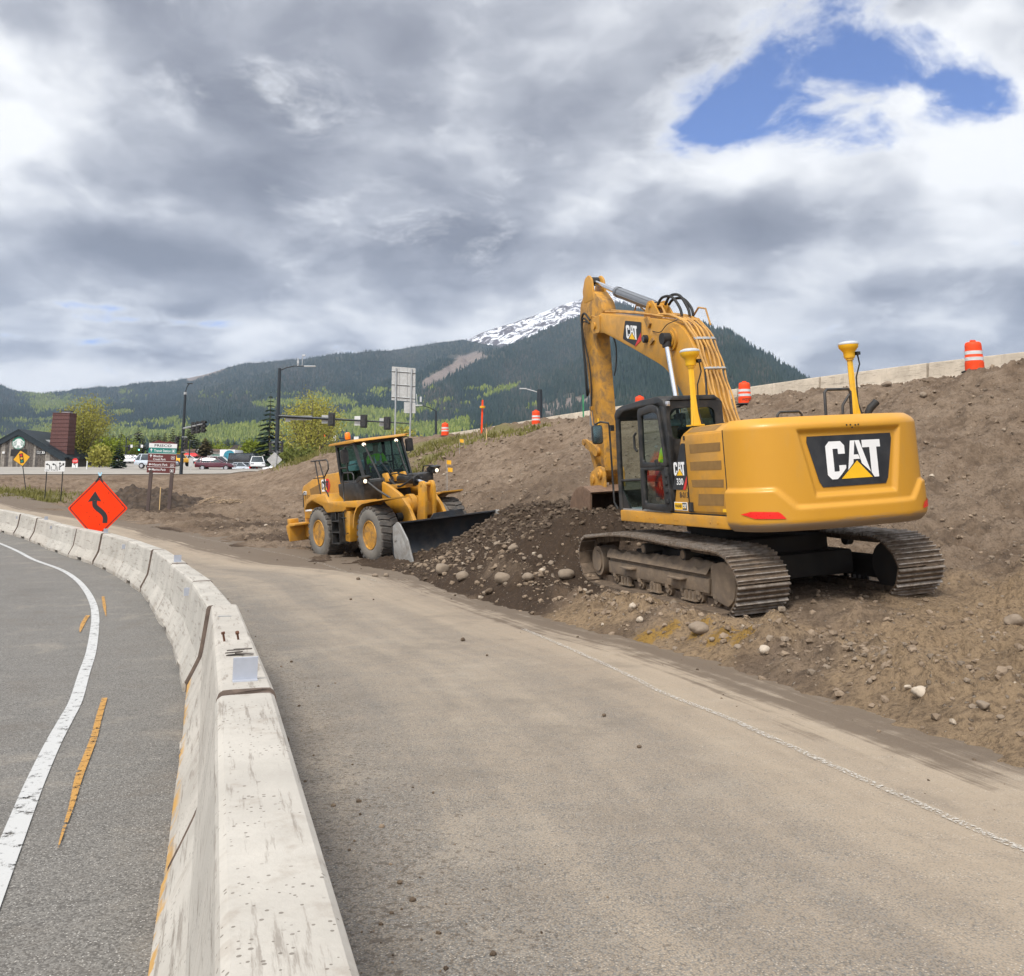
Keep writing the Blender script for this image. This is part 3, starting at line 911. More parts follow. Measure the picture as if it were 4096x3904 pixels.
dark = np.clip(1.15 * near_pts([(.6, 22.5, 2.6), (1.8, 20.6, 2.2), (-1.3, 24.3, 1.8), (2.2, 23.2, 2.0), (1.2, 18.7, 1.7), (0, 20, 1.7), (-.9, 21.6, 1.6), (-2.0, 23.2, 1.3), (-2.4, 26.5, 2.2), (2.6, 26, 1.6)], X, Y, 1)
               + .62 * near_pts([(-5, 30, 4.2), (-8, 36, 4.5), (-12, 43, 5), (-17, 52, 5), (-22, 60, 5), (-2, 33, 4), (3, 29, 3), (1, 16.2, 1.2)], X, Y, 1)
               + .45 * np.exp(-((d_ - .15) / .35) ** 2) * sstep(3, 6, Y) * (1 - sstep(60, 80, Y))
               + .42 * near_pts([(0, 40, 5), (-6, 55, 6), (4, 37, 5)], X, Y, 1), 0, 1)
grass = np.clip(near_pts([(-35, 67, 5), (-33, 62.8, 4), (-42, 66, 6), (-5.2, 67, 3.5), (-1.5, 62, 2.5), (1, 60, 1.8), (-17, 83, 4), (-13.5, 80, 3), (-5, 60, 2)], X, Y, 1), 0, 1)
lot = sstep(112, 118, Y + .0 * X) * (X < 40) + (Y > 150)
lot = np.clip(lot, 0, 1)
zone = np.stack([dark, grass, lot, np.ones_like(dark)], 1)
tan_ = np.clip(near_pts([(4.6, 8, 2.2), (5.6, 10, 2.4), (6.8, 12, 2.4), (3.9, 6.2, 1.6), (2.6, 11.5, 1.3), (1.4, 14, 1.2)], X, Y, 1), 0, 1)
stain = np.clip(1.0 * near_pts([(1.66, 12.1, .28), (1.95, 12.0, .22), (2.25, 11.55, .2), (2.42, 11.1, .3), (2.6, 10.8, .2)], X, Y, 1), 0, 1)
o = np_mesh('ground', np.stack([X, Y, gz.ravel()], 1), quads, M['earth'], True, {'zone': zone, 'stain': stain, 'tan': tan_})
tag(o, kind='structure')

# wide base so that light and the skyline have land under them on every side
b = MB()
b.box((0, 0, -6), (24000, 24000, 2))
tag(b.build('terrain', M['wall_brown']), kind='structure')

# ---- carriageway sheet
rx = np.arange(-95, 9.01, .5); ry = np.arange(-26, 112.1, .5)
RX, RY = np.meshgrid(rx, ry)
RZ = z_road(RX, RY)
rd = edge_dist(RX, RY)
keep = (rd < 2.2)
ii = np.arange(RX.size).reshape(RX.shape)
q = np.stack([ii[:-1, :-1], ii[:-1, 1:], ii[1:, 1:], ii[1:, :-1]], -1)
kq = keep[:-1, :-1] & keep[:-1, 1:] & keep[1:, 1:] & keep[1:, :-1]
q = q[kq]
# barrier line (feet of the joints, as surveyed)
JOINTS = [(-.115, .55), (-1.30, 4.32), (-2.98, 9.45), (-4.06, 12.17), (-5.45, 15.24), (-7.15, 18.87), (-8.95, 22.14), (-10.98, 25.46), (-12.80, 27.95), (-15.18, 31.41), (-17.1, 34.07), (-18.95, 36.47), (-21.2, 39.1), (-23.6, 41.6), (-26.0, 44.0)]


def path_side(x, y, path):
    best = np.full(np.shape(x), 1e9); sg = np.ones(np.shape(x))
    for (ax, ay), (bx, by) in zip(path[:-1], path[1:]):
        ux, uy = bx - ax, by - ay
        t = np.clip(((x - ax) * ux + (y - ay) * uy) / (ux * ux + uy * uy), 0, 1)
        ex, ey = x - ax - t * ux, y - ay - t * uy
        dd = np.hypot(ex, ey); cr = ux * ey - uy * ex
        bt = dd < best
        best = np.where(bt, dd, best); sg = np.where(bt, np.where(cr < 0, 1., -1.), sg)
    return best * sg


xf, yf = RX.ravel(), RY.ravel()
bd = path_side(xf, yf, [(.9, -26)] + JOINTS + [(-60, 76)])
ed = edge_dist(xf, yf)
dust = np.where(bd < 0, .06, np.clip(.48 + .24 * sstep(.2, 2.4, bd) + .30 * sstep(-2.6, -.5, ed) + .25 * sstep(20, 34, yf), 0, 1.05))
mud = np.where(bd < 0, 0, .85 * np.exp(-(np.minimum(ed + .15, 0) / .8) ** 2) * sstep(4.0, 7.0, yf + .0) + .5 * near_pts([(-6.5, 26.5, 3), (-9, 31, 3.5), (-13, 38, 4), (-4, 24, 2)], xf, yf, 1) * sstep(-3.5, -.3, ed) + .22 * sstep(24, 34, yf))
edgec = np.where(bd < 0, -.1, np.exp(-((bd - .6) / .9) ** 2))
zn = np.stack([dust, np.clip(mud, 0, 1), np.clip(edgec, 0, 1), np.ones_like(dust)], 1)
o = np_mesh('road', np.stack([xf, yf, RZ.ravel()], 1), q, M['asphalt'], True, {'zone': zn, 'lane': ed})
tag(o, kind='structure')


# ---- painted markings
def paint_mat(name, colr, wear, scale=5):
    m, t, out = new_mat(name)
    g = t.node('TexCoord').outputs['Object']
    n = t.noise(g, scale, 7, .72)
    n2 = t.noise(g, scale * 9, 4, .7)
    b = t.node('BsdfPrincipled')
    t.set(b, 'Base Color', t.mix(n2, tuple(c * .82 for c in colr), colr)); t.set(b, 'Roughness', .7)
    tr = t.node('BsdfTransparent')
    mx = t.node('MixShader')
    f = t.step(t.math('ADD', n, t.math('MULTIPLY', t.math('SUBTRACT', n2, .5), .35)), wear - .05, wear + .05)
    t.set(mx, 0, f); t.l.new(tr.outputs[0], mx.inputs[1]); t.l.new(b.outputs[0], mx.inputs[2])
    t.l.new(mx.outputs[0], out.inputs['Surface'])
    return m


M['paint_white'] = paint_mat('white_road_paint', (.50, .50, .49), .40, 11)
M['paint_worn'] = paint_mat('worn_white_road_paint', (.54, .50, .44), .525, 48)
M['paint_faint'] = paint_mat('faint_white_road_paint', (.42, .37, .30), .56, 16)
M['paint_yellow'] = paint_mat('yellow_road_paint', (.46, .24, .05), .44, 16)
M['paint_ground'] = paint_mat('ground_off_paint_scar', (.20, .188, .17), .50, 26)


def road_pt(px, py):
    ys = np.geomspace(1.6, 95, 700)
    P = [W(px, py, float(y)) for y in ys]
    z = z_road(np.array([p.x for p in P]), np.array([p.y for p in P]))
    for i, p in enumerate(P):
        if p.z <= z[i]:
            if i == 0: return p
            q = P[i - 1]; e0 = q.z - z[i - 1]; e1 = p.z - z[i]
            return q.lerp(p, e0 / (e0 - e1))
    return P[-1]


def smooth_path(pts, sub=6):
    out = []
    n = len(pts)
    for i in range(n - 1):
        p0, p1, p2, p3 = pts[max(i - 1, 0)], pts[i], pts[i + 1], pts[min(i + 2, n - 1)]
        for k in range(sub):
            t = k / sub
            out.append(.5 * ((2 * p1) + (p2 - p0) * t + (2 * p0 - 5 * p1 + 4 * p2 - p3) * t * t + (3 * p1 - p0 - 3 * p2 + p3) * t ** 3))
    out.append(pts[-1])
    return out


def marking(name, pix, width, mat, lift=.006, offset=0, taper=False, extend=None):
    pts = [road_pt(*p) for p in pix]
    if extend: pts.append(pts[-1] + (pts[-1] - pts[-2]).normalized() * extend)
    pts = smooth_path(pts)
    a, c = [], []
    for i, p in enumerate(pts):
        t = (pts[min(i + 1, len(pts) - 1)] - pts[max(i - 1, 0)]); t.z = 0; t.normalize()
        nrm = Vector((-t.y, t.x, 0))
        w = width * (1 if not taper else min(1, .10 + 1.8 * (len(pts) - 1 - i) / len(pts)))
        for L, s in ((a, w / 2), (c, -w / 2)):
            r = p + nrm * (s + offset)
            L.append((r.x, r.y, zr(r.x, r.y) + lift))
    mb = MB(); mb.sheet([a, c])
    return tag(mb.build(name, mat), kind='structure')


white_px = [(-40, 527), (8, 547), (33, 559.5), (60, 569.5), (76, 579.5), (86.6, 591.4), (93.3, 604.8), (95.3, 618), (94, 634), (90.6, 654), (84, 674), (76, 700.7), (66, 720), (53, 744), (35.6, 781.7), (21.3, 817), (3.6, 862)]
marking('road_marking', white_px, .115, M['paint_white'], .008, extend=3)
marking('road_marking', [(104.5, 699), (99, 718), (94, 738), (87, 757), (80, 775), (75, 793), (71, 809), (64, 830), (58, 850)], .05, M['paint_yellow'], .012, taper=True)
marking('road_marking', [(103, 597), (104, 604), (105, 611), (106, 617)], .05, M['paint_yellow'], .012, taper=True)
marking('road_marking', [(88, 616), (84, 622), (81, 629), (80, 633)], .06, M['paint_yellow'], .012, taper=True)
marking('road_marking', [(523, 629), (575, 651), (631.6, 677), (663, 693), (726, 717.5), (756, 731), (802, 752), (855, 776), (916, 803), (982.5, 833), (1030, 853)], .065, M['paint_worn'], .006, extend=1)
marking('road_marking', [(190, 536), (215, 541), (262, 550), (306, 559), (350, 573), (385, 584)], .12, M['paint_faint'], .006)

# ---- crossing road and car park on the higher ground to the left
def slab(name, xs, ys, fn, mat, lift):
    rows = [[(x, y, fn(x, y) + lift) for x in xs] for y in ys]
    mb = MB(); mb.sheet(rows)
    return tag(mb.build(name, mat), kind='structure')


M['far_asphalt'] = pbr('pale_asphalt', (.30, .275, .24), .9, var=.12, vscale=.4)
def cross_z(x, y): return float(ground_rbf(x, y))
slab('road', np.linspace(-110, -27, 60), np.linspace(90, 113, 14), cross_z, M['far_asphalt'], .05)
slab('parking_lot', np.linspace(-70, 45, 50), np.linspace(114, 270, 50), cross_z, M['far_asphalt'], .05)
for yy, x0, x1 in ((97.5, -110, -29), (105.5, -110, -29)):
    mb = MB(); xs = np.linspace(x0, x1, 40)
    mb.sheet([[(x, yy - .12, cross_z(x, yy) + .065) for x in xs], [(x, yy + .12, cross_z(x, yy) + .065) for x in xs]])
    tag(mb.build('road_marking', M['paint_white']), kind='structure')
# ---------------------------------------------------------------- concrete barriers along the lane
def barrier_section(scale=1.0, raise_=0.0, chip=0.0):
    """half outline of the section from the foot to the crown (lateral, height)"""
    half = [(.315 - chip, raise_), (.315 - chip, max(.075, raise_ + .005)), (.30, .10), (.25, .20), (.21, .285), (.190, .33), (.180, .38), (.156, .56), (.130, .772), (.121, .796), (.104, .808), (.07, .81)]
    return [(a * scale, b * scale) for a, b in half]


def barrier_mesh(mb, L, seed, scale=1.0, notch=True):
    rnd = random.Random(seed)
    st = [0, .03, .05, .12]
    nc = L * rnd.uniform(.44, .56)
    if notch: st += [nc - .34, nc - .25, nc - .24, nc - .1, nc + .12, nc + .24, nc + .26, nc + .36]
    st += [L * .25, L * .75, L - .12, L - .05, L - .03, L]
    st = sorted(st)
    rows = []
    for s in st:
        up = 0
        if notch and nc - .25 <= s <= nc + .25: up = .08 + rnd.uniform(-.012, .015)
        ch = rnd.uniform(0, .006)
        if s < .04 or s > L - .04: ch = .012 + rnd.uniform(0, .03)
        if notch and abs(abs(s - nc) - .3) < .07: ch += rnd.uniform(0, .03)
        h = barrier_section(scale, up, ch)
        k = .024 if s in (0, L) else 0
        ring = [(s + (k if s == 0 else -k if s == L else 0), a - (k if a > 0 else 0), b - (k * .6 if b > .3 else 0)) for a, b in h] + [(s, -a, b) for a, b in h[::-1]]
        rows.append(ring)
    n = len(rows[0])
    vs = [p for r in rows for p in r]
    fs = []
    b0 = len(mb.m)
    for i in range(len(rows) - 1):
        for j in range(n):
            fs.append((i * n + j, (i + 1) * n + j, (i + 1) * n + (j + 1) % n, i * n + (j + 1) % n)[::-1])
    mb.add(vs, fs, 0, True)
    for i in (0, len(rows) - 2):                 # grimy arrises at the joints
        for j in range(n): mb.m[b0 + i * n + j] = 1
    mb.add(rows[0], [tuple(range(n))], 1)
    mb.add(rows[-1], [tuple(range(n))[::-1]], 1)


M['joint_grime'] = pbr('joint_grime', (.13, .095, .075), .9, var=.3, vscale=9)
BAR_LABELS = [
    'pale concrete barrier segment at the very front with a scraped pitted top',
    'concrete barrier segment with bolts, wood chips and an upright white reflector on top',
    'concrete barrier segment with a smooth top directly beyond the one with bolts and wood chips',
    'concrete barrier segment with a grey road-side reflector, two beyond the bolt-topped one',
    'concrete barrier segment with an upright reflector on top, fourth beyond the one with bolts',
    'plain concrete barrier segment, fifth beyond the one with bolts, bending left',
    'concrete barrier segment with a grey face reflector, just nearer than the orange diamond sign',
    'concrete barrier segment under the orange diamond sign, with an upright reflector',
    'stained concrete barrier segment directly left of the one under the orange diamond sign',
    'concrete barrier segment with a face reflector, second left of the orange diamond sign',
    'browner concrete barrier segment, third left of the orange diamond sign',
    'concrete barrier segment, fourth left of the orange diamond sign, near the left edge',
    'farthest whole concrete barrier segment, cut by the left edge of the photo',
]
FEET = []
for (x, y) in JOINTS: FEET.append(Vector((x, y, zr(x, y))))
for i in range(len(BAR_LABELS)):
    a, b_ = FEET[i].copy(), FEET[i + 1].copy()
    d = (b_ - a); L = d.length; d.normalize()
    right = Vector((d.y, -d.x, 0)).normalized()
    if i == 0: a = a - d * 1.0; L += 1.0
    org = a + right * .115
    X_ = d; Yv = Vector((0, 0, 1)).cross(d).normalized(); Zv = d.cross(Yv).normalized()
    mat = Matrix(((X_.x, Yv.x, Zv.x, org.x), (X_.y, Yv.y, Zv.y, org.y), (X_.z, Yv.z, Zv.z, org.z), (0, 0, 0, 1)))
    mb = MB()
    mb.M = Matrix.Translation((.02, random.uniform(-.02, .02) if i else 0, random.uniform(-.010, .006) if i > 1 else 0)) @ Matrix.Rotation(random.uniform(-.006, .006) if i else 0, 4, 'Z')
    barrier_mesh(mb, L - .05, i * 3 + 1)
    o = mb.build('concrete_barrier', [M['concrete_painted' if i in (0, 1) else 'concrete'], M['joint_grime']], crease=11)
    o.matrix_world = mat
    tag(o, BAR_LABELS[i], 'barrier', 'concrete barriers along the lane')
    top_at = {1: .30, 4: .25, 7: .2, 9: 2.2}.get(i)
    if top_at is not None:
        mb = MB()
        yaw = math.atan2(d.x, d.y)
        mb.box((top_at, -.01, .865), (.012, .115, .105), (0, R(-8), 0))
        mb.box((top_at - .02, -.01, .812), (.05, .115, .006))
        mb.build('reflector', M['refl_white'], o)
    face_at = {3: .2, 6: .25, 9: .2, 11: .3}.get(i)
    if face_at is not None:
        mb = MB(); mb.box((face_at, .152, .66), (.10, .006, .10), (R(-8), 0, R(0)))
        mb.box((face_at - .05, .165, .66), (.006, .075, .10))
        mb.build('reflector', M['refl_white'], o)
    if i == 1:
        # what lies on the crown of this segment: separate loose things
        top = lambda s, t, h=0: mat @ Vector((s, t, .81 + h))
        for k, (s, t, tilt) in enumerate(((2.05, .045, .1), (2.12, -.045, .5))):
            mb = MB(); mb.cyl((0, 0, 0), (0, 0, .05), .007, 8); mb.cyl((0, 0, .05), (0, 0, .062), .014, 6)
            bo = mb.build('bolt', M['rust'])
            bo.location = top(s, t); bo.rotation_euler = (tilt, -.2, .3)
            tag(bo, ['rusty bolt standing upright on the barrier top', 'rusty bolt leaning over on the barrier top'][k], 'bolt', 'bolts on the barrier top')
        rnd = random.Random(3)
        for k in range(5):
            mb = MB(); mb.prism([(-.05, -.008), (.04, -.012), (.055, .002), (.02, .012), (-.045, .010)], 2, 0, .006)
            bo = mb.build('wood_chip', M['plank'])
            bo.location = top(1.33 + rnd.uniform(-.09, .09), rnd.uniform(-.05, .04), .002 + .005 * k)
            bo.rotation_euler = (rnd.uniform(-.1, .1), rnd.uniform(-.1, .1), math.atan2(d.y, d.x) + R(90) + rnd.uniform(-.5, .5))
            tag(bo, 'flat weathered chip of wood in the little heap on the barrier top', 'wood chip', 'wood chips on the barrier top')
        mb = MB(); mb.prism(rrect(-.055, -.008, .055, .008, .005), 2, 0, .006)
        bo = mb.build('metal_strip', M['galv']); bo.location = top(3.95, .0, .001); bo.rotation_euler = (0, 0, math.atan2(d.y, d.x) + R(75))
        tag(bo, 'small pale metal strip lying flat on the barrier top past the bolts', 'metal strip')
# ---------------------------------------------------------------- tracked excavator
exc = thing('excavator', 'big yellow tracked excavator with a black framed cab, standing on the rubble at right', 'excavator', mat=EXC_M)
YEL, BLK = M['cat_yellow'], M['black_paint']

# ---- counterweight: curved casting across the tail
HW, XS, DEPTH, NE = 1.49, -2.27, .83, 2.8


def cw_plan(t):
    c, s = math.cos(t), math.sin(t)
    return (XS - DEPTH * max(c, 0) ** (2 / NE), HW * math.copysign(abs(s) ** (2 / NE), s))


def sm(a, b, x):
    t = max(0, min(1, (x - a) / (b - a)))
    return t * t * (3 - 2 * t)


def cw_off(y, z):
    ay = abs(y)
    zc = 1.64 if ay > 1.17 else 1.40 if ay < .93 else 1.40 + .24 * (ay - .93) / .24
    o = .045 * sm(zc + .03, zc - .03, z)
    hw = .82 - (.82 - .64) * (2.38 - z) / .84
    dd = min(hw - ay, z - 1.54, 2.38 - z)
    o -= .055 * sm(-.035, .035, dd)
    if z > 2.44: o -= .13 * ((z - 2.44) / .14) ** 2
    if z < 1.24: o -= .10 * ((1.24 - z) / .15) ** 2
    return o


ts = [R(a) for a in np.concatenate([np.linspace(-90, -30, 34), np.linspace(-28, 28, 78), np.linspace(30, 90, 34)])]
zs = np.concatenate([np.linspace(1.09, 1.38, 14), np.linspace(1.40, 1.72, 20), np.linspace(1.76, 2.32, 18), np.linspace(2.335, 2.58, 15)])
rows = []
for z in zs:
    row = []
    for i, t in enumerate(ts):
        x, y = cw_plan(t)
        e = 1e-3
        xa, ya = cw_plan(max(t - e, -math.pi / 2)); xb, yb = cw_plan(min(t + e, math.pi / 2))
        nx, ny = -(yb - ya), (xb - xa)
        l = math.hypot(nx, ny) or 1
        nx, ny = nx / l, ny / l
        if i == 0: nx, ny = 0, -1
        if i == len(ts) - 1: nx, ny = 0, 1
        o_ = cw_off(y, float(z))
        row.append((x + nx * o_, y + ny * o_, float(z)))
    rows.append(row)
mb = MB()
mb.sheet(rows[::-1])
n = len(ts)
mb.add(rows[-1], [tuple(range(n))])
mb.add(rows[0], [tuple(range(n))[::-1]])


def cw_paint():
    m, t, out = new_mat('counterweight_paint')
    tc = t.node('TexCoord').outputs['Object']
    s = t.node('SeparateXYZ', ins={0: tc})
    n1 = t.noise(tc, 1.1, 4, .6)
    c = t.mix(n1, (.50, .235, .017), (.575, .285, .024))
    mp = t.node('Mapping'); t.set(mp, 'Vector', tc); mp.inputs['Scale'].default_value = (1.2, .8, 9)
    sc = t.noise(mp.outputs[0], 2.2, 8, .72)
    low = t.step(s.outputs[2], 1.42, 1.10)
    f = t.step(t.math('ADD', t.math('MULTIPLY', sc, .55), t.math('MULTIPLY', low, .62)), .66, .86)
    c = t.mix(t.math('MULTIPLY', f, .85), c, t.mix(sc, (.12, .085, .06), (.30, .25, .19)))
    mp2 = t.node('Mapping'); t.set(mp2, 'Vector', tc); mp2.inputs['Scale'].default_value = (2, 2, .5)
    du = t.noise(mp2.outputs[0], 2.0, 7, .65)
    c = t.mix(t.math('MULTIPLY', t.step(du, .52, .75), .20), c, (.40, .25, .085))
    finish(t, out, c, t.math('ADD', .42, t.math('MULTIPLY', f, .35)), 0, t.math('MULTIPLY', sc, f), .25, .01, .45, .12)
    return m


cw = mb.build('counterweight', cw_paint(), exc)


def on_cw(y, z, lift):
    t = math.asin(max(-1, min(1, math.copysign(abs(y / HW) ** (NE / 2), y))))
    x, _ = cw_plan(t)
    e = 2e-3
    xa, ya = cw_plan(t - e); xb, yb = cw_plan(t + e)
    nx, ny = -(yb - ya), (xb - xa); l = math.hypot(nx, ny); nx /= l; ny /= l
    o_ = cw_off(y, z) + lift
    return (x + nx * o_, y + ny * o_, z)


# badge on the tail
mb = MB()
hwz = lambda z: .72 - (.72 - .545) * (2.305 - z) / .675
rows = []
for z in np.linspace(1.63, 2.305, 10):
    k = hwz(float(z)) - (.03 if z in (1.63, 2.305) else 0)
    rows.append([on_cw(float(-y), float(z), .008) for y in np.linspace(-k, k, 25)])
mb.sheet(rows)
badge = mb.build('badge', M['black_decal'], cw)
mb = MB()
cat_word(mb, lambda a, b: on_cw(-a, b, .014), -.43, 1.725, .90, .50)
mb.build('lettering', [M['white_decal'], M['yellow_decal']], badge)
for s in (1, -1):
    mb = MB()
    if s > 0: pl = [(1.46, 1.33), (1.40, 1.365), (1.15, 1.35), (1.08, 1.26), (1.38, 1.27)]
    else: pl = [(-1.10, 1.255), (-1.16, 1.34), (-1.42, 1.375), (-1.47, 1.30), (-1.40, 1.27)]
    ctr = (sum(p[0] for p in pl) / 5, sum(p[1] for p in pl) / 5)
    rr = []
    ya, yb = min(p[0] for p in pl), max(p[0] for p in pl)
    for k in range(15):
        yy = ya + (yb - ya) * (k + .02) / 14.06
        zc_ = []
        for i in range(len(pl)):
            (a, b), (c, d) = pl[i], pl[(i + 1) % len(pl)]
            if (a - yy) * (c - yy) <= 0 and a != c: zc_.append(b + (d - b) * (yy - a) / (c - a))
        z0_, z1_ = min(zc_), max(zc_)
        rr.append([on_cw(yy, z0_ + (z1_ - z0_) * q / 4, .012) for q in range(5)])
    mb.sheet(rr, smooth=False)
    mb.build('rear_reflector', M['red_reflector'], cw)
for a, b in ((.09, 2.435), (.03, 2.435), (-.05, 2.43), (-.10, 2.435), (.0, 2.40)):
    mb = MB(); p = Vector(on_cw(a, b, .0)); mb.cyl(p, p + Vector((-.008, 0, 0)), .011, 8); mb.build('plug', M['rubber'], cw)

# ---- upper frame, engine housing
mb = MB()
mb.prism(round_poly([(1.17, 1.10), (1.17, 1.285), (-2.26, 1.285), (-2.26, 1.11)], .035), 1, 1.16, 1.49)
sbm = mb.build('side_beam', YEL, exc, .02, 3)
for x in (.55, .1, .02, -.72, -.80, -1.75, -1.95):
    mb = MB(); mb.cyl((x, 1.487, 1.19), (x, 1.497, 1.19), .014, 8); mb.build('bolt_head', YEL, sbm)
mb = MB()
mb.box((-.5, -.1, 1.2), (3.3, 2.55, .17))
mb.box((-.6, -1.32, 1.2), (3.2, .3, .17))
mb.build('upper_frame', M['shaded_steel'], exc)
mb = MB()
side = [(-.68, 1.30), (-1.02, 2.33), (-1.07, 2.42), (-1.13, 2.455), (-2.265, 2.455), (-2.265, 1.30)]
mb.prism(side, 1, .55, 1.47)
mb.prism([(-1.0, 2.44), (-1.08, 2.555), (-2.4, 2.575), (-2.4, 2.44)], 1, -1.3, 1.30)
mb.prism([(1.47, 2.45), (1.30, 2.56), (1.2, 2.44)], 0, -2.265, -1.10)
mb.build('engine_housing', YEL, exc, .02, 2)
mb = MB()
mb.box((-1.55, -.9, 1.9), (1.4, 1.15, 1.2)); mb.box((-.1, -1.05, 1.75), (1.5, .8, .9)); mb.box((-1.5, .1, 1.8), (1.35, 1.0, 1.1))
mb.build('side_tank', YEL, exc, .03, 2)
# service door with vents on the left flank
mb = MB()
door = [(-1.22, 1.325), (-1.20, 2.31), (-1.24, 2.44), (-2.255, 2.435), (-2.24, 1.335)]
mb.prism(door, 1, 1.465, 1.492)
sd = mb.build('service_door', YEL, exc, .012, 2)
for pl in ([(-1.34, 2.17), (-1.34, 2.30), (-2.19, 2.30), (-2.18, 2.18)], [(-1.32, 1.92), (-1.32, 2.045), (-2.18, 2.05), (-2.17, 1.925)],
           [(-1.34, 1.68), (-1.32, 1.785), (-2.20, 1.79), (-2.19, 1.68)], [(-1.46, 1.42), (-1.50, 1.585), (-2.18, 1.59), (-2.15, 1.43)]):
    mb = MB(); mb.prism(round_poly(pl, .01), 1, 1.485, 1.4955); mb.build('vent', M['vent'], sd)
mb = MB(); mb.box((-1.255, 1.488, 1.39), (.13, .03, .14)); mb.box((-1.255, 1.497, 1.39), (.07, .03, .11), mi=1)
mb.build('latch', [M['rubber'], M['black_paint']], sd)
for nm_, pl_ in (('panel_seam', [(-1.195, 1.32), (-1.205, 1.32), (-1.195, 2.31), (-1.185, 2.31)]), ('panel_seam', [(-2.252, 1.31), (-2.266, 1.31), (-2.266, 2.46), (-2.252, 2.46)]), ('panel_seam', [(-.66, 1.288), (-2.26, 1.290), (-2.26, 1.306), (-.66, 1.304)])):
    mb = MB(); mb.prism(pl_, 1, 1.462, 1.4935 if pl_[0][0] < -.7 and pl_[2][1] > 2 else 1.4785); mb.build(nm_, M['rubber'], exc)
mb = MB(); mb.box((-1.16, 1.474, 2.40), (.04, .012, .06)); mb.build('latch', M['rubber'], exc)
# sloping vent on the shoulder
mb = MB()
sl = lambda x, k: (x, 1.455 - .145 * k, 2.463 + .095 * k)
mb.add([sl(-1.20, .1), sl(-1.20, .92), sl(-2.0, .92), sl(-2.0, .1)], [(0, 1, 2, 3)])
mb.build('shoulder_vent', M['vent'], exc)
# model badge
mb = MB()
mb.prism(round_poly([(-.705, 1.64), (-1.03, 2.285), (-1.07, 2.325), (-1.185, 2.32), (-1.19, 1.80), (-1.10, 1.64)], .02), 1, 1.468, 1.478)
mb.prism([(-1.105, 1.64), (-1.19, 1.80), (-1.19, 1.88), (-1.03, 1.64)], 1, 1.475, 1.4815, 1)
P_ = lambda x, z, y: (x, y, z)
bd = mb.build('side_badge', [M['black_decal'], M['red_decal']], exc)
mb = MB()
cat_word(mb, lambda a, b: (-a, 1.4835, b), .80, 1.85, .33, .20)
text_on(mb, '330', lambda a, b: (-a, 1.4835, b), .86, 1.71, .20, .10, 0, .02)
mb.build('lettering', [M['white_decal'], M['yellow_decal']], bd)
mb = MB(); text_on(mb, '8-013', lambda a, b: (-a, 1.475, b), .91, 1.52, .25, .085, 0, .01); mb.build('fleet_number', M['black_decal'], exc)
mb = MB(); mb.prism([(-.72, 1.335), (-.72, 1.455), (-1.11, 1.455), (-1.11, 1.335)], 1, 1.468, 1.476)
mb.prism([(-.735, 1.345), (-.735, 1.445), (-.97, 1.445), (-.97, 1.345)], 1, 1.472, 1.479, 1)
mb.prism([(-.975, 1.345), (-.975, 1.445), (-1.095, 1.445), (-1.095, 1.345)], 1, 1.472, 1.479, 2)
dp = mb.build('dealer_plate', [M['white_decal'], M['yellow_decal'], M['black_decal']], exc)
mb = MB(); text_on(mb, 'WAGNER', lambda a, b: (-a, 1.481, b), .75, 1.375, .20, .045, 0, .03)
mb.build('lettering', M['black_decal'], dp)
mb = MB(); cat_word(mb, lambda a, b: (-a, 1.481, b), .985, 1.365, .10, .06)
mb.build('lettering', [M['white_decal'], M['yellow_decal']], dp)
mb = MB(); mb.prism([(-2.12, 1.345), (-2.12, 1.39), (-2.22, 1.385), (-2.22, 1.345)], 1, 1.49, 1.4955); mb.build('warning_sticker', M['yellow_decal'], exc)
# handrails, exhaust
mb = MB(); mb.tube([(-2.3, .61, 2.56), (-2.3, .60, 2.64), (-2.3, .56, 2.675), (-2.3, .24, 2.675), (-2.3, .20, 2.64), (-2.3, .19, 2.56)], .018, 8); mb.build('grab_handle', BLK, exc)
mb = MB(); mb.tube([(-1.95, -.48, 2.55), (-1.95, -.50, 2.96), (-1.95, -.54, 3.0), (-1.95, -.93, 3.0), (-1.95, -.96, 2.96), (-1.95, -.94, 2.55)], .022, 8)
mb.tube([(-1.95, -.94, 2.92), (-1.95, -.80, 2.76), (-1.95, -.78, 2.55)], .02, 8); mb.build('guard_rail', BLK, exc)
mb = MB(); mb.tube([(-2.0, -1.2, 2.5), (-2.0, -1.21, 2.64), (-2.02, -1.24, 2.70), (-2.05, -1.34, 2.79)], .055, 14, caps=False); mb.tube([(-2.0, -1.2, 2.5), (-2.0, -1.21, 2.64), (-2.02, -1.24, 2.70), (-2.05, -1.33, 2.785)], .048, 14); mb.build('exhaust_pipe', M['rubber'], exc)


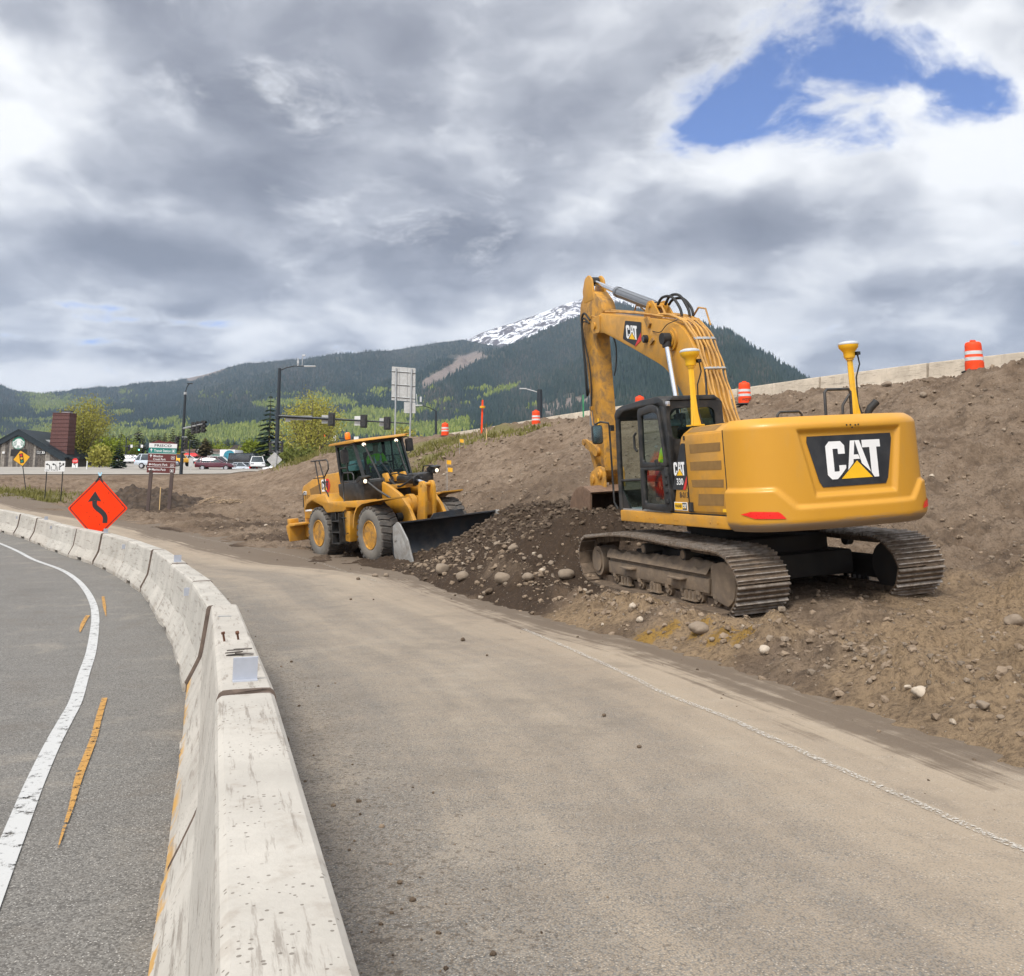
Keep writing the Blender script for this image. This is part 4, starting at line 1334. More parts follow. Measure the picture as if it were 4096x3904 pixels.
def gps_mast(x, y, name='antenna_mast'):
    mb = MB()
    mb.box((x, y, 2.585), (.20, .20, .02))
    mb.tube([(x, y, 2.59), (x, y, 2.82), (x, y, 3.0), (x, y, 3.46)], [.075, .06, .048, .045], 6, smooth=False)
    mb.cyl((x, y, 3.46), (x, y, 3.49), .06, 12)
    for q in range(3):
        a = 2 * math.pi * q / 3
        mb.prism([(0, 0), (.085, 0), (.05, .22)], 1, -.008, .008)
        k = 6
        M3 = Matrix.Translation((x, y, 2.595)) @ Matrix.Rotation(a, 4, 'Z')
        for i in range(len(mb.v) - k, len(mb.v)): mb.v[i] = tuple(M3 @ Vector(mb.v[i]))
    ms = mb.build(name, M['mast_yellow'], exc)
    mb = MB()
    mb.lathe([(.075, 3.49), (.085, 3.52), (.085, 3.58), (.115, 3.62), (.145, 3.655), (.150, 3.70)], 20, Matrix.Translation((x, y, 0)))
    rc = mb.build('receiver', M['mast_yellow'], ms)
    mb = MB()
    mb.lathe([(.152, 3.70), (.155, 3.715), (.14, 3.735), (.09, 3.752), (.0, 3.758)], 20, Matrix.Translation((x, y, 0)))
    mb.build('dome', M['light_grey'], rc)
    mb = MB()
    mb.box((x - .04, y - .11, 3.56), (.10, .06, .05))
    mb.tube([(x - .03, y - .13, 3.55), (x - .02, y - .16, 3.4), (x, y - .09, 3.2), (x, y - .07, 2.8), (x - .05, y - .1, 2.58)], .012, 6)
    mb.build('cable', M['rubber'], ms)


gps_mast(-1.06, 1.2)
gps_mast(-1.72, -1.2)

# ---- cab
cab = MB()
roof = [(1.20, 2.80), (1.22, 2.90), (1.12, 2.99), (.92, 3.035), (.24, 3.075), (-.40, 3.085), (-.58, 3.02), (-.63, 2.90), (-.52, 2.90), (-.40, 2.96), (.3, 2.955), (.88, 2.925), (1.06, 2.84), (1.1, 2.78)]
cab.prism(roof, 1, .44, 1.47)
cab_o = cab.build('cab', BLK, exc, .025, 2)
mb = MB(); mb.prism([(.95, 2.94), (.9, 3.025), (-.45, 3.07), (-.55, 2.94)], 1, .47, 1.44); mb.build('roof_panel', BLK, cab_o, .01)
mb = MB()
mb.tube([(1.19, 1.44, 1.28), (1.16, 1.44, 2.2), (1.12, 1.44, 2.82)], .05, 8)
mb.build('front_post', BLK, cab_o)
mb = MB()
mb.tube([(1.19, .47, 1.28), (1.16, .47, 2.2), (1.12, .47, 2.82)], .05, 8)
mb.build('front_post', BLK, cab_o)
mb = MB(); mb.prism([(-.53, 1.29), (-.72, 1.29), (-.66, 2.5), (-.60, 2.96), (-.44, 2.93), (-.46, 2.3)], 1, 1.38, 1.465); mb.build('rear_post', BLK, cab_o, .015)
mb = MB(); mb.prism([(-.53, 1.29), (-.72, 1.29), (-.66, 2.5), (-.60, 2.96), (-.44, 2.93), (-.46, 2.3)], 1, .44, .53); mb.build('rear_post', BLK, cab_o, .015)
mb = MB(); mb.box((.25, .95, 1.295), (1.9, 1.0, .03)); mb.build('cab_floor', M['galv'], cab_o)
mb = MB(); mb.tube([(.28, 1.44, 1.79), (1.14, 1.44, 1.775)], .022, 8); mb.tube([(.40, 1.44, 1.3), (.38, 1.44, 1.79), (.34, 1.44, 2.1)], .02, 8); mb.build('window_bar', BLK, cab_o)
mb = MB(); mb.box((.74, 1.43, 1.55), (.74, .006, .44)); mb.build('lower_window', M['glass'], cab_o)
mb = MB(); mb.prism([(1.14, 1.30), (.86, 1.30), (1.12, 1.62)], 1, 1.41, 1.44); mb.build('corner_plate', BLK, cab_o)
mb = MB(); mb.add([(1.17, .5, 1.34), (1.17, 1.42, 1.34), (1.10, 1.42, 2.82), (1.10, .5, 2.82)], [(0, 1, 2, 3)]); mb.build('windscreen', M['glass'], cab_o)
mb = MB(); mb.add([(-.5, .46, 1.7), (1.15, .46, 1.7), (1.1, .46, 2.85), (-.45, .46, 2.9)], [(0, 1, 2, 3)]); mb.build('far_window', M['glass'], cab_o)
mb = MB(); mb.box((.3, .46, 1.5), (1.7, .03, .4)); mb.build('far_panel', BLK, cab_o)
# rear wall: frame round a rounded window
mb = MB()
outer = rrect(.46, 2.26, 1.46, 2.99, .05, 3); inner = rrect(.60, 2.40, 1.40, 2.88, .11, 3)
n = len(outer)
for x, fl in ((-.655, 0), (-.60, 1)):
    vs = [(x, a, b) for a, b in outer] + [(x, a, b) for a, b in inner]
    fs = [(i, (i + 1) % n, n + (i + 1) % n, n + i) for i in range(n)]
    mb.add(vs, fs if fl else [f[::-1] for f in fs])
vs = [(-.655, a, b) for a, b in inner] + [(-.60, a, b) for a, b in inner]
mb.add(vs, [(i, (i + 1) % n, n + (i + 1) % n, n + i) for i in range(n)])
vs = [(-.655, a, b) for a, b in outer] + [(-.60, a, b) for a, b in outer]
mb.add(vs, [(i, n + i, n + (i + 1) % n, (i + 1) % n) for i in range(n)])
mb.box((-.63, .96, 1.78), (.05, 1.0, .97))
rw = mb.build('rear_wall', BLK, cab_o)
mb = MB(); mb.add([(-.63, a, b) for a, b in inner], [tuple(range(n))]); mb.build('rear_window', M['glass_tint'], rw)
# roof visor over the rear window
mb = MB(); mb.prism([(.52, 3.0), (.60, 3.07), (1.34, 3.07), (1.40, 3.0)], 0, -.68, -.56); mb.build('rear_visor', BLK, cab_o, .01)
mb = MB(); mb.box((-.66, 1.43, 2.95), (.07, .06, .08)); mb.build('work_light', M['alloy'], cab_o, .012)
# door: thick frame with an upper and a lower pane
mb = MB()
do = round_poly([(.30, 1.33), (.265, 2.10), (.235, 2.93), (-.24, 2.975), (-.47, 2.91), (-.62, 1.97), (-.71, 1.305), (-.3, 1.305)], .07, 3)
up = round_poly([(.16, 2.07), (.13, 2.82), (-.27, 2.85), (-.44, 2.80), (-.55, 2.045)], .06, 3)
lo_ = round_poly([(.17, 1.42), (.13, 1.945), (-.44, 1.925), (-.50, 1.41)], .06, 3)


def strip_between(mb, A, B, y0, y1):
    """frame filled between an outer and an inner outline, resampled by angle"""
    def ang(poly, k=64):
        cx = sum(p[0] for p in poly) / len(poly); cz = sum(p[1] for p in poly) / len(poly)
        return cx, cz
    cx, cz = ang(B)
    def ray(poly, a):
        d = (math.cos(a), math.sin(a)); best = None
        for i in range(len(poly)):
            (x1, y1_), (x2, y2_) = poly[i], poly[(i + 1) % len(poly)]
            ex, ey = x2 - x1, y2_ - y1_
            de = d[0] * ey - d[1] * ex
            if abs(de) < 1e-12: continue
            t = ((x1 - cx) * ey - (y1_ - cz) * ex) / de
            u = ((x1 - cx) * d[1] - (y1_ - cz) * d[0]) / de
            if t > 0 and -1e-9 <= u <= 1 + 1e-9: best = t if best is None else max(best, t)
        best = best or 0
        return (cx + d[0] * best, cz + d[1] * best)
    k = 96
    a_, b_ = [ray(A, 2 * math.pi * i / k) for i in range(k)], [ray(B, 2 * math.pi * i / k) for i in range(k)]
    vs = [(p[0], y1, p[1]) for p in a_] + [(p[0], y1, p[1]) for p in b_] + [(p[0], y0, p[1]) for p in a_] + [(p[0], y0, p[1]) for p in b_]
    fs = []
    for i in range(k):
        j = (i + 1) % k
        fs += [(i, k + i, k + j, j), (2 * k + i, 2 * k + j, 3 * k + j, 3 * k + i), (i, j, 2 * k + j, 2 * k + i), (k + i, 3 * k + i, 3 * k + j, k + j)]
    mb.add(vs, fs)


mid_z = lambda x: 2.0
top_out = [p for p in do if p[1] > 2.0] ; bot_out = [p for p in do if p[1] <= 2.0]
top_out = top_out + [(-.615, 1.985), (.27, 1.985)] if False else [(.27, 1.985)] + [p for p in do if p[1] > 1.985] + [(-.618, 1.985)]
bot_out = [(.27, 1.985)] + [(-.618, 1.985)] + [p for p in do if p[1] < 1.97]


def ordered(poly):
    cx = sum(p[0] for p in poly) / len(poly); cz = sum(p[1] for p in poly) / len(poly)
    return sorted(poly, key=lambda p: math.atan2(p[1] - cz, p[0] - cx))


strip_between(mb, ordered(top_out), up, 1.455, 1.515)
strip_between(mb, ordered(bot_out), lo_, 1.455, 1.515)
dr = mb.build('door', BLK, cab_o, .012, 2)
mb = MB(); mb.add([(p[0], 1.485, p[1]) for p in up], [tuple(range(len(up)))]); mb.build('upper_pane', M['glass'], dr)
mb = MB(); mb.add([(p[0], 1.485, p[1]) for p in lo_], [tuple(range(len(lo_)))]); mb.build('lower_pane', M['glass'], dr)
mb = MB(); mb.box((-.42, 1.53, 1.985), (.22, .04, .05)); mb.box((-.36, 1.535, 2.05), (.05, .04, .10), (0, .4, 0)); mb.build('door_handle', M['rubber'], dr)
mb = MB(); mb.tube([(.29, 1.53, 2.55), (.33, 1.55, 2.5), (.33, 1.55, 2.3), (.29, 1.53, 2.25)], .02, 8)
mb.build('door_handle', M['rubber'], dr)
for z in (1.46, 1.62, 1.74, 1.86):
    mb = MB(); mb.box((-.60, 1.525, z), (.07, .03, .07), (0, .3, 0)); mb.build('latch', M['rubber'], dr, .01)
# seat, consoles, ochre inner wall
mb = MB(); mb.box((.02, .95, 1.72), (.46, .46, .14)); mb.box((-.27, .95, 2.08), (.14, .46, .66), (0, -.1, 0)); mb.box((-.30, .95, 2.50), (.10, .26, .18), (0, -.1, 0)); mb.box((.0, .95, 1.47), (.36, .36, .34))
mb.build('seat', M['seat'], cab_o, .04, 3)
for yy in (1.26, .64):
    mb = MB(); mb.box((.35, yy, 1.80), (.42, .14, .10)); mb.cyl((.5, yy, 1.82), (.52, yy, 2.02), .022, 8); mb.build('console', BLK, cab_o, .02)
mb = MB(); mb.prism([(-.52, 1.32), (-.05, 1.32), (-.32, 1.95), (-.50, 2.3)], 1, 1.2, 1.24); mb.build('inner_panel', pbr('ochre_cab_lining', (.40, .30, .10), .7), cab_o)
# mirror on the front post
mb = MB(); mb.tube([(1.24, 1.50, 1.30), (1.30, 1.53, 1.42), (1.30, 1.53, 2.68), (1.28, 1.55, 2.77), (1.38, 1.66, 2.80), (1.47, 1.72, 2.76)], .017, 8); mb.box((1.27, 1.5, 2.68), (.08, .06, .1))
ma = mb.build('mirror_arm', BLK, cab_o)
mb = MB(); mb.prism(rrect(1.60, 2.42, 1.80, 2.75, .05), 0, 1.43, 1.47); mm = mb.build('mirror', BLK, ma, .01)
mb = MB(); mb.prism(rrect(1.615, 2.435, 1.785, 2.735, .045), 0, 1.42, 1.428); mb.build('mirror_glass', M['chrome'], mm)
mb = MB(); mb.tube([(-.05, .6, 3.07), (-.05, .6, 3.11), (-.055, .6, 3.34)], [.02, .008, .006], 6); mb.tube([(-.05, .6, 3.09), (-.1, .8, 3.085), (-.3, 1.1, 3.09)], .008, 5); mb.build('radio_aerial', M['rubber'], cab_o)

# ---- boom
mb = MB()
BY0, BY1 = -.12, .30
top = smooth_path([Vector((a, 0, b)) for a, b in [(3.98, 5.17), (3.0, 4.955), (2.08, 4.76), (1.25, 4.58), (.72, 4.37), (.42, 4.06), (.235, 3.69), (.10, 3.3), (-.02, 2.95), (-.2, 2.35)]], 4)
bot = smooth_path([Vector((a, 0, b)) for a, b in [(.55, 2.2), (.70, 2.8), (.86, 3.2), (1.13, 3.48), (1.47, 3.75), (2.19, 4.06), (3.02, 4.40), (3.90, 4.74)]], 4)
poly = [(p.x, p.z) for p in top] + [(-.2, 2.0), (.1, 1.75), (.45, 1.8)] + [(p.x, p.z) for p in bot] + [(4.30, 4.80), (4.46, 4.92), (4.40, 5.06), (4.2, 5.14)]
mb.prism(poly, 1, BY0, BY1)
boom = mb.build('boom', YEL, exc, .018, 2)
for yy in (BY1 + .012, BY0 - .012):
    mb = MB()
    mb.cyl((1.06, yy - .03, 4.20), (1.06, yy + .03, 4.20), .21, 28); mb.cyl((1.06, yy - .05, 4.20), (1.06, yy + .05, 4.20), .15, 24)
    mb.build('pin_boss', YEL, boom)
    mb = MB(); mb.prism(round_poly([(4.05, 4.78), (4.0, 5.15), (4.36, 5.12), (4.5, 4.95), (4.38, 4.80)], .06), 1, yy - .012, yy + .012)
    mb.build('tip_plate', YEL, boom)
mb = MB(); mb.cyl((4.28, BY0 - .06, 4.95), (4.28, BY1 + .06, 4.95), .075, 16); mb.build('pivot_pin', YEL, boom)
mb = MB()
for a, b in ((2.02, 4.345),): mb.cyl((a, BY1, b), (a, BY1 + .07, b), .075, 18); mb.cyl((a, BY1 + .02, b), (a, BY1 + .085, b), .055, 18, 1)
mb.build('work_lamp', [M['rubber'], M['dim_lens']], boom)
mb = MB(); mb.prism([(1.92, 4.60), (2.0, 4.72), (1.85, 4.74), (1.78, 4.60), (1.86, 4.52)], 1, BY1, BY1 + .05); mb.build('bracket', M['cat_yellow_worn'], boom)
mb = MB(); mb.prism([(1.70, 4.27), (1.85, 4.20), (1.9, 4.25), (1.74, 4.33)], 1, BY1, BY1 + .04); mb.build('bracket', M['cat_yellow_worn'], boom)
# boom badge
mb = MB(); mb.prism(round_poly([(2.86, 4.83), (2.18, 4.69), (2.245, 4.36), (2.50, 4.275), (3.02, 4.49)], .04), 1, BY1 + .001, BY1 + .007)
mb.prism([(2.22, 4.50), (2.245, 4.345), (2.52, 4.262), (2.46, 4.32)], 1, BY1 + .003, BY1 + .0095, 1)
bb = mb.build('boom_badge', [M['black_decal'], M['red_decal']], boom)
mb = MB()
e1 = (Vector((2.18, 0, 4.69)) - Vector((2.86, 0, 4.83))).normalized(); e2 = Vector((-e1.z, 0, e1.x)) * -1
o0 = Vector((2.88, BY1 + .011, 4.44))
cat_word(mb, lambda a, b: o0 + e1 * a + Vector((.06 * b * -1, 0, 1)) * b, .04, 0.04, .47, .27)
mb.build('lettering', [M['white_decal'], M['yellow_decal']], bb)
# pipes on the back of the boom
PTS = smooth_path([Vector((a, 0, b)) for a, b in [(2.0, 4.80), (1.45, 4.68), (1.05, 4.58), (.66, 4.39), (.36, 4.08), (.17, 3.7), (.03, 3.3), (-.12, 2.9), (-.3, 2.45)]], 5)
for k, yy in enumerate((-.10, -.03, .045, .12, .20, .265)):
    pts = []
    for i, p in enumerate(PTS):
        nx, nz = -.55, .75
        pts.append((p.x + .035 * nx * (1 + .4 * (k % 2)), yy + .012 * math.sin(i * .9 + k), p.z + .035 * nz * (1 + .4 * (k % 2))))
    st = (0, 4, 2, 6, 3, 5)[k]
    mb = MB(); mb.tube(pts[st:], .021 if k % 3 else .017, 7)
    mb.build('pipe', M['pipe_ochre'], boom)
for t_ in (13, 20, 27):
    p = PTS[t_]
    mb = MB()
    mb.box((p.x - .03, .08, p.z + .03), (.07, .40, .03), (0, R(-60 + t_), 0)); mb.build('pipe_clamp', M['galv'] if t_ > 13 else M['pipe_ochre'], boom, .006)
mb = MB()
mb.tube([(3.95, .20, 5.20), (3.2, .23, 5.06), (2.5, .23, 4.92), (1.9, .24, 4.79), (1.35, .28, 4.66)], .02, 7); mb.tube([(3.9, .08, 5.22), (3.2, .12, 5.08), (2.2, .14, 4.87)], .018, 7); mb.tube([(2.7, -.06, 5.0), (2.9, -.06, 5.13), (3.05, -.06, 5.17), (3.15, -.06, 5.06)], .016, 6)
mb.tube([(1.5, .15, 4.72), (1.62, .15, 4.90), (1.9, .15, 4.95), (2.05, .15, 4.82)], .02, 6); mb.tube([(.95, -.1, 4.6), (.75, -.1, 4.72), (.52, -.1, 4.66), (.40, -.1, 4.35)], .018, 6)
mb.build('pipe', M['pipe_ochre'], boom)
mb = MB()
for yy, h in ((.16, 5.05), (.0, 5.08), (-.07, 5.02)):
    mb.tube(smooth_path([Vector(q) for q in ((1.75, yy, 4.95), (1.55, yy, h), (1.2, yy, h - .06), (.95, yy, 4.75), (.90, yy, 4.6))], 4), .026, 8)
mb.tube(smooth_path([Vector(q) for q in ((1.75, .31, 4.45), (1.4, .34, 4.38), (1.1, .36, 4.47), (.75, .33, 4.50))], 4), .008, 5)
mb.tube(smooth_path([Vector(q) for q in ((.35, .1, 3.95), (.2, .2, 3.6), (.08, .28, 3.2), (-.02, .3, 2.9), (-.25, .35, 2.68), (-.5, .3, 2.6))], 4), .022, 7)
mb.build('hose', M['rubber'], boom)
# cylinders
def hydraulic(name, rod_end, gland, base, rr, rc, parent, rodmat=None):
    rod_end, gland, base = Vector(rod_end), Vector(gland), Vector(base)
    d = (base - gland).normalized()
    mb = MB(); mb.cyl(gland, base, rc, 20); mb.cyl(gland, gland + d * .10, rc * 1.16, 20)
    for q in range(6):
        s = d.orthogonal().normalized(); s.rotate(Matrix.Rotation(q * math.pi / 3, 3, d))
        mb.tube([gland + s * rc * 1.03 + d * .05, base - d * .1 + s * rc * 1.03], .008, 5)
    c = mb.build(name, M['cyl_grey'], parent)
    mb = MB(); mb.cyl(rod_end, gland, rr, 18); mb.build('rod', M['chrome'], c)
    return c


stick_cyl = hydraulic('stick_cylinder', (4.72, .06, 5.99), (3.62, .06, 5.56), (2.0, .06, 4.96), .055, .098, exc)
mb = MB()
for yy in (-.08, .20): mb.prism(round_poly([(2.25, 4.80), (2.05, 5.06), (1.88, 5.06), (1.55, 4.66)], .05), 1, yy - .018, yy + .018)
mb.cyl((1.96, -.13, 4.97), (1.96, .25, 4.97), .045, 12)
mb.build('cylinder_lug', YEL, boom)
mb = MB(); mb.cyl((4.72, -.10, 6.0), (4.72, .22, 6.0), .05, 14); mb.cyl((4.72, -.03, 6.0), (4.72, .15, 6.0), .095, 18); mb.build('rod_eye', M['rubber'], stick_cyl)
for yy in (.42, -.24):
    cc = hydraulic('boom_cylinder', (1.06, yy, 4.20), (.80, yy, 2.85), (.62, yy, 1.7), .052, .09, exc)
    mb = MB(); mb.cyl((1.06, yy - .09, 4.21), (1.06, yy + .09, 4.21), .105, 18); mb.cyl((1.06, yy, 4.24), (1.045, yy, 4.06), .085, 14); mb.build('rod_eye', M['rubber'], cc)

# ---- stick
SY0, SY1 = -.10, .22
mb = MB()
sp = [(4.92, 5.80), (5.18, 5.56), (5.27, 5.25), (5.20, 4.9), (5.08, 4.37), (5.0, 3.62), (4.89, 3.04), (4.74, 2.6), (4.63, 2.0), (4.50, 1.82), (4.42, 1.92), (4.40, 2.58), (4.41, 3.14), (4.44, 3.73), (4.46, 4.72), (4.16, 5.02), (4.05, 5.24), (4.12, 5.45), (4.42, 5.72)]
mb.prism(sp, 1, SY0, SY1)
stick = mb.build('stick', M['cat_yellow_worn'], exc, .016, 2)
mb = MB()
for yy in (SY0 + .02, SY1 - .02): mb.prism(round_poly([(4.98, 5.55), (5.02, 5.82), (4.86, 6.08), (4.66, 6.13), (4.52, 6.02), (4.45, 5.55)], .05), 1, yy - .025, yy + .025)
mb.build('stick_lug', M['cat_yellow'], stick, .008)
mb = MB()
for q, r_ in (([(4.55, .30, 5.12), (4.75, .33, 5.3), (4.98, .30, 5.2), (5.05, .28, 4.8), (5.02, .28, 4.2), (5.06, .26, 3.7), (5.16, .2, 3.55), (5.22, .12, 3.7)], .024),
              ([(4.6, .30, 5.05), (4.8, .34, 5.2), (4.95, .32, 5.0), (4.97, .30, 4.5), (4.98, .28, 4.0), (5.08, .24, 3.62)], .022),
              ([(4.62, .31, 5.08), (4.85, .35, 5.1), (4.88, .31, 4.7), (4.80, .27, 4.2), (4.82, .25, 3.7), (4.95, .24, 3.1)], .016),
              ([(4.38, -.14, 4.75), (4.33, -.17, 4.5), (4.36, -.15, 4.1), (4.42, -.12, 3.9)], .016)):
    mb.tube(smooth_path([Vector(p) for p in q], 4), r_, 7)
mb.build('hose', M['rubber'], stick)
mb = MB()
mb.tube([(4.93, .245, 3.2), (4.88, .24, 2.9), (4.80, .24, 2.6), (4.72, .24, 2.2)], .016, 6); mb.tube([(4.35, .20, 5.15), (4.5, .27, 5.2), (4.62, .29, 5.1)], .016, 6); mb.build('pipe', M['pipe_ochre'], stick)
for a, b in ((4.93, 3.25), (4.83, 2.72)):
    mb = MB(); mb.box((a, .235, b), (.10, .03, .09)); mb.build('bracket', M['cat_yellow_worn'], stick, .006)
mb = MB(); mb.prism([(4.60, 2.82), (4.66, 2.82), (4.67, 3.02), (4.61, 3.02)], 1, SY1, SY1 + .004); mb.build('warning_sticker', M['yellow_decal'], stick)
# linkage
mb = MB()
for yy in (.255, -.135):
    mb.prism(round_poly([(4.66, 2.38), (4.78, 2.44), (5.30, 2.62), (5.40, 2.54), (5.28, 2.42), (4.95, 2.30), (4.74, 2.20)], .05), 1, yy - .025, yy + .025)
    mb.cyl((4.72, yy - .05, 2.32), (4.72, yy + .05, 2.32), .10, 16); mb.cyl((5.32, yy - .05, 2.54), (5.32, yy + .05, 2.54), .07, 14)
mb.cyl((5.32, -.18, 2.54), (5.32, .30, 2.54), .035, 10)
mb.build('rocker_link', M['cat_yellow_worn'], exc)
mb = MB()
mb.prism(round_poly([(5.22, 2.55), (5.36, 2.50), (5.12, 1.98), (5.0, 1.70), (4.86, 1.74)], .05), 1, -.06, .18); mb.cyl((4.93, -.12, 1.76), (4.93, .26, 1.76), .10, 16)
mb.build('bucket_link', M['cat_yellow_worn'], exc)
mb = MB(); mb.cyl((5.06, .06, 4.1), (5.28, .06, 2.9), .075, 14); mb.cyl((5.28, .06, 2.9), (5.31, .06, 2.55), .045, 12); mb.build('bucket_cylinder', M['cyl_grey'], exc)
mb = MB()
for yy in (.27, -.16):
    mb.prism(round_poly([(4.40, 1.98), (4.62, 2.02), (5.06, 1.88), (5.10, 1.62), (4.86, 1.46), (4.36, 1.52)], .06), 1, yy - .03, yy + .03)
    mb.cyl((4.55, yy - .07, 1.84), (4.55, yy + .07, 1.84), .11, 18); mb.cyl((4.93, yy - .06, 1.75), (4.93, yy + .06, 1.75), .10, 18)
mb.cyl((4.55, -.25, 1.84), (4.55, .36, 1.84), .05, 12)
mb.build('bucket_ear', M['cat_yellow_worn'], exc, .006)
bk = smooth_path([Vector((a, 0, b)) for a, b in [(4.15, 1.50), (4.55, 1.62), (5.0, 1.55), (5.3, 1.3), (5.35, .95), (5.15, .62), (4.75, .45), (4.35, .42)]], 3)
bi = [p + (Vector((4.75, 0, 1.05)) - p).normalized() * .05 for p in bk]
mb = MB()
yb0, yb1 = -.62, .70
mb.prism([(p.x, p.z) for p in bk] + [(p.x, p.z) for p in bi[::-1]], 1, yb0, yb1)
for yy in (yb0, yb1 - .035):
    mb.prism([(p.x, p.z) for p in bi] , 1, yy, yy + .035)
for k in range(5): mb.box((4.28, yb0 + .12 + k * .27, .42), (.22, .10, .07))
mb.build('bucket', M['bucket_rust'], exc, .008)

# ---- undercarriage
low = Matrix.Identity(4)
loop = [(-2.10, 0.0), (2.05, 0.0), (2.36, .06), (2.55, .22), (2.62, .42), (2.54, .63), (2.38, .755), (2.0, .80), (1.3, .86), (.6, .885), (-.2, .87), (-1.0, .84), (-1.6, .83), (-2.1, .82), (-2.36, .76), (-2.55, .61), (-2.63, .42), (-2.54, .19), (-2.36, .05)]
LP = smooth_path([Vector((a, 0, b)) for a, b in loop + loop[:1]], 10)
acc = [0]
for i in range(1, len(LP)): acc.append(acc[-1] + (LP[i] - LP[i - 1]).length)
NSH = 54


def along(s):
    s %= acc[-1]
    for i in range(1, len(acc)):
        if acc[i] >= s:
            t = (s - acc[i - 1]) / (acc[i] - acc[i - 1])
            return LP[i - 1].lerp(LP[i], t), (LP[i] - LP[i - 1]).normalized()


for side in (1, -1):
    mb = MB()
    yc = side * 1.295
    rnd = random.Random(side)
    pitch = acc[-1] / NSH
    for k in range(NSH):
        p, t = along(k * pitch)
        nrm = Vector((t.z, 0, -t.x))          # outward
        Mx = Matrix(((t.x, 0, nrm.x, p.x), (0, 1, 0, yc + rnd.uniform(-.006, .006)), (t.z, 0, nrm.z, p.z), (0, 0, 0, 1)))
        mb.M = Mx
        # shoe plate, three bars across it and the link behind
        mb.box((0, 0, .0), (pitch * .965, .80, .022))
        for q, hh in ((-.42, .040), (-.06, .032), (.30, .032)):
            mb.prism([(q * pitch - .013, .010), (q * pitch + .013, .010), (q * pitch + .007, .010 + hh), (q * pitch - .007, .010 + hh)], 1, -.40, .40, 1)
        mb.box((0, .09, -.06), (pitch * .9, .05, .10)); mb.box((0, -.09, -.06), (pitch * .9, .05, .10))
    mb.M = Matrix.Identity(4)
    tr = mb.build('track', [M['tracks'], M['grouser']], exc)
    out = side
    fm = M['mud_frame'] if side > 0 else M['shaded_steel']  # far side frame gets the steel with shade painted in
    mb = MB()
    ya, yb2 = sorted((yc + out * .16, yc + out * .20)); yA, yB = sorted((yc - .17, yc + out * .16))
    mb.prism(round_poly([(1.80, .15), (1.80, .44), (1.70, .50), (-1.55, .50), (-1.68, .46), (-1.62, .15)], .03), 1, yA, yB)
    mb.prism([(1.78, .19), (1.78, .40), (-1.6, .40), (-1.56, .19)], 1, ya, yb2)
    tf = mb.build('track_frame', fm, exc, .012)
    mb = MB()
    mb.prism(round_poly([(-1.66, .60), (-1.66, .13), (-2.05, .06), (-2.22, .18), (-2.30, .4), (-2.2, .62), (-2.0, .67)], .06), 1, *sorted((yc - .12, yc + out * .20))); mb.build('motor_guard', fm, tf, .01)
    mb = MB(); mb.cyl((2.22, yc - .13, .36), (2.22, yc + out * .20, .36), .255, 28); mb.cyl((2.22, yc + out * .20, .36), (2.22, yc + out * .225, .36), .18, 24); mb.build('sprocket', fm, tf)
    mb = MB(); mb.cyl((-2.1, yc - .10, .40), (-2.1, yc + .10, .40), .34, 28); mb.build('idler', M['shaded_steel'], tf)
    for xx in (.36, -.92):
        mb = MB(); ye = yc + out * .21
        mb.cyl((xx, yc - .1, .69), (xx, ye, .69), .085, 18); mb.cyl((xx, ye, .69), (xx, ye + out * .012, .69), .062, 16, 1)
        mb.build('carrier_roller', [M['shaded_steel'], fm], tf)
    for k in range(8):
        xx = -1.72 + k * .47
        mb = MB(); mb.cyl((xx, yc - .16, .115), (xx, yc + out * .16, .115), .085, 16); mb.cyl((xx, yc + out * .16, .115), (xx, yc + out * .19, .115), .05, 12); mb.box((xx, yc + out * .18, .17), (.09, .05, .06)); mb.build('track_roller', fm, tf)
    for xx in (1.1, .05, -1.05):
        mb = MB()
        for q in (-.13, -.02, .10): mb.prism([(xx + q, .18), (xx + q + .04, .18), (xx + q + .06, .05), (xx + q - .0, .05)], 1, *sorted((yc + out * .17, yc + out * .23)))
        mb.box((xx + .03, yc + out * .20, .052), (.42, .08, .02)); mb.build('roller_guard', fm, tf)
    for xx in (.9, -.75):
        mb = MB(); mb.box((xx, yc + out * .25, .345), (.42, .12, .03)); mb.build('step', fm, tf, .008)
    if side > 0:
        # spoil lying on the frame
        rnd = random.Random(5)
        gx_ = np.linspace(-1.6, 1.75, 70); gy_ = np.linspace(0, 1, 12)
        rows = []
        for a in gx_:
            row = []
            for b in gy_:
                y = yc - .1 + .34 * b
                h = .50 + .13 * math.sin(math.pi * min(1, b * 1.02)) * (.55 + .9 * float(fbm(np.array([a * 1.6]), np.array([b * 2.]), 3, 5)[0]) + .35) + .05 * float(fbm(np.array([a * 9]), np.array([b * 5.]), 3, 9)[0])
                if b > .93: h = .46
                row.append((a, y, h))
            rows.append(row)
        mb = MB(); mb.sheet(rows); mb.build('caked_soil', M['mud_frame'], tf)
mb = MB(); mb.box((0, 0, .50), (1.5, 2.2, .34)); mb.box((.95, 0, .42), (.9, 2.3, .36), (0, 0, 0)); mb.box((-.95, 0, .42), (.9, 2.3, .36)); mb.box((0, 0, .62), (2.2, 1.9, .44)); mb.build('car_body_and_light_block', M['shaded_steel'], exc, .04)  # car body; its last box is added to block light between the tracks
mb = MB(); mb.cyl((0, 0, .66), (0, 0, 1.12), .72, 40); mb.cyl((0, 0, .92), (0, 0, 1.0), .78, 40); mb.build('swing_ring', M['shaded_steel'], exc)
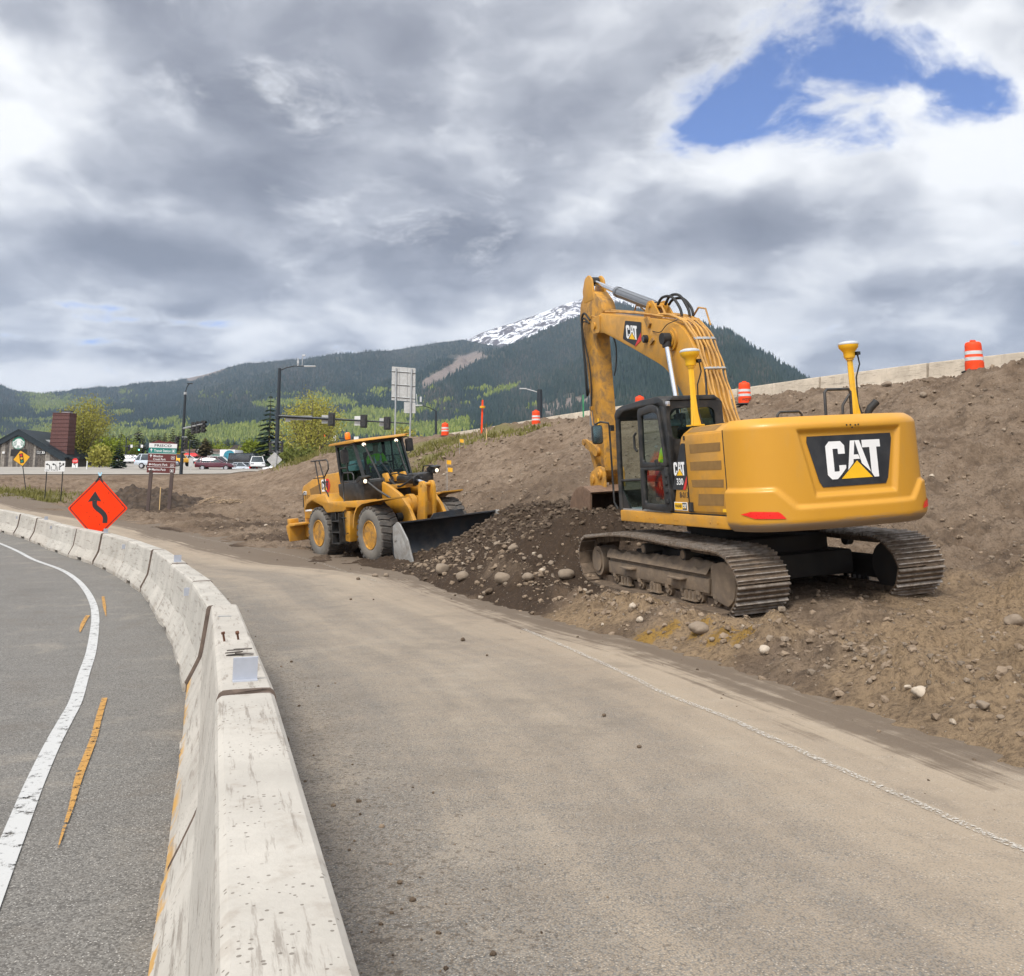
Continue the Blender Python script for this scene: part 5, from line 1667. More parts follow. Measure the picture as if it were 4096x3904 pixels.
# ---------------------------------------------------------------- people (seated operators)
def skin_body(name, joints, bones, mat, root=0, sub=2):
    me = bpy.data.meshes.new(name)
    me.from_pydata([j[0] for j in joints], bones, [])
    o = bpy.data.objects.new(name, me); col.objects.link(o)
    o.modifiers.new('skin', 'SKIN').use_smooth_shade = True
    for i, sv in enumerate(me.skin_vertices[0].data):
        sv.radius = joints[i][1] if isinstance(joints[i][1], tuple) else (joints[i][1],) * 2
        sv.use_root = (i == root)
    s = o.modifiers.new('sub', 'SUBSURF'); s.levels = s.render_levels = sub
    dg = bpy.context.evaluated_depsgraph_get()
    m2 = bpy.data.meshes.new_from_object(o.evaluated_get(dg))
    o.modifiers.clear(); o.data = m2; m2.name = name
    bpy.data.meshes.remove(me)
    m2.materials.clear(); m2.materials.append(mat)
    return o


def operator(label, mat, lean=0):
    """driver sitting with hands forward; origin on the seat, facing +x"""
    J = [((0, 0, .10), (.15, .17)), ((.02, 0, .33), (.13, .17)), ((.03, 0, .50), (.11, .20)), ((.05, 0, .60), .06), ((.08, 0, .70), (.085, .075)), ((.09, 0, .80), (.095, .08)), ((.085, 0, .87), (.07, .06)),
         ((.03, .20, .50), .07), ((.10, .26, .27), .052), ((.36, .20, .24), .038), ((.43, .18, .25), (.03, .045)),
         ((.03, -.20, .50), .07), ((.10, -.26, .27), .052), ((.36, -.20, .24), .038), ((.43, -.18, .25), (.03, .045)),
         ((.12, .10, .08), .10), ((.46, .13, .08), .07), ((.52, .13, -.30), .05), ((.62, .13, -.36), (.04, .05)),
         ((.12, -.10, .08), .10), ((.46, -.13, .08), .07), ((.52, -.13, -.30), .05), ((.62, -.13, -.36), (.04, .05))]
    B = [(0, 1), (1, 2), (2, 3), (3, 4), (4, 5), (5, 6), (2, 7), (7, 8), (8, 9), (9, 10), (2, 11), (11, 12), (12, 13), (13, 14), (0, 15), (15, 16), (16, 17), (17, 18), (0, 19), (19, 20), (20, 21), (21, 22)]
    p = skin_body('person', J, B, M['skin'])
    p.matrix_world = mat
    tag(p, label, 'person')
    mb = MB()
    mb.lathe([(.165, .02), (.185, .15), (.175, .30), (.20, .42), (.19, .52), (.11, .585), (.065, .60)], 20, Matrix.Scale(1.12, 4, (0, 1, 0)) @ Matrix.Scale(.86, 4, (1, 0, 0)))
    for s in (1, -1): mb.tube([(.03, s * .17, .51), (.05, s * .235, .42), (.10, s * .268, .27)], [.095, .085, .07], 10)
    mb.build('safety_vest', M['vest'], p)
    mb = MB()
    for s in (1, -1): mb.box((.145, s * .09, .36), (.03, .05, .30), (0, -.08, 0))
    mb.lathe([(.192, .17), (.192, .22)], 20, Matrix.Scale(1.12, 4, (0, 1, 0)) @ Matrix.Scale(.86, 4, (1, 0, 0)))
    mb.build('reflective_stripe', M['stripe'], p)
    mb = MB()
    for s in (1, -1): mb.tube([(.02, s * .09, .09), (.28, s * .12, .10), (.47, s * .13, .085), (.51, s * .13, -.1), (.53, s * .13, -.30)], [.12, .105, .085, .075, .065], 10)
    mb.build('trousers', M['cloth_dark'], p)
    mb = MB()
    T_ = Matrix.Translation((.085, 0, .84))
    mb.lathe([(.135, -.005), (.112, .004), (.110, .05), (.085, .09), (.045, .112), (0, .118)], 18, T_)
    mb.build('hard_hat', M['hat'], p)
    return p


# ---------------------------------------------------------------- wheel loader
ldr = thing('wheel_loader', 'yellow articulated wheel loader pushing its black bucket into the dark soil heap', 'loader', mat=LDR_M)


def loader_wheel(x, s):
    yo, yi = s * 1.42, s * .80
    A = Matrix.Translation((x, 0, .80)) @ Matrix(((1, 0, 0, 0), (0, 0, s, 0), (0, 1, 0, 0), (0, 0, 0, 1)))   # local z -> +-y
    mb = MB()
    mb.lathe([(.385, .84), (.40, .80), (.60, .80), (.72, .83), (.755, .88), (.765, .98), (.765, 1.24), (.755, 1.34), (.70, 1.395), (.60, 1.42), (.48, 1.415), (.41, 1.39), (.385, 1.36)], 48, A, closed=True)
    w = mb.build('wheel', M['tyre'], ldr)
    mb = MB()
    NL = 26
    for k in range(NL):
        for sd, y0, y1 in ((0, .86, 1.12), (1, 1.10, 1.385)):
            a = 2 * math.pi * (k + .5 * sd) / NL
            da = 2 * math.pi / NL
            def P(r, ang, z): return A @ Vector((r * math.cos(ang), r * math.sin(ang), z))
            tw = .16
            r0, r1 = .755, .815
            edge0 = .79 if sd == 0 else .815
            edge1 = .79 if sd == 1 else .815
            za, zb = y0, y1
            c = [P(r0, a - da * .38, za), P(r0, a + da * .38, za), P(r0, a + da * .38 + tw * (.5 if sd else -.5), zb), P(r0, a - da * .38 + tw * (.5 if sd else -.5), zb),
                 P(edge0, a - da * .33, za + .01), P(edge0, a + da * .33, za + .01), P(edge1, a + da * .33 + tw * (.5 if sd else -.5), zb - .01), P(edge1, a - da * .33 + tw * (.5 if sd else -.5), zb - .01)]
            fs = [(0, 3, 2, 1), (4, 5, 6, 7), (0, 1, 5, 4), (1, 2, 6, 5), (2, 3, 7, 6), (3, 0, 4, 7)]
            if s > 0: fs = fs
            mb.add(c, fs)
            if sd == 1:   # shoulder lug running down the side wall
                a2 = a + tw * .5
                c = [P(.70, a2 - da * .30, 1.385), P(.70, a2 + da * .30, 1.385), P(.79, a2 + da * .32, 1.385), P(.79, a2 - da * .32, 1.385), P(.71, a2 - da * .25, 1.40), P(.71, a2 + da * .25, 1.40), P(.77, a2 + da * .28, 1.395), P(.77, a2 - da * .28, 1.395)]
                mb.add(c, fs)
    mb.build('tread', M['tread'], w)
    mb = MB()
    mb.lathe([(.405, 1.375), (.39, 1.405), (.37, 1.40), (.36, 1.34), (.335, 1.325), (.325, 1.35), (.308, 1.345), (.30, 1.15), (.285, .96), (.16, .94), (.15, .99), (0, .99)], 40, A)
    for k in range(12):
        a = 2 * math.pi * k / 12
        mb.cyl(A @ Vector((.22 * math.cos(a), .22 * math.sin(a), .95)), A @ Vector((.22 * math.cos(a), .22 * math.sin(a), .975)), .015, 6)
    mb.build('rim', M['cat_yellow_worn'], w)


for x in (1.62, -1.74):
    for s in (-1, 1): loader_wheel(x, s)
CT = Matrix.Translation((0, 0, 2.9)) @ Matrix.Rotation(.05, 4, 'X') @ Matrix.Translation((0, 0, -2.9))
# rear frame and hood
mb = MB()
mb.prism([(-4.22, 2.06), (-4.10, 2.24), (-3.0, 2.52), (-1.30, 2.60), (-1.30, 1.6), (-1.2, 1.3), (-4.1, 1.15)], 1, -.80, .80)
hood = mb.build('hood', YEL, ldr, .035, 3)
mb = MB()
mb.prism([(-3.55, 2.12), (-2.72, 2.28), (-2.74, 1.98), (-3.45, 1.86)], 1, -.815, -.80)
mb.build('side_grille', M['vent'], hood)
mb = MB(); mb.prism(round_poly([(-2.62, 2.02), (-2.62, 2.40), (-2.28, 2.42), (-2.28, 2.03)], .06), 1, -.812, -.80)
mb.prism(round_poly([(-2.28, 2.42), (-2.08, 2.42), (-1.98, 2.22), (-2.10, 2.0), (-2.28, 2.0)], .03), 1, -.810, -.80, 1)
lb = mb.build('hood_badge', [M['white_decal'], M['red_decal']], hood)
mb = MB()
cat_word(mb, lambda a, b: (a, -.8135, b), -2.60, 2.08, .50, .27, 0, 1); mb.build('lettering', [M['black_decal'], M['yellow_decal']], lb)
mb = MB(); text_on(mb, 'T-02', lambda a, b: (a, -.803, b), -4.02, 1.80, .42, .13); mb.build('fleet_number', M['black_decal'], hood)
mb = MB(); mb.prism([(-4.0, 1.40), (-4.0, 1.50), (-3.5, 1.52), (-3.5, 1.42)], 1, -.806, -.80); mb.build('sticker', M['white_decal'], hood)
mb = MB(); mb.tube([(-3.9, -.83, 2.03), (-3.9, -.90, 2.0), (-3.9, -.90, 1.55), (-3.55, -.90, 1.5)], .018, 7); mb.build('grab_handle', BLK, hood)
mb = MB(); mb.box((-3.95, -.80, 2.0), (.24, .05, .12)); mb.build('rear_lamp', M['light_grey'], hood, .02)
mb = MB(); mb.prism([(-4.3, .55), (-4.3, 1.2), (-1.0, 1.3), (-.8, .9), (-1.2, .6), (-3.4, .5)], 1, -.72, .72); mb.build('rear_frame', YEL, ldr, .03)
mb = MB()
mb.prism([(-4.75, .98), (-4.75, .86), (-4.55, .46), (-4.46, .46), (-4.46, .94), (-4.0, .98), (-4.0, 1.05), (-4.5, 1.05)], 1, -1.2, 1.2); mb.box((-4.62, -1.0, 1.1), (.25, .3, .18)); mb.box((-4.62, 1.0, 1.1), (.25, .3, .18))
mb.build('rear_bumper', YEL, ldr, .02)
mb = MB(); mb.prism([(-2.7, 2.5), (-2.4, 2.9), (-1.9, 2.92), (-1.6, 2.58)], 1, .1, .6); mb.build('air_intake', M['light_grey'], ldr, .02)
# running boards and fenders
for s in (-1, 1):
    mb = MB()
    mb.prism([(-2.75, 1.60), (-2.55, 1.80), (-2.15, 1.97), (-1.15, 1.97), (-.92, 1.73), (1.05, 1.75), (1.06, 1.56), (.25, 1.57), (.20, 1.46), (-1.08, 1.42), (-1.35, 1.62), (-2.1, 1.80), (-2.5, 1.68), (-2.68, 1.50)], 1, *sorted((s * 1.40, s * .78)))
    mb.build('fender_step', YEL, ldr, .02)
    mb = MB()
    ext = 2.70 if s < 0 else 2.15
    a_ = [(.70, .98), (.74, 1.20), (.84, 1.42), (1.02, 1.60), (1.34, 1.70), (2.0, 1.76), (ext, 1.80)]
    mb.prism(a_ + [(ext, 1.765), (2.0, 1.72), (1.36, 1.66), (1.06, 1.56), (.89, 1.39), (.80, 1.18), (.75, .98)], 1, *sorted((s * 1.44, s * .72)))
    mb.build('front_fender', YEL, ldr)
    mb = MB()
    y0, y1 = sorted((s * 1.36, s * .95))
    mb.prism([(.02, .60), (.06, 1.46), (.42, 1.46), (.30, .58)], 1, y0, y1); mb.build('side_panel', YEL, ldr, .015)
    mb = MB()
    yy = s * 1.38
    mb.box((-.28, yy, .54), (.52, .30, .03)); mb.box((-.28, yy, .86), (.46, .26, .03)); mb.box((-.28, yy, 1.18), (.46, .26, .03))
    for xx in (-.53, -.04): mb.box((xx, yy, .97), (.03, .26, .90))
    mb.tube([(-.36, yy - s * .02, 1.42), (-.42, yy, 1.48), (-.5, yy, 1.42), (-.5, yy, 1.2)], .018, 6)
    lad = mb.build('ladder', BLK, ldr)
    mb = MB(); mb.tube([(.22, s * 1.40, 1.50), (.10, s * 1.42, 1.42), (.16, s * 1.42, .80), (.34, s * 1.42, .84)], .018, 7); mb.tube([(-.02, s * 1.42, 1.27), (.26, s * 1.42, 1.27)], .018, 6); mb.build('ladder_rail', BLK, ldr)
    mb = MB()
    y2 = s * 1.30
    mb.tube([(-2.2, y2, 3.0), (-1.10, y2, 3.0), (-1.0, y2, 2.94), (-.98, y2, 2.72), (-1.33, y2, 2.46), (-1.30, y2, 2.1), (-1.14, y2, 1.99), (-.95, y2, 1.62)], .022, 7)
    mb.tube([(-1.92, y2, 2.99), (-1.62, y2, 1.93), (-1.5, y2, 1.93)], .02, 7); mb.tube([(-1.63, y2, 3.0), (-1.36, y2, 2.5)], .02, 7); mb.tube([(-2.1, y2, 2.47), (-1.33, y2, 2.47)], .018, 7)
    mb.build('hand_rail', BLK, ldr)
    mb = MB(); y3 = s * 1.36
    mb.tube([(.28, y3, 1.60), (.10, y3, 1.70), (.08, y3, 2.45), (.16, y3, 2.56), (.70, y3, 2.56), (.80, y3, 2.48), (.80, y3, 2.3)], .02, 7); mb.build('hand_rail', BLK, ldr)
# cab
mb = MB(); mb.M = CT
mb.prism([(-.66, 2.30), (-.66, 1.97), (-.30, 1.77), (.95, 1.74), (1.0, 2.30), (.5, 2.33)], 1, -1.2, -.55)
mb.prism([(-.66, 2.30), (-.66, 1.97), (-.30, 1.77), (.95, 1.74), (1.0, 2.30), (.5, 2.33)], 1, .55, 1.15)
mb.prism([(-1.3, 1.4), (.9, 1.4), (.75, 2.33), (-1.3, 2.33)], 1, -.56, .56)
lc = mb.build('cab', BLK, ldr, .02)
base = [(.68, -.45), (.68, .45), (.30, .78), (-1.25, .78), (-1.25, -.78), (.30, -.78)]
topp = [(-.02, -.55), (-.02, .55), (-.12, .80), (-1.30, .80), (-1.30, -.80), (-.12, -.80)]
mb = MB(); mb.M = CT
for (a, b), (c, d) in zip(base, topp): mb.tube([(a, b, 2.30), (c, d, 3.46)], .028 if a > .5 else .06, 6)
for x_, y_ in ((-.75, -.79), (-.75, .79)): mb.tube([(x_, y_, 2.30), (x_, y_ * 1.01, 3.46)], .03, 6)
for L, z in ((base, 2.31), (topp, 3.43)):
    for i in range(6):
        a, b = L[i], L[(i + 1) % 6]; mb.tube([(a[0], a[1], z), (b[0], b[1], z)], .05, 6)
for s in (-1, 1): mb.tube([(-1.25, s * .79, 2.75), (-.75, s * .79, 2.75)], .03, 6)
mb.build('cab_frame', BLK, lc)
mb = MB(); mb.M = CT
vs = [(a, b, 2.32) for a, b in base] + [(a, b, 3.44) for a, b in topp]
mb.add(vs, [(i, (i + 1) % 6, 6 + (i + 1) % 6, 6 + i) for i in range(6)])
mb.build('cab_window', M['glass_dark'], lc)
mb = MB(); mb.M = CT
mb.prism([(-1.72, 3.46), (-1.62, 3.52), (-.2, 3.565), (.10, 3.54), (.16, 3.49), (-.1, 3.46)], 1, -.90, .90)
mb.prism([(.0, .80), (.30, .88), (.12, .92), (-.1, .86)], 2, 3.53, 3.56)
mb.build('roof', YEL, lc, .015)
mb = MB(); mb.M = CT
for s in (-1, 1): mb.cyl((-.02, s * .55, 3.40), (.06, s * .55, 3.37), .05, 14)
mb.v = mb.v
rl = mb.build('roof_lamp', M['lamp_on'], lc)
mb = MB(); mb.M = CT; mb.cyl((-1.5, -.3, 3.53), (-1.5, -.3, 3.60), .07, 14, 1); mb.lathe([(.075, 3.60), (.09, 3.64), (.085, 3.78), (.06, 3.82), (0, 3.825)], 16, Matrix.Translation((-1.5, -.3, 0)))
mb.build('beacon', [M['amber_lens'], M['rubber']], lc)
mb = MB(); mb.M = CT; mb.box((-.35, 0, 2.45), (.5, .5, .14)); mb.box((-.62, 0, 2.8), (.14, .5, .7), (0, -.12, 0)); mb.build('seat', M['seat'], lc, .04)
mb = MB(); mb.M = CT; mb.box((.30, 0, 2.42), (.3, .9, .22)); mb.tube([(.3, 0, 2.4), (.05, 0, 2.62)], .04, 8)
mb.lathe([(.17, -.012), (.185, 0), (.17, .012), (.155, 0), (.17, -.012)], 22, Matrix.Translation((.03, 0, 2.64)) @ Matrix.Rotation(-.6, 4, 'Y'), closed=True); mb.build('dashboard', BLK, lc)
mb = MB(); mb.M = CT; mb.tube([(.73, -.1, 2.34), (.55, -.22, 2.66), (.45, -.3, 2.85)], .012, 6); mb.tube([(.73, .05, 2.34), (.60, -.08, 2.6)], .014, 6); mb.build('wiper', BLK, lc)
for s, z in ((-1, 3.1), (1, 3.2)):
    mb = MB(); mb.M = CT
    mb.tube([(-.15, s * .80, z + .2), (-.2, s * 1.05, z + .28), (-.2, s * 1.14, z + .2), (-.2, s * 1.14, z - .24), (-.15, s * 1.0, z - .28), (-.15, s * .8, z - .26)], .014, 6)
    mra = mb.build('mirror_arm', BLK, lc)
    mb = MB(); mb.M = CT; mb.prism(rrect(s * 1.12 - .12, z - .2, s * 1.12 + .12, z + .2, .05), 0, -.23, -.16); mb.prism(rrect(s * 1.12 - .10, z - .18, s * 1.12 + .10, z + .18, .04), 0, -.24, -.231, 1)
    mb.build('mirror', [BLK, M['chrome']], mra)
# headlamps on brackets
for s in (-1, 1):
    mb = MB(); mb.M = CT
    mb.tube([(.40, s * 1.0, 1.95), (.55, s * 1.1, 2.1), (.92, s * 1.16, 2.40)] if s > 0 else [(1.75, s * .80, 1.80), (1.45, s * 1.0, 2.05), (1.08, s * 1.16, 2.36)], .035, 8)
    mb.prism([(.82, 2.32), (.80, 2.42), (1.0, 2.50), (1.2, 2.46), (1.16, 2.42), (1.0, 2.38)], 1, *sorted((s * 1.04, s * 1.32)))
    hb = mb.build('lamp_bracket', BLK, ldr)
    mb = MB(); mb.M = CT
    mb.box((1.03, s * 1.18, 2.34), (.20, .26, .15)); hl = mb.build('headlamp_housing', BLK, hb, .03)
    mb = MB(); mb.M = CT; mb.cyl((1.125, s * 1.20, 2.34), (1.145, s * 1.20, 2.34), .058, 14); mb.build('headlamp', M['lamp_on'], hl, .008)
# front frame, lift arms, linkage
mb = MB(); mb.prism([(-.1, .5), (-.15, 1.5), (.02, 2.24), (.22, 2.28), (.55, 1.75), (1.0, 1.5), (2.1, 1.0), (2.2, .6)], 1, -.38, -.28); mb.prism([(-.1, .5), (-.15, 1.5), (.02, 2.24), (.22, 2.28), (.55, 1.75), (1.0, 1.5), (2.1, 1.0), (2.2, .6)], 1, .28, .38)
mb.box((.8, 0, .9), (1.9, .6, .6)); mb.box((.25, 0, 1.9), (.12, .6, .3)); mb.build('front_frame', YEL, ldr, .015)
mb = MB()
for x in (1.62, -1.74): mb.cyl((x, -.9, .78), (x, .9, .78), .22, 16)
mb.build('axle', YEL, ldr)
arm = [(.10, 2.18), (.22, 2.30), (.75, 2.27), (1.3, 2.12), (2.0, 1.83), (2.40, 1.50), (2.63, 1.18), (3.05, .45), (3.05, .25), (2.85, .22), (2.45, .85), (2.11, 1.07), (1.64, 1.34), (.94, 1.70), (.62, 1.98), (.2, 2.06)]
for s in (-1, 1):
    mb = MB(); mb.prism(round_poly(arm, .08), 1, *sorted((s * .46, s * .57))); mb.cyl((.25, s * .44, 2.18), (.25, s * .60, 2.18), .06, 12); mb.cyl((2.95, s * .44, .33), (2.95, s * .60, .33), .09, 12)
    mb.build('lift_arm', YEL, ldr, .012)
    hc = hydraulic('lift_cylinder', (2.0, s * .66, 1.22), (1.45, s * .66, 1.08), (.35, s * .66, .85), .05, .085, ldr)
    hc.data.materials[0] = M['black_paint']
    mb = MB(); mb.cyl((2.02, s * .52, 1.22), (2.02, s * .75, 1.22), .12, 16); mb.box((1.95, s * .66, 1.2), (.25, .18, .2)); mb.build('cylinder_eye', M['rubber'], hc)
mb = MB(); mb.cyl((1.95, -.47, 1.52), (1.95, .47, 1.52), .22, 28); mb.cyl((1.95, -.30, 1.52), (1.95, -.14, 1.52), .30, 28); mb.cyl((1.95, .14, 1.52), (1.95, .30, 1.52), .30, 28); mb.build('torque_tube', YEL, ldr)
lev = round_poly([(2.38, 2.04), (2.48, 2.16), (2.64, 2.16), (2.72, 2.04), (2.72, 1.6), (2.60, 1.0), (2.45, .62), (2.28, .62), (2.2, 1.2), (2.34, 1.6)], .07)
mb = MB()
mb.prism(lev, 1, -.19, -.10); mb.prism(lev, 1, .10, .19)
mb.cyl((2.55, -.2, 2.06), (2.55, .2, 2.06), .055, 12)
mb.prism(round_poly([(1.75, 1.75), (2.2, 1.75), (2.55, 1.55), (2.55, 1.2), (2.1, 1.15), (1.75, 1.3)], .06), 1, -.1, .1)
mb.build('tilt_lever', YEL, ldr, .01)
tc_ = hydraulic('tilt_cylinder', (2.55, 0, 2.06), (2.05, 0, 2.18), (1.05, 0, 2.26), .055, .115, ldr)
tc_.data.materials[0] = M['black_paint']
mb = MB()
for y in (-.25, .22): mb.tube(smooth_path([Vector(q) for q in ((.5, y, 2.32), (.9, y * 1.2, 2.28), (1.4, y * 1.1, 2.05), (1.8, y, 2.12), (2.05, y * .6, 2.25))], 4), .03, 7)
mb.tube([(.6, -.12, 2.4), (1.2, -.16, 2.42), (1.9, -.14, 2.32)], .02, 6)
mb.build('hose', M['rubber'], ldr)
mb = MB()
for y in (-.30, 0, .28): mb.prism(round_poly([(.55, 2.2), (.6, 2.44), (.85, 2.46), (1.0, 2.2)], .04), 1, y - .04, y + .04)
mb.box((1.0, 0, 2.05), (.8, .7, .12))
mb.build('cylinder_bracket', YEL, ldr, .01)
# bucket
prof = smooth_path([Vector((a, 0, b)) for a, b in [(4.26, .02), (3.75, -.02), (3.38, .10), (3.17, .42), (3.17, .80), (3.34, 1.08), (3.52, 1.16)]], 4)
inn = [(p.x + (.03 if p.x < 3.6 else 0), p.z + .03 if p.z < .5 else p.z) for p in prof]
mb = MB()
k = len(prof)
mb.sheet([[(p.x, -1.55, p.z) for p in prof], [(p.x, 1.55, p.z) for p in prof]], smooth=True)
mb.sheet([[(a, 1.55, b) for a, b in inn], [(a, -1.55, b) for a, b in inn]], smooth=True)
mb.prism([(3.50, -1.55), (3.58, -1.55), (3.58, 1.55), (3.50, 1.55)], 2, 1.145, 1.18)
bkt = mb.build('bucket', M['bucket_dark'], ldr)
mb = MB()
sg = [(-.55, 1.16), (-.42, 1.30), (.46, 1.33), (.55, 1.16)]
mb.add([(3.54, a, b) for a, b in sg] + [(3.50, a, b) for a, b in sg], [(0, 1, 2, 3), (7, 6, 5, 4), (0, 4, 5, 1), (1, 5, 6, 2), (2, 6, 7, 3)]); mb.build('spill_guard', M['bucket_dark'], bkt)
spl = round_poly([(3.30, .80), (3.34, 1.08), (3.58, 1.20), (3.72, 1.14), (4.07, .75), (4.28, .20), (4.26, .0), (3.9, -.02), (3.55, .08), (3.32, .32)], .05)
for s in (-1, 1):
    mb = MB(); mb.prism(spl, 1, *sorted((s * 1.55, s * 1.585)))
    mb.prism(round_poly([(3.62, 1.20), (3.74, 1.15), (4.10, .75), (4.31, .20), (4.28, .02), (4.16, .04), (4.05, .5), (3.85, .85)], .03), 1, *sorted((s * 1.585, s * 1.605)))
    mb.prism([(3.38, .82), (3.52, .86), (3.52, .72), (3.38, .68)], 1, *sorted((s * 1.585, s * 1.60)))
    mb.build('side_plate', M['side_plate'], bkt, .006)
mb = MB(); mb.box((4.25, 0, .02), (.22, 3.16, .035)); mb.build('cutting_edge', M['steel'], bkt)
operator('person in a lime safety vest and white hard hat driving the wheel loader', LDR_M @ CT @ Matrix.Translation((-.40, 0, 2.50)))
operator('person in a lime safety vest sitting in the excavator cab', EXC_M @ Matrix.Translation((-.05, .95, 1.79)))
# ---------------------------------------------------------------- mountains and their forest
RIDGES = [  # distance, silhouette as seen from the road (px, py), foot distance
    (5600, [(-400, 420), (200, 400), (300, 376), (395, 354), (463, 338), (480, 331), (499, 324.5), (525, 316), (551, 307.5), (581, 297), (604, 287), (620, 296), (636, 305), (660, 318), (690, 330), (720, 345), (800, 382), (900, 425), (1400, 450)], 3600),
    (4300, [(-400, 372), (-40, 380), (0, 386), (12, 391), (40, 393), (84, 389), (131, 384), (175, 381.5), (205, 373), (222, 368), (239, 364), (274, 361), (302, 358.5), (331, 355), (350, 353.5), (395, 350), (440, 342), (463, 339.5), (500, 348), (560, 365), (650, 380), (900, 425), (1400, 445)], 1300),
    (3300, [(-400, 452), (250, 438), (330, 420), (400, 388), (440, 368), (466, 355), (503, 346), (535, 334), (581, 314), (620, 303), (650, 312), (700, 345), (760, 400), (1400, 452)], 1500),
    (2300, [(-400, 456), (330, 452), (410, 432), (465, 406), (500, 393), (546, 375), (600, 350), (650, 327), (680, 319), (700, 322), (718, 329.5), (732, 331.5), (750, 344), (775, 357), (807, 379), (850, 404), (950, 440), (1400, 456)], 700),
]
_px = np.arange(-330, 1330, 3.0)
_r = np.geomspace(520, 7600, 190)
azx = (_px - 512) / F_PX
MX, MY = azx[None] * _r[:, None], np.repeat(_r[:, None], len(_px), 1)
PXG = np.repeat(_px[None], len(_r), 0)


def ridge_z(px, R_, sil):
    y = np.interp(px, [a for a, b in sil], [b for a, b in sil])
    b = (Y0 - y) / F_PX
    return CAM_Z + R_ * (SP + b * CP) / (CP - b * SP)


base_z = 9 + .018 * np.clip(MY - 700, 0, None)
MZ = base_z.copy()
which = np.full(MZ.shape, -1)
for k, (R_, sil, r0) in enumerate(RIDGES):
    H = ridge_z(_px, R_, sil)[None]
    t = np.clip((MY - r0) / (R_ - r0), 0, 1)
    g = t ** 1.25
    back = np.clip((MY - R_) / (R_ * .55), 0, 1)
    spur = fbm(MX / (R_ * .06) + 9 * k, MY / (R_ * .22), 4, 100 + k)
    h = base_z + (H - base_z) * (g - back * .8) + spur * (H - base_z) * .22 * np.clip(4 * t * (1 - t), 0, 1) * (t < 1)
    b_ = h > MZ
    which = np.where(b_, k, which)
    MZ = np.maximum(MZ, h)
MZ += fbm(MX / 130, MY / 130, 4, 140) * 9 * sstep(900, 2500, MY)
MZ[0] = -30
elev = (MZ - CAM_Z) / MY
vis_max = np.maximum.accumulate(elev, 0)
b__ = elev
PYG = Y0 - F_PX * (elev * CP - SP) / (CP + elev * SP)          # picture row of each ground point, for mapping the forest types


def img_noise(px, py, sx, sy, seed, oct=4): return fbm(px / sx, py / sy, oct, seed)


def forest_zones(px, py, wh):
    n1 = img_noise(px, py, 55, 9, 201)
    n2 = img_noise(px, py, 18, 6, 211)
    band = np.exp(-((py - (441 - .02 * px)) / 13) ** 2) * (px < 470)
    aspen = band * .95 + n1 * 1.25 + n2 * .55 - .50
    aspen += 1.1 * np.exp(-((py - (374 + (546 - px) * .40)) / 2.6) ** 2) * sstep(455, 480, px) * (1 - sstep(540, 560, px))
    aspen += .55 * np.exp(-((py - 405) / 9) ** 2 - ((px - 90) / 60) ** 2) + .5 * np.exp(-((py - 408) / 8) ** 2 - ((px - 330) / 70) ** 2)
    aspen -= 1.2 * sstep(395, 372, py)
    rock = -.45 + .75 * img_noise(px, py, 13, 10, 221) + .9 * np.exp(-((px - 590) / 75) ** 2 - ((py - 408) / 26) ** 2) * (wh == 3) + .5 * np.exp(-((px - 760) / 40) ** 2 - ((py - 380) / 20) ** 2)
    talus = np.exp(-((py - (384 - (px - 425) * .55)) / 6.5) ** 2) * sstep(410, 428, px) * (1 - sstep(470, 492, px)) + .5 * np.exp(-((py - 357) / 3) ** 2) * sstep(440, 450, px) * (1 - sstep(500, 515, px))
    burn = np.exp(-((py - (376 - (px - 195) * .33)) / 4) ** 2) * sstep(178, 192, px) * (1 - sstep(218, 230, px))
    rock = np.maximum(rock, (talus + burn) * 1.4 - .4)
    clear = np.exp(-((py - 440.5) / 2.2) ** 2) * (np.exp(-((px - 300) / 45) ** 2) + .9 * np.exp(-((px - 130) / 60) ** 2))
    snow = (wh == 0) * sstep(352, 344, py) * sstep(452, 466, px) * (1 - sstep(660, 700, px))
    return aspen, rock, snow, clear


asp, rck, snw, clr = forest_zones(PXG, PYG, which)
ii = np.arange(MZ.size).reshape(MZ.shape)
mq = np.stack([ii[:-1, :-1], ii[:-1, 1:], ii[1:, 1:], ii[1:, :-1]], -1).reshape(-1, 4)


def mountain_mat():
    m, t, out = new_mat('mountain_ground')
    g = t.node('TexCoord').outputs['Object']
    z = t.node('SeparateColor'); t.set(z, 0, t.node('Attribute', attribute_name='zone').outputs['Color'])
    snow, rock, asp_ = z.outputs
    n = t.noise(g, .006, 8, .66); n2 = t.noise(g, .03, 8, .7); n3 = t.noise(g, .014, 9, .78, .8)
    c = t.mix(t.step(n, .35, .68), (.030, .036, .026), (.062, .064, .046))
    c = t.mix(t.step(asp_, .3, .8), c, (.105, .105, .055))
    rf = t.step(t.math('ADD', rock, t.math('MULTIPLY', t.math('SUBTRACT', n2, .5), 1.0)), .40, .75)
    c = t.mix(rf, c, t.mix(n2, (.10, .078, .066), (.28, .235, .205)))
    sf = t.step(t.math('ADD', t.math('MULTIPLY', snow, .75), t.math('MULTIPLY', t.math('SUBTRACT', n3, .5), 3.2)), .74, .84)
    c = t.mix(t.math('MULTIPLY', snow, .85), c, t.mix(n2, (.07, .055, .06), (.14, .115, .115)))
    c = t.mix(sf, c, (.80, .82, .86))
    finish(t, out, c, .95, 0, n2, .8, 10, .1)
    return m


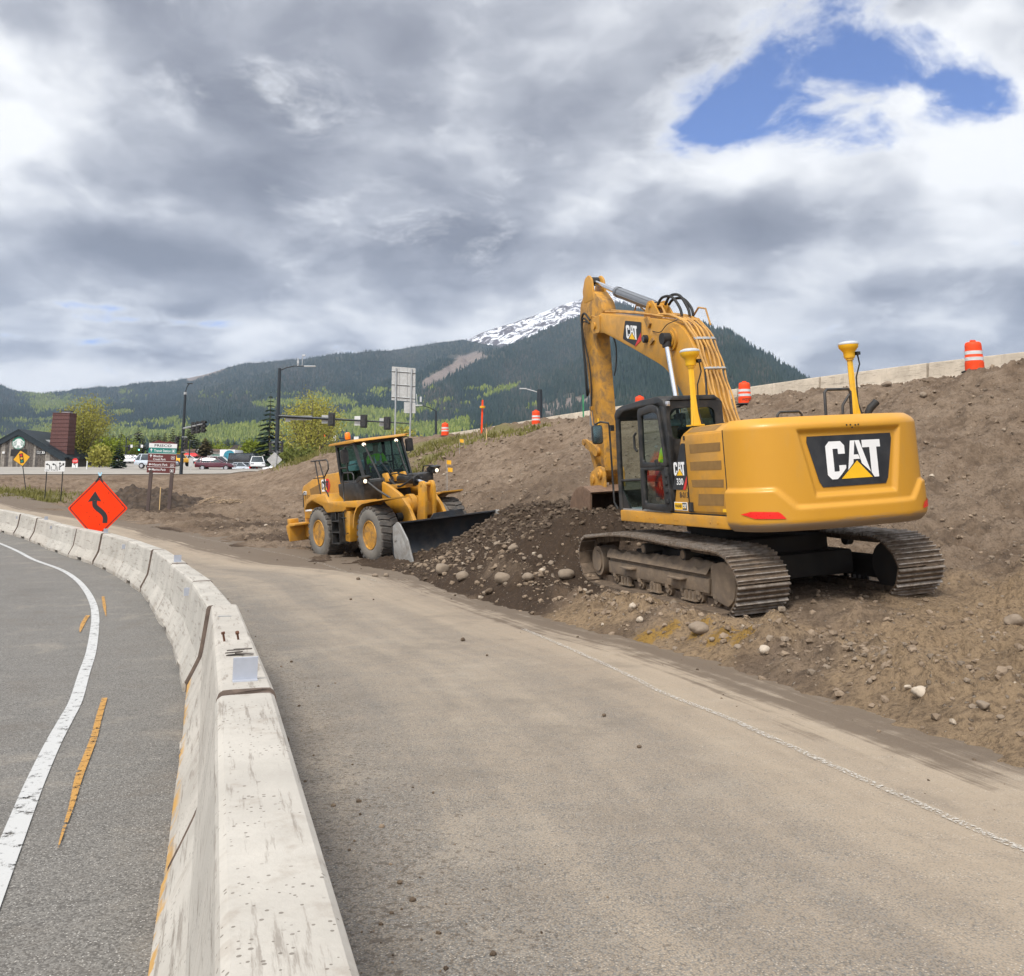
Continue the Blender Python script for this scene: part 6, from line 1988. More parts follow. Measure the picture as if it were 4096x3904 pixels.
zone = np.stack([np.clip(snw, 0, 1).ravel(), np.clip(rck + .25, 0, 1).ravel(), np.clip(np.maximum(asp + .2, clr), 0, 1).ravel(), np.ones(MZ.size)], 1)
tag(np_mesh('mountains', np.stack([MX.ravel(), MY.ravel(), MZ.ravel()], 1), mq, mountain_mat(), True, {'zone': zone}), kind='structure')

# trees on the slopes, spread evenly over what shows of them
rng = np.random.default_rng(5)
NT_ = 95000
tp = rng.uniform(-60, 900, NT_)
ci = np.clip(np.round((tp - _px[0]) / 3).astype(int), 0, len(_px) - 1)
emin, emax = (480 - 452) / F_PX * .6, vis_max[:, ci].max(0)
u = rng.random(NT_)
te = .008 + u * (emax - .008)
ri = (vis_max[:, ci] >= te[None]).argmax(0)
ri0 = np.clip(ri - 1, 0, None)
e0, e1 = vis_max[ri0, ci], vis_max[ri, ci]
fr = np.clip((te - e0) / np.maximum(e1 - e0, 1e-6), 0, 1)
rr = _r[ri0] + fr * (_r[ri] - _r[ri0])
tz = MZ[ri0, ci] + fr * (MZ[ri, ci] - MZ[ri0, ci])
tx = (tp - 512) / F_PX * rr
wh = which[ri, ci]
pe = (tz - CAM_Z) / rr
tpy = Y0 - F_PX * (pe * CP - SP) / (CP + pe * SP)
a_, r_, s_, c_ = forest_zones(tp, tpy, wh)
jit = rng.normal(0, .14, NT_)
keep = (s_ < .12) & (c_ + jit < .45) & (r_ + jit * 1.6 < .30) & (rr > 600)
is_asp = (a_ + jit > .0)
thin = rng.random(NT_)
keep &= ~((r_ > .05) & (thin < .55))


def forest(name, sel, hgt, wid, sides, mat, tone, blunt, label, cat):
    x, y, z = tx[sel], rr[sel], tz[sel]
    n = len(x)
    h = hgt * rng.uniform(.6, 1.25, n); w = wid * rng.uniform(.75, 1.3, n)
    near = np.clip(1.15 - y / 9000, .5, 1.1); h = h * near; w = w * near
    ang = 2 * np.pi * np.arange(sides)[None] / sides + rng.uniform(0, 6, n)[:, None]
    cx, cy = np.cos(ang), np.sin(ang)
    lev = [(.04, 1.0), (.45, .72 if not blunt else 1.05), (1.0, .04 if not blunt else .25)]
    V = []
    for hz, wz in lev:
        V.append(np.stack([x[:, None] + cx * (w * wz)[:, None], y[:, None] + cy * (w * wz)[:, None], (z + h * hz)[:, None] + 0 * cx], -1))
    V = np.stack(V, 1)                    # n, 3, sides, 3
    V[:, 1] += rng.normal(0, .35, V[:, 1].shape) * w[:, None, None] * .35
    base = (np.arange(n) * 3 * sides)[:, None]
    fs = []
    for l in range(2):
        for j in range(sides):
            k = (j + 1) % sides
            fs.append(np.concatenate([base + l * sides + j, base + l * sides + k, base + (l + 1) * sides + k, base + (l + 1) * sides + j], 1))
    fs = np.stack(fs, 1).reshape(-1, 4)
    tn = np.repeat(tone[sel], 3 * sides)
    o = np_mesh(name, V.reshape(-1, 3), fs, mat, False, {'tone': tn})
    return tag(o, label, cat, kind='stuff')


def tree_mat(name, a, b, c=None):
    m, t, out = new_mat(name)
    tn = t.node('Attribute', attribute_name='tone').outputs['Fac']
    col_ = t.ramp(tn, [(0, a), (.6, b), (1, c or b)])
    finish(t, out, col_, .9, spec=.15)
    return m


tone = np.clip(rng.random(NT_) * .6 + .45 * (img_noise(tp, tpy, 40, 25, 231) + .35), 0, 1)
con = keep & ~is_asp
forest('conifer_forest', con, 15, 2.5, 5, tree_mat('far_conifer', (.018, .036, .034), (.038, .058, .048), (.105, .092, .082)), tone, False, 'dark conifer forest covering the mountain slopes', 'forest')
forest('aspen_forest', keep & is_asp, 12, 3.0, 6, tree_mat('far_aspen', (.09, .12, .022), (.15, .185, .034), (.22, .24, .06)), rng.random(NT_), True, 'pale green aspen groves in bands low on the mountain slopes', 'forest')
# ---------------------------------------------------------------- trees and shrubs in the town
def leaf_mat(name, a, b, sub=.25):
    m, t, out = new_mat(name)
    g = t.node('TexCoord').outputs['Object']
    geo = t.node('NewGeometry')
    oi = t.node('ObjectInfo')
    n = t.noise(g, .9, 3, .6)
    f = t.math('ADD', t.math('MULTIPLY', geo.outputs['Random Per Island'], .55), t.math('MULTIPLY', n, .6), clamp=True)
    c = t.mix(f, a, b)
    c = t.mix(t.math('MULTIPLY', oi.outputs['Random'], .3), c, tuple(x * .7 for x in a))
    d = t.node('BsdfPrincipled'); t.set(d, 'Base Color', c); t.set(d, 'Roughness', .8); t.set(d, 'Specular IOR Level', .2)
    tr = t.node('BsdfTranslucent'); t.set(tr, 'Color', c)
    mx = t.node('MixShader'); t.set(mx, 0, sub); t.l.new(d.outputs[0], mx.inputs[1]); t.l.new(tr.outputs[0], mx.inputs[2])
    t.l.new(mx.outputs[0], out.inputs['Surface'])
    return m


M['leaf_willow'] = leaf_mat('willow_leaves', (.22, .21, .035), (.44, .41, .10))
M['leaf_bright'] = leaf_mat('bright_spring_leaves', (.12, .165, .02), (.26, .30, .035))
M['leaf_shrub'] = leaf_mat('shrub_leaves', (.06, .085, .016), (.19, .20, .05))
M['needles'] = leaf_mat('spruce_needles', (.012, .026, .016), (.036, .058, .034), .1)
M['needles_pine'] = leaf_mat('pine_needles', (.022, .030, .014), (.060, .066, .030), .1)
M['leaf_dry'] = leaf_mat('budding_brown_twigs', (.085, .07, .035), (.17, .14, .07))


def leaf_cloud(pts, size, rnd, flat_=.6):
    """small randomly turned leaf quads at points; returns verts, faces"""
    n = len(pts)
    p = np.asarray(pts, float)
    a = rnd.normal(0, 1, (n, 3)); a[:, 2] *= flat_; a /= np.linalg.norm(a, axis=1)[:, None]
    b = np.cross(a, rnd.normal(0, 1, (n, 3))); b /= np.linalg.norm(b, axis=1)[:, None]
    s = size * rnd.uniform(.6, 1.35, n)[:, None]
    v = np.stack([p - a * s - b * s * .45, p + a * s * .2 - b * s * .6, p + a * s + b * s * .2, p - a * s * .1 + b * s * .6], 1).reshape(-1, 3)
    return v, np.arange(4 * n).reshape(-1, 4)


def broadleaf(name, h, w, label, cat, mat, loc, n=2600, seed=1, leaf=.22, upright=1.0, bark=None, group=None, twiggy=True):
    rnd = np.random.default_rng(seed)
    t = thing(name, label, cat, loc, (0, 0, rnd.uniform(0, 6)), group)
    mb = MB()
    tips = []
    th = h * .14
    mb.tube([(0, 0, -.3), (.03 * h * .1, 0, th), (0, .01 * h, th * 1.7)], [h * .028, h * .022, h * .016], 8)
    nb = 26
    limbs = []
    for k in range(nb):
        a = 2 * math.pi * (k * .618) + rnd.uniform(-.2, .2)
        out = w * .5 * math.sqrt((k + .5) / nb) * rnd.uniform(.85, 1.05)
        top = h * (1 - .42 * (out / (w * .5)) ** 2.2) * rnd.uniform(.88, 1.0)
        z0 = th * rnd.uniform(.5, 1.6)
        P = [Vector((0, 0, z0)), Vector((math.cos(a) * out * .45, math.sin(a) * out * .45, z0 + (top - z0) * .35)), Vector((math.cos(a) * out * .85, math.sin(a) * out * .85, z0 + (top - z0) * .72)), Vector((math.cos(a) * out, math.sin(a) * out, top))]
        P = smooth_path(P, 4)
        mb.tube(P, [h * .011 * (1 - .85 * i / (len(P) - 1)) for i in range(len(P))], 5)
        limbs.append(P)
    tr = mb.build('trunk', bark or M['trunk'], t)
    pts = []
    per = n // nb
    for P in limbs:
        for _ in range(per):
            i = min(len(P) - 1.001, (rnd.random() ** .75) * (len(P) - 1))
            if i < 2: i = 2 + rnd.random() * (len(P) - 3)
            q = P[int(i)].lerp(P[int(i) + 1], i % 1)
            sp = w * .085 * (1.15 - .35 * i / len(P))
            o = rnd.normal(0, 1, 3) * sp; o[2] *= 1.1
            z = max(h * .06, q.z + o[2])
            pts.append((q.x + o[0], q.y + o[1], z))
    # skirts of lower growth
    for _ in range(n // 5):
        a = rnd.uniform(0, 6.283); rr_ = w * .5 * math.sqrt(rnd.random()) * .92
        pts.append((rr_ * math.cos(a), rr_ * math.sin(a), h * rnd.uniform(.05, .45)))
    v, f = leaf_cloud(pts, leaf, rnd, 1.3 if twiggy else .8)
    c = np_mesh('crown', v, f, mat, False)
    c.parent = t
    return t


def conifer(name, h, w, label, cat, mat, loc, seed=1, group=None, n=9, airy=.0):
    rnd = np.random.default_rng(seed)
    t = thing(name, label, cat, loc, (0, 0, 0), group)
    mb = MB(); mb.tube([(0, 0, -.3), (0, 0, h * .5), (0, 0, h * .99)], [h * .018, h * .011, h * .002], 7)
    mb.build('trunk', M['trunk'], t)
    vs, fs = [], []
    tiers = int(16 + airy * 6)
    z0 = h * (.08 + airy * .25)
    for k in range(tiers):
        f = k / (tiers - 1)
        z = z0 + (h - z0) * f ** .92
        L = w * .5 * (1 - f) ** .85 * rnd.uniform(.8, 1.1) + .08
        if airy: L = w * .5 * (math.sin(math.pi * min(1, .2 + f * .8)) ** .7) * rnd.uniform(.65, 1.1) + .1
        m = max(6, int(n * 2 * (1 - f * .6)))
        for j in range(m):
            a = 2 * math.pi * j / m + rnd.uniform(-.3, .3)
            l = L * rnd.uniform(.65, 1.12)
            dz = -l * rnd.uniform(.18, .42) + h * .012
            d = np.array([math.cos(a), math.sin(a), 0]); s = np.array([-d[1], d[0], 0])
            wd = l * .20 + .06
            p0 = np.array([0, 0, z + h * .015]); p1 = d * l * .55 + np.array([0, 0, z + dz * .4]); p2 = d * l + np.array([0, 0, z + dz])
            b = len(vs)
            vs += [p0, p1 + s * wd, p2, p1 - s * wd, p1 + np.array([0, 0, -.10 * l - .05])]
            fs += [(b, b + 1, b + 2, b + 3), (b, b + 4, b + 2, b + 1)]
    c = np_mesh('crown', np.array(vs), np.array(fs), mat, False)
    c.parent = t
    return t


def G(px, Y, dz=0):
    x = (px - 512) / F_PX * Y / (CP + SP * 0) * 1.0
    p = W(px, 470, Y)
    return Vector((p.x, Y, zg(p.x, Y) + dz))


broadleaf('willow_tree', 10.4, 8.2, 'tall yellow green willow beside the maroon chimney of the plank building', 'tree', M['leaf_willow'], G(82, 140), 9000, 3, .125)
broadleaf('willow_tree', 10.6, 8.4, 'broad yellow green willow behind the long traffic signal mast arm', 'tree', M['leaf_willow'], G(310, 122, -.4), 9000, 8, .125)
broadleaf('bush', 4.2, 4.6, 'young green bush at the foot of the tall willow by the plank building', 'bush', M['leaf_bright'], G(108, 136), 1400, 5, .2)
broadleaf('bush', 3.0, 3.4, 'low yellowish bush right of the stop sign on the left', 'bush', M['leaf_willow'], G(99, 128), 900, 15, .18)
broadleaf('round_tree', 4.6, 4.6, 'round bright green tree in front of the brown house', 'tree', M['leaf_bright'], G(251, 165), 2200, 6, .22, twiggy=False)
broadleaf('bush', 3.0, 5.6, 'grey green shrub below the broad willow at the crest of the bank', 'bush', M['leaf_shrub'], G(297, 112, -.3), 1200, 12, .2)
broadleaf('bush', 2.6, 4.4, 'dark green shrub right of the broad willow beside the wheel loader beacon', 'bush', M['leaf_shrub'], G(331, 108, -.5), 1000, 13, .18)
broadleaf('round_tree', 7.5, 5.5, 'yellow green tree seen behind the big road sign back', 'tree', M['leaf_willow'], G(402, 150, -1), 1800, 14, .24)
broadleaf('round_tree', 5.6, 3.2, 'small yellow green tree right of the big road sign back', 'tree', M['leaf_bright'], G(415, 165, -1), 1000, 17, .24)
broadleaf('round_tree', 5.0, 4.0, 'yellow green treetop showing just over the wheel loader beacon', 'tree', M['leaf_bright'], G(356, 160, -.5), 1200, 19, .24)
conifer('spruce_tree', 10.8, 5.8, 'dark spruce left of the tall traffic signal pole', 'tree', M['needles'], G(268, 135), 21)
conifer('spruce_tree', 3.6, 2.4, 'small dark spruce on the road edge right of the stop sign', 'tree', M['needles'], G(118, 118), 22)
conifer('dry_pine', 4.6, 2.6, 'small brownish pine in front of the red awnings', 'tree', M['leaf_dry'], G(204, 150), 23, airy=.8)
rows_ = [(112, 230, 7.0), (119, 250, 8.1), (127, 215, 6.4), (136, 235, 8.7), (141, 260, 7.5), (150, 240, 7.2), (156, 255, 8.1), (163, 235, 7.5), (171, 250, 9.0), (178, 230, 7.5), (186, 225, 8.1), (190, 245, 10.4), (196, 260, 7.0), (209, 250, 5.8), (216, 300, 7.5),
         (226, 290, 7.0), (233, 310, 7.0), (262, 300, 7.0), (240, 330, 5.8)]
lab = ['dark pine', 'tall dark pine', 'ragged pine']
for i, (px, Y, h) in enumerate(rows_):
    pl = 'left of' if px < 144 else 'behind' if px < 176 else 'right of'
    if i < 3:
        o = conifer('pine_tree', 13, 5.2, 'pine in the dark row behind the town car park', 'tree', M['needles_pine'], G(px, Y), 40 + i, 'pines behind the town car park', airy=.5 if i == 1 else .2)
        protos_ = (globals().get('protos_') or []) + [o]
        k = h / 13; o.scale = (k, k, k)
    else:
        o = dup(protos_[i % 3]); k = h / 13
        o.location = G(px, Y); o.scale = (k, k, k); o.rotation_euler = (0, 0, i * 1.7)
rows_ = [(106, 210, 4.6), (115, 205, 5.3), (123, 200, 5.6), (132, 205, 5.0), (158, 210, 4.6), (187, 265, 5.3), (211, 275, 5.6), (219, 285, 5.9), (230, 290, 5.3), (238, 280, 4.6), (181, 220, 5.6), (200, 285, 5.0), (268, 240, 5.3), (284, 220, 5.3), (225, 275, 4.6)]
for i, (px, Y, h) in enumerate(rows_):
    if i < 2:
        o = broadleaf('aspen_tree', 8, 5.5, 'bright green aspen among the pines behind the town car park', 'tree', M['leaf_bright'], G(px, Y), 1100, 60 + i, .30, bark=M['aspen_bark'], group='aspens behind the town car park')
        pa_ = (globals().get('pa_') or []) + [o]
    else:
        o = dup(pa_[i % 2]); o.location = G(px, Y); o.rotation_euler = (0, 0, i * 2.1)
    k = h / 8; o.scale = (k, k, k)
# weeds on the bank: blades nobody could count
rnd = np.random.default_rng(31)
pts = []
for cx, cy, r, n in ((-35, 67, 4, 900), (-32.5, 62.8, 3.2, 700), (-42, 66, 5, 500), (-4.8, 64, 3.5, 650), (-1.5, 58.5, 2.5, 420), (1.2, 56.5, 1.5, 160), (-17, 81.5, 4, 900), (-13.5, 78.5, 2.5, 300), (-5.2, 57, 2.0, 260), (-7.0, 50, 1.0, 90)):
    a = rnd.uniform(0, 6.283, n); q = r * np.sqrt(rnd.random(n)) * (.35 + .65 * rnd.random(n))
    pts.append(np.stack([cx + q * np.cos(a) * 1.2, cy + q * np.sin(a)], 1))
pts = np.concatenate(pts)
gz_ = z_ground(pts[:, 0], pts[:, 1])
n = len(pts)
hh = rnd.uniform(.12, .38, n); an = rnd.uniform(0, 6.283, n)
dx_, dy_ = np.cos(an) * .05, np.sin(an) * .05
ln = rnd.normal(0, .12, (n, 2))
b0 = np.stack([pts[:, 0] - dx_, pts[:, 1] - dy_, gz_ - .02], 1); b1 = np.stack([pts[:, 0] + dx_, pts[:, 1] + dy_, gz_ - .02], 1)
t0 = np.stack([pts[:, 0] + ln[:, 0] + dx_ * .2, pts[:, 1] + ln[:, 1], gz_ + hh], 1); t1 = np.stack([pts[:, 0] + ln[:, 0] - dx_ * .2, pts[:, 1] + ln[:, 1], gz_ + hh], 1)
v = np.stack([b0, b1, t0, t1], 1).reshape(-1, 3)
tag(np_mesh('grass', v, np.arange(4 * n).reshape(-1, 4), leaf_mat('weed_blades', (.10, .105, .022), (.27, .24, .08)), False), 'sparse weeds and dry grass on the bank', 'grass', kind='stuff')
# ---------------------------------------------------------------- signs, drums, signals, poles
def board(name, label, cat, loc, yaw=0, tilt=0, group=None):
    return thing(name, label, cat, loc, (0, tilt, yaw), group)


def plate(poly, y, t, name, mats, parent, mi=0):
    mb = MB(); mb.prism(poly, 1, y, y + t, mi)
    return mb.build(name, mats, parent)


FR = lambda y: (lambda a, b: (a, y, b))
# orange diamond with a winding arrow
p = W(97.8, 508.3, 28.8)
gz0 = zr(p.x, 28.8)
t = board('diamond_sign', 'orange diamond warning sign with a black winding arrow, standing behind the barrier', 'road sign', (p.x, 28.8, gz0), R(-4))
hz = p.z - gz0
D = .95
mb = MB()
dia = round_poly([(0, -D), (D, 0), (0, D), (-D, 0)], .06)
mb.prism([(a, b + hz) for a, b in dia], 1, -.012, .0)
face = mb.build('sign_face', M['orange_sign'], t)
mb = MB()
k0, k1 = round_poly([(0, -D + .05), (D - .05, 0), (0, D - .05), (-D + .05, 0)], .05), round_poly([(0, -D + .085), (D - .085, 0), (0, D - .085), (-D + .085, 0)], .045)
n = len(k0)
mb.add([(a, -.016, b + hz) for a, b in k0] + [(a, -.016, b + hz) for a, b in k1], [(i, (i + 1) % n, n + (i + 1) % n, n + i) for i in range(n)])
mb.build('border', M['sign_black'], face)
mb = MB()
Q = lambda u, v: ((u - 1050) / 331 * D, -.017, hz + (1430 - v) / 310 * D)
ax = [Vector(Q(*q)) for q in ((1141, 1572), (1140, 1520), (1122, 1487), (1085, 1455), (1045, 1428), (1018, 1400), (1012, 1355))]
ax = smooth_path(ax, 4)
L_, R_ = [], []
for i, c in enumerate(ax):
    d = (ax[min(i + 1, len(ax) - 1)] - ax[max(i - 1, 0)]).normalized()
    s = Vector((-d.z, 0, d.x)) * .075
    L_.append(c + s); R_.append(c - s)
mb.sheet([L_, R_], smooth=False)
mb.add([Q(938, 1368), Q(1012, 1262), Q(1086, 1362), Q(1012, 1352)], [(0, 1, 2, 3)])
mb.build('arrow', M['sign_black'], face)
mb = MB()
mb.tube([(0, .03, hz - .75), (0, .03, .35)], .025, 8); mb.tube([(0, .02, hz - .9), (0, .02, hz + D * .98)], .015, 6); mb.tube([(-D * .9, .02, hz), (D * .9, .02, hz)], .015, 6)
for sx_ in (-1, 1):
    for sy_ in (-1, 1): mb.tube([(0, .03, .38), (sx_ * .22, .03 + sy_ * .28, .03)], .02, 6)
mb.build('stand', M['galv'], t)
mb = MB(); mb.box((0, 0, hz + D + .0), (.10, .04, .05)); mb.prism([(-.13, -.17), (0, 0), (.13, -.17), (.11, -.20), (0, -.07), (-.11, -.20)], 1, -.02, .0); mb.v = [(a, b, c if c > hz else c + hz + D + .03) for a, b, c in mb.v]
mb.build('corner_clamp', M['sign_black'], t)
mb = MB()
for s in (-1, 1): mb.box((s * .03, 0, hz + D + .08), (.035, .01, .11), (0, s * .35, 0))
mb.build('flag_holder', pbr('pale_blue_plastic', (.35, .6, .75), .4), t)

# town direction sign on two brown posts
Yf = 60.0
pl_ = W(147.0, 442.5, Yf)
base = G(154.5, Yf)
t = board('direction_sign', 'tall maroon, teal and white town direction sign on two brown posts', 'road sign', (W(159.2, 480, Yf).x, Yf, base.z), R(6), R(1.8))
zt_ = W(159, 443.5, Yf).z - base.z; zb_ = W(159, 472.6, Yf).z - base.z
Hh = zt_ - zb_; w2 = .875
mb = MB()
for x in (-.62, .68): mb.box((x, .06, zb_ / 2 + .15 - .3), (.20, .16, zb_ + .9))
mb.build('post', M['sign_post'], t)
Z = lambda v: zb_ + Hh * (700 - v) / 600.0
mb = MB(); mb.prism([(-w2, zb_ - .02), (w2, zb_ - .02), (w2, zt_), (w2 * .92, zt_ + .02), (w2 * .45, zt_ + .16), (w2 * .2, zt_ + .10), (-.06, zt_ + .14), (-.3, zt_ + .22), (-.5, zt_ + .12), (-w2, zt_)], 1, -.02, .02); pn = mb.build('panel', M['sign_brown'], t)
def band(v0, v1, mat, name): return plate([(-w2 + .005, Z(v1)), (w2 - .005, Z(v1)), (w2 - .005, Z(v0)), (-w2 + .005, Z(v0))], -.026, .006, name, mat, pn)
b1 = band(100, 190, M['sign_white'], 'header'); b2 = band(192, 305, M['sign_green'], 'teal_panel')
mb = MB(); text_on(mb, 'FRISCO', FR(-.029), -.53, Z(170), 1.06, Z(117) - Z(170), 0, .02); mb.build('lettering', M['sign_black'], b1)
mb = MB()
for v in (308, 470, 585): mb.box((0, -.024, Z(v)), (2 * w2, .008, .022))
for v in (108, 700): pass
mb.build('divider', M['sign_white'], pn)


def arrow(mb, x, z, s, up, y):
    pts_ = [(-.12, -.5), (.12, -.5), (.12, 0), (.42, 0), (0, .5), (-.42, 0), (-.12, 0)]
    mb.add([(x + (a if up else -b) * s, y, z + (b if up else a) * s) for a, b in pts_], [tuple(range(7))])


mb = MB(); arrow(mb, -.70, Z(240), .20, True, -.029); text_on(mb, 'Transit Station', FR(-.029), -.54, Z(278), 1.04, Z(222) - Z(278), 0, .012)
mb.build('lettering', M['sign_white'], b2)
mb = MB()
arrow(mb, -.70, Z(358), .20, True, -.024); arrow(mb, -.70, Z(535), .20, False, -.024); arrow(mb, -.70, Z(638), .20, False, -.024)
for s_, x0, w_, v in (('Meadow', -.54, .60, 385), ('Creek Park', -.54, .78, 450), ('Historic Park', -.56, .94, 560), ('Marina Park', -.56, .86, 662)):
    text_on(mb, s_, FR(-.024), x0, Z(v), w_, Z(0) - Z(47), 0, .012)
mb.build('lettering', M['sign_white'], pn)
for v, m_ in ((250, b2), (388, pn), (545, pn), (655, pn)):
    mb = MB(); yy = -.030 if m_ is b2 else -.025
    o_, i_ = rrect(.56, Z(v + 33), .78, Z(v - 33), .03, 2), rrect(.575, Z(v + 28), .765, Z(v - 28), .025, 2)
    n = len(o_)
    mb.add([(a, yy, b) for a, b in o_] + [(a, yy, b) for a, b in i_], [(i, (i + 1) % n, n + (i + 1) % n, n + i) for i in range(n)])
    if m_ is b2: mb.box((.67, yy, Z(v)), (.11, .002, .12))
    elif v == 655: mb.add([(.60, yy, Z(v + 18)), (.74, yy, Z(v + 18)), (.69, yy, Z(v - 16)), (.65, yy, Z(v - 18))], [(0, 1, 2, 3)])
    else:
        mb.box((.67, yy, Z(v - 8)), (.10, .002, .025)); mb.add([(.60, yy, Z(v + 20)), (.625, yy, Z(v + 20)), (.665, yy, Z(v - 14)), (.64, yy, Z(v - 14))], [(0, 1, 2, 3)]); mb.add([(.74, yy, Z(v + 20)), (.715, yy, Z(v + 20)), (.675, yy, Z(v - 14)), (.70, yy, Z(v - 14))], [(0, 1, 2, 3)])
    mb.build('symbol', M['sign_white'], m_)

# traffic-light-ahead diamond, leaning
Ys = 68.0
b0 = G(28, Ys)
c0 = W(22.1, 441 + 6, Ys)
c0 = W(22.1, (1500 + 893 * .3731) / 4 + 0, Ys)
t = board('signal_ahead_sign', 'small yellow diamond sign showing a traffic light, on a leaning black post', 'road sign', b0, R(8), math.atan2(c0.x - b0.x, c0.z - b0.z))
hz = (c0 - b0).length
D = .60
mb = MB(); mb.tube([(0, .02, -.2), (0, .02, hz + .3)], .03, 6); mb.build('post', M['sign_black'], t)
f = plate([(a, b + hz) for a, b in round_poly([(0, -D), (D, 0), (0, D), (-D, 0)], .06)], -.012, .012, 'sign_face', M['sign_black'], t)
plate([(a, b + hz) for a, b in round_poly([(0, -D + .035), (D - .035, 0), (0, D - .035), (-D + .035, 0)], .05)], -.016, .004, 'yellow_field', M['sign_yellow'], f)
mb = MB(); mb.box((0, -.018, hz), (.26, .004, .70)); mb.build('signal_symbol', M['sign_black'], f)
for k, mm in enumerate(('sign_red', 'sign_yellow', 'sign_green')):
    mb = MB(); mb.cyl((0, -.02, hz + .22 - .22 * k), (0, -.023, hz + .22 - .22 * k), .085, 14); mb.build('lens_symbol', M[mm], f)

# lane-use sign
Yl = 63.0
b0 = G(54.8, Yl)
t = board('lane_sign', 'white lane control sign with three black arrow panels on two thin posts', 'road sign', b0, R(4))
zt_, zb_ = W(55, (1500 + 922 * .3731) / 4, Yl).z - b0.z, W(55, (1500 + 1035 * .3731) / 4, Yl).z - b0.z
w2 = 9.6 / F_PX * Yl
for x in (-w2 * .80, w2 * .80):
    mb = MB(); mb.tube([(x, .02, -1.0), (x, .02, zt_ - .05)], .032, 6); mb.build('post', M['sign_black'], t)
f = plate(rrect(-w2, zb_, w2, zt_, .05), -.012, .012, 'sign_face', M['sign_white'], t)
mb = MB(); hh_ = zt_ - zb_


def curve_arrow(mb, x, z, s, fn):
    pts_ = smooth_path([Vector((x + .22 * s, 0, z - .5 * s)), Vector((x + .20 * s, 0, z - .05 * s)), Vector((x + .05 * s, 0, z + .2 * s)), Vector((x - .15 * s, 0, z + .26 * s))], 3)
    L_, R_ = [], []
    for i, c in enumerate(pts_):
        d = (pts_[min(i + 1, len(pts_) - 1)] - pts_[max(i - 1, 0)]).normalized(); s_ = Vector((-d.z, 0, d.x)) * .065 * s
        L_.append(fn((c + s_).x, (c + s_).z)); R_.append(fn((c - s_).x, (c - s_).z))
    mb.sheet([L_, R_], smooth=False)
    mb.add([fn(x - .12 * s, z + .46 * s), fn(x - .48 * s, z + .30 * s), fn(x - .14 * s, z + .06 * s)], [(0, 1, 2)])


fy = FR(-.015)
curve_arrow(mb, -w2 * .66, zb_ + hh_ * .52, .42, fy); curve_arrow(mb, -w2 * .02, zb_ + hh_ * .52, .42, fy)
mb.box((w2 * .48, -.015, zb_ + hh_ * .48), (.05, .002, hh_ * .66)); mb.add([fy(w2 * .48 - .09, zt_ - hh_ * .26), fy(w2 * .48, zt_ - hh_ * .1), fy(w2 * .48 + .09, zt_ - hh_ * .26)], [(0, 1, 2)])
mb.add([fy(w2 * .5, zb_ + hh_ * .38), fy(w2 * .5, zb_ + hh_ * .5), fy(w2 * .8, zb_ + hh_ * .72), fy(w2 * .84, zb_ + hh_ * .64)], [(0, 1, 2, 3)]); mb.add([fy(w2 * .72, zb_ + hh_ * .80), fy(w2 * .94, zb_ + hh_ * .78), fy(w2 * .86, zb_ + hh_ * .52)], [(0, 1, 2)])
for x in (-w2 * .35, w2 * .30): mb.box((x, -.015, zb_ + hh_ * .27), (.03, .002, hh_ * .42))
text_on(mb, 'ONLY', fy, -w2 * .93, zb_ + hh_ * .06, w2 * .5, hh_ * .15); text_on(mb, 'ONLY', fy, -w2 * .28, zb_ + hh_ * .06, w2 * .5, hh_ * .15)
mb.build('arrow_panel', M['sign_black'], f)


# traffic drums
def drum_parts(t):
    mb = MB(); mb.lathe([(.0, .05), (.285, .05), (.285, .30), (.272, .31), (.272, .50), (.262, .51), (.262, .70), (.25, .71), (.25, .86), (.235, .93), (.20, .965), (.0, .97)], 28); mb.build('drum_body', M['orange_plastic'], t)
    for z0, z1, r in ((.36, .47, .275), (.56, .67, .266)):
        mb = MB(); mb.lathe([(r, z0), (r, z1)], 28, closed=True); mb.build('reflective_band', M['white_tape'], t)
    mb = MB(); mb.lathe([(.40, 0), (.40, .03), (.31, .06), (.29, .06)], 28); mb.build('rubber_base', M['rubber'], t)
    mb = MB(); mb.prism(rrect(-.09, .95, .09, 1.04, .03), 1, -.02, .02); mb.build('handle', M['orange_plastic'], t)


DR = [('traffic_drum', 'orange and white traffic drum nearest the camera, on the bare bank at upper right', (14.55, 29.6)), (None, 'orange and white drum with faded lettering near its foot, right of the excavator boom', (10.28, 41.0)),
      (None, 'orange drum whose lid just shows over the excavator cab roof', (7.15, 52.0)), (None, 'orange and white drum half sunk behind the dirt crest beside the stub lamp post', (1.55, 60.0)), (None, 'small far orange and white drum on the dirt crest above the wheel loader mirror', (-5.02, 70.0))]
DZ = [4.95, 5.05, None, None, None]
for i, (nm, lb_, (x, y)) in enumerate(DR):
    if i == 0:
        t = drum0 = thing('traffic_drum', lb_, 'traffic drum', group='orange traffic drums along the ramp'); drum_parts(t)
    else:
        t = dup(drum0); t['label'] = lb_
    p_ = [W(975.5, 378.5, 29.6), W(745, 404, 41), W(640, 414, 52), W(536, 420, 60), W(445, 432.5, 70)][i]
    t.location = (p_.x, p_.y, min(zg(p_.x, p_.y) + .03, p_.z) if i > 1 else zg(p_.x, p_.y) + .01)
    t.rotation_euler = (0, 0, 0)
    if i == 1:
        mb = MB(); text_on(mb, 'WZTC', lambda a, b: (.29 * math.sin(a / .29), -.29 * math.cos(a / .29), b), -.2, .16, .40, .10, 0, .02); mb.build('lettering', M['sign_black'], t)

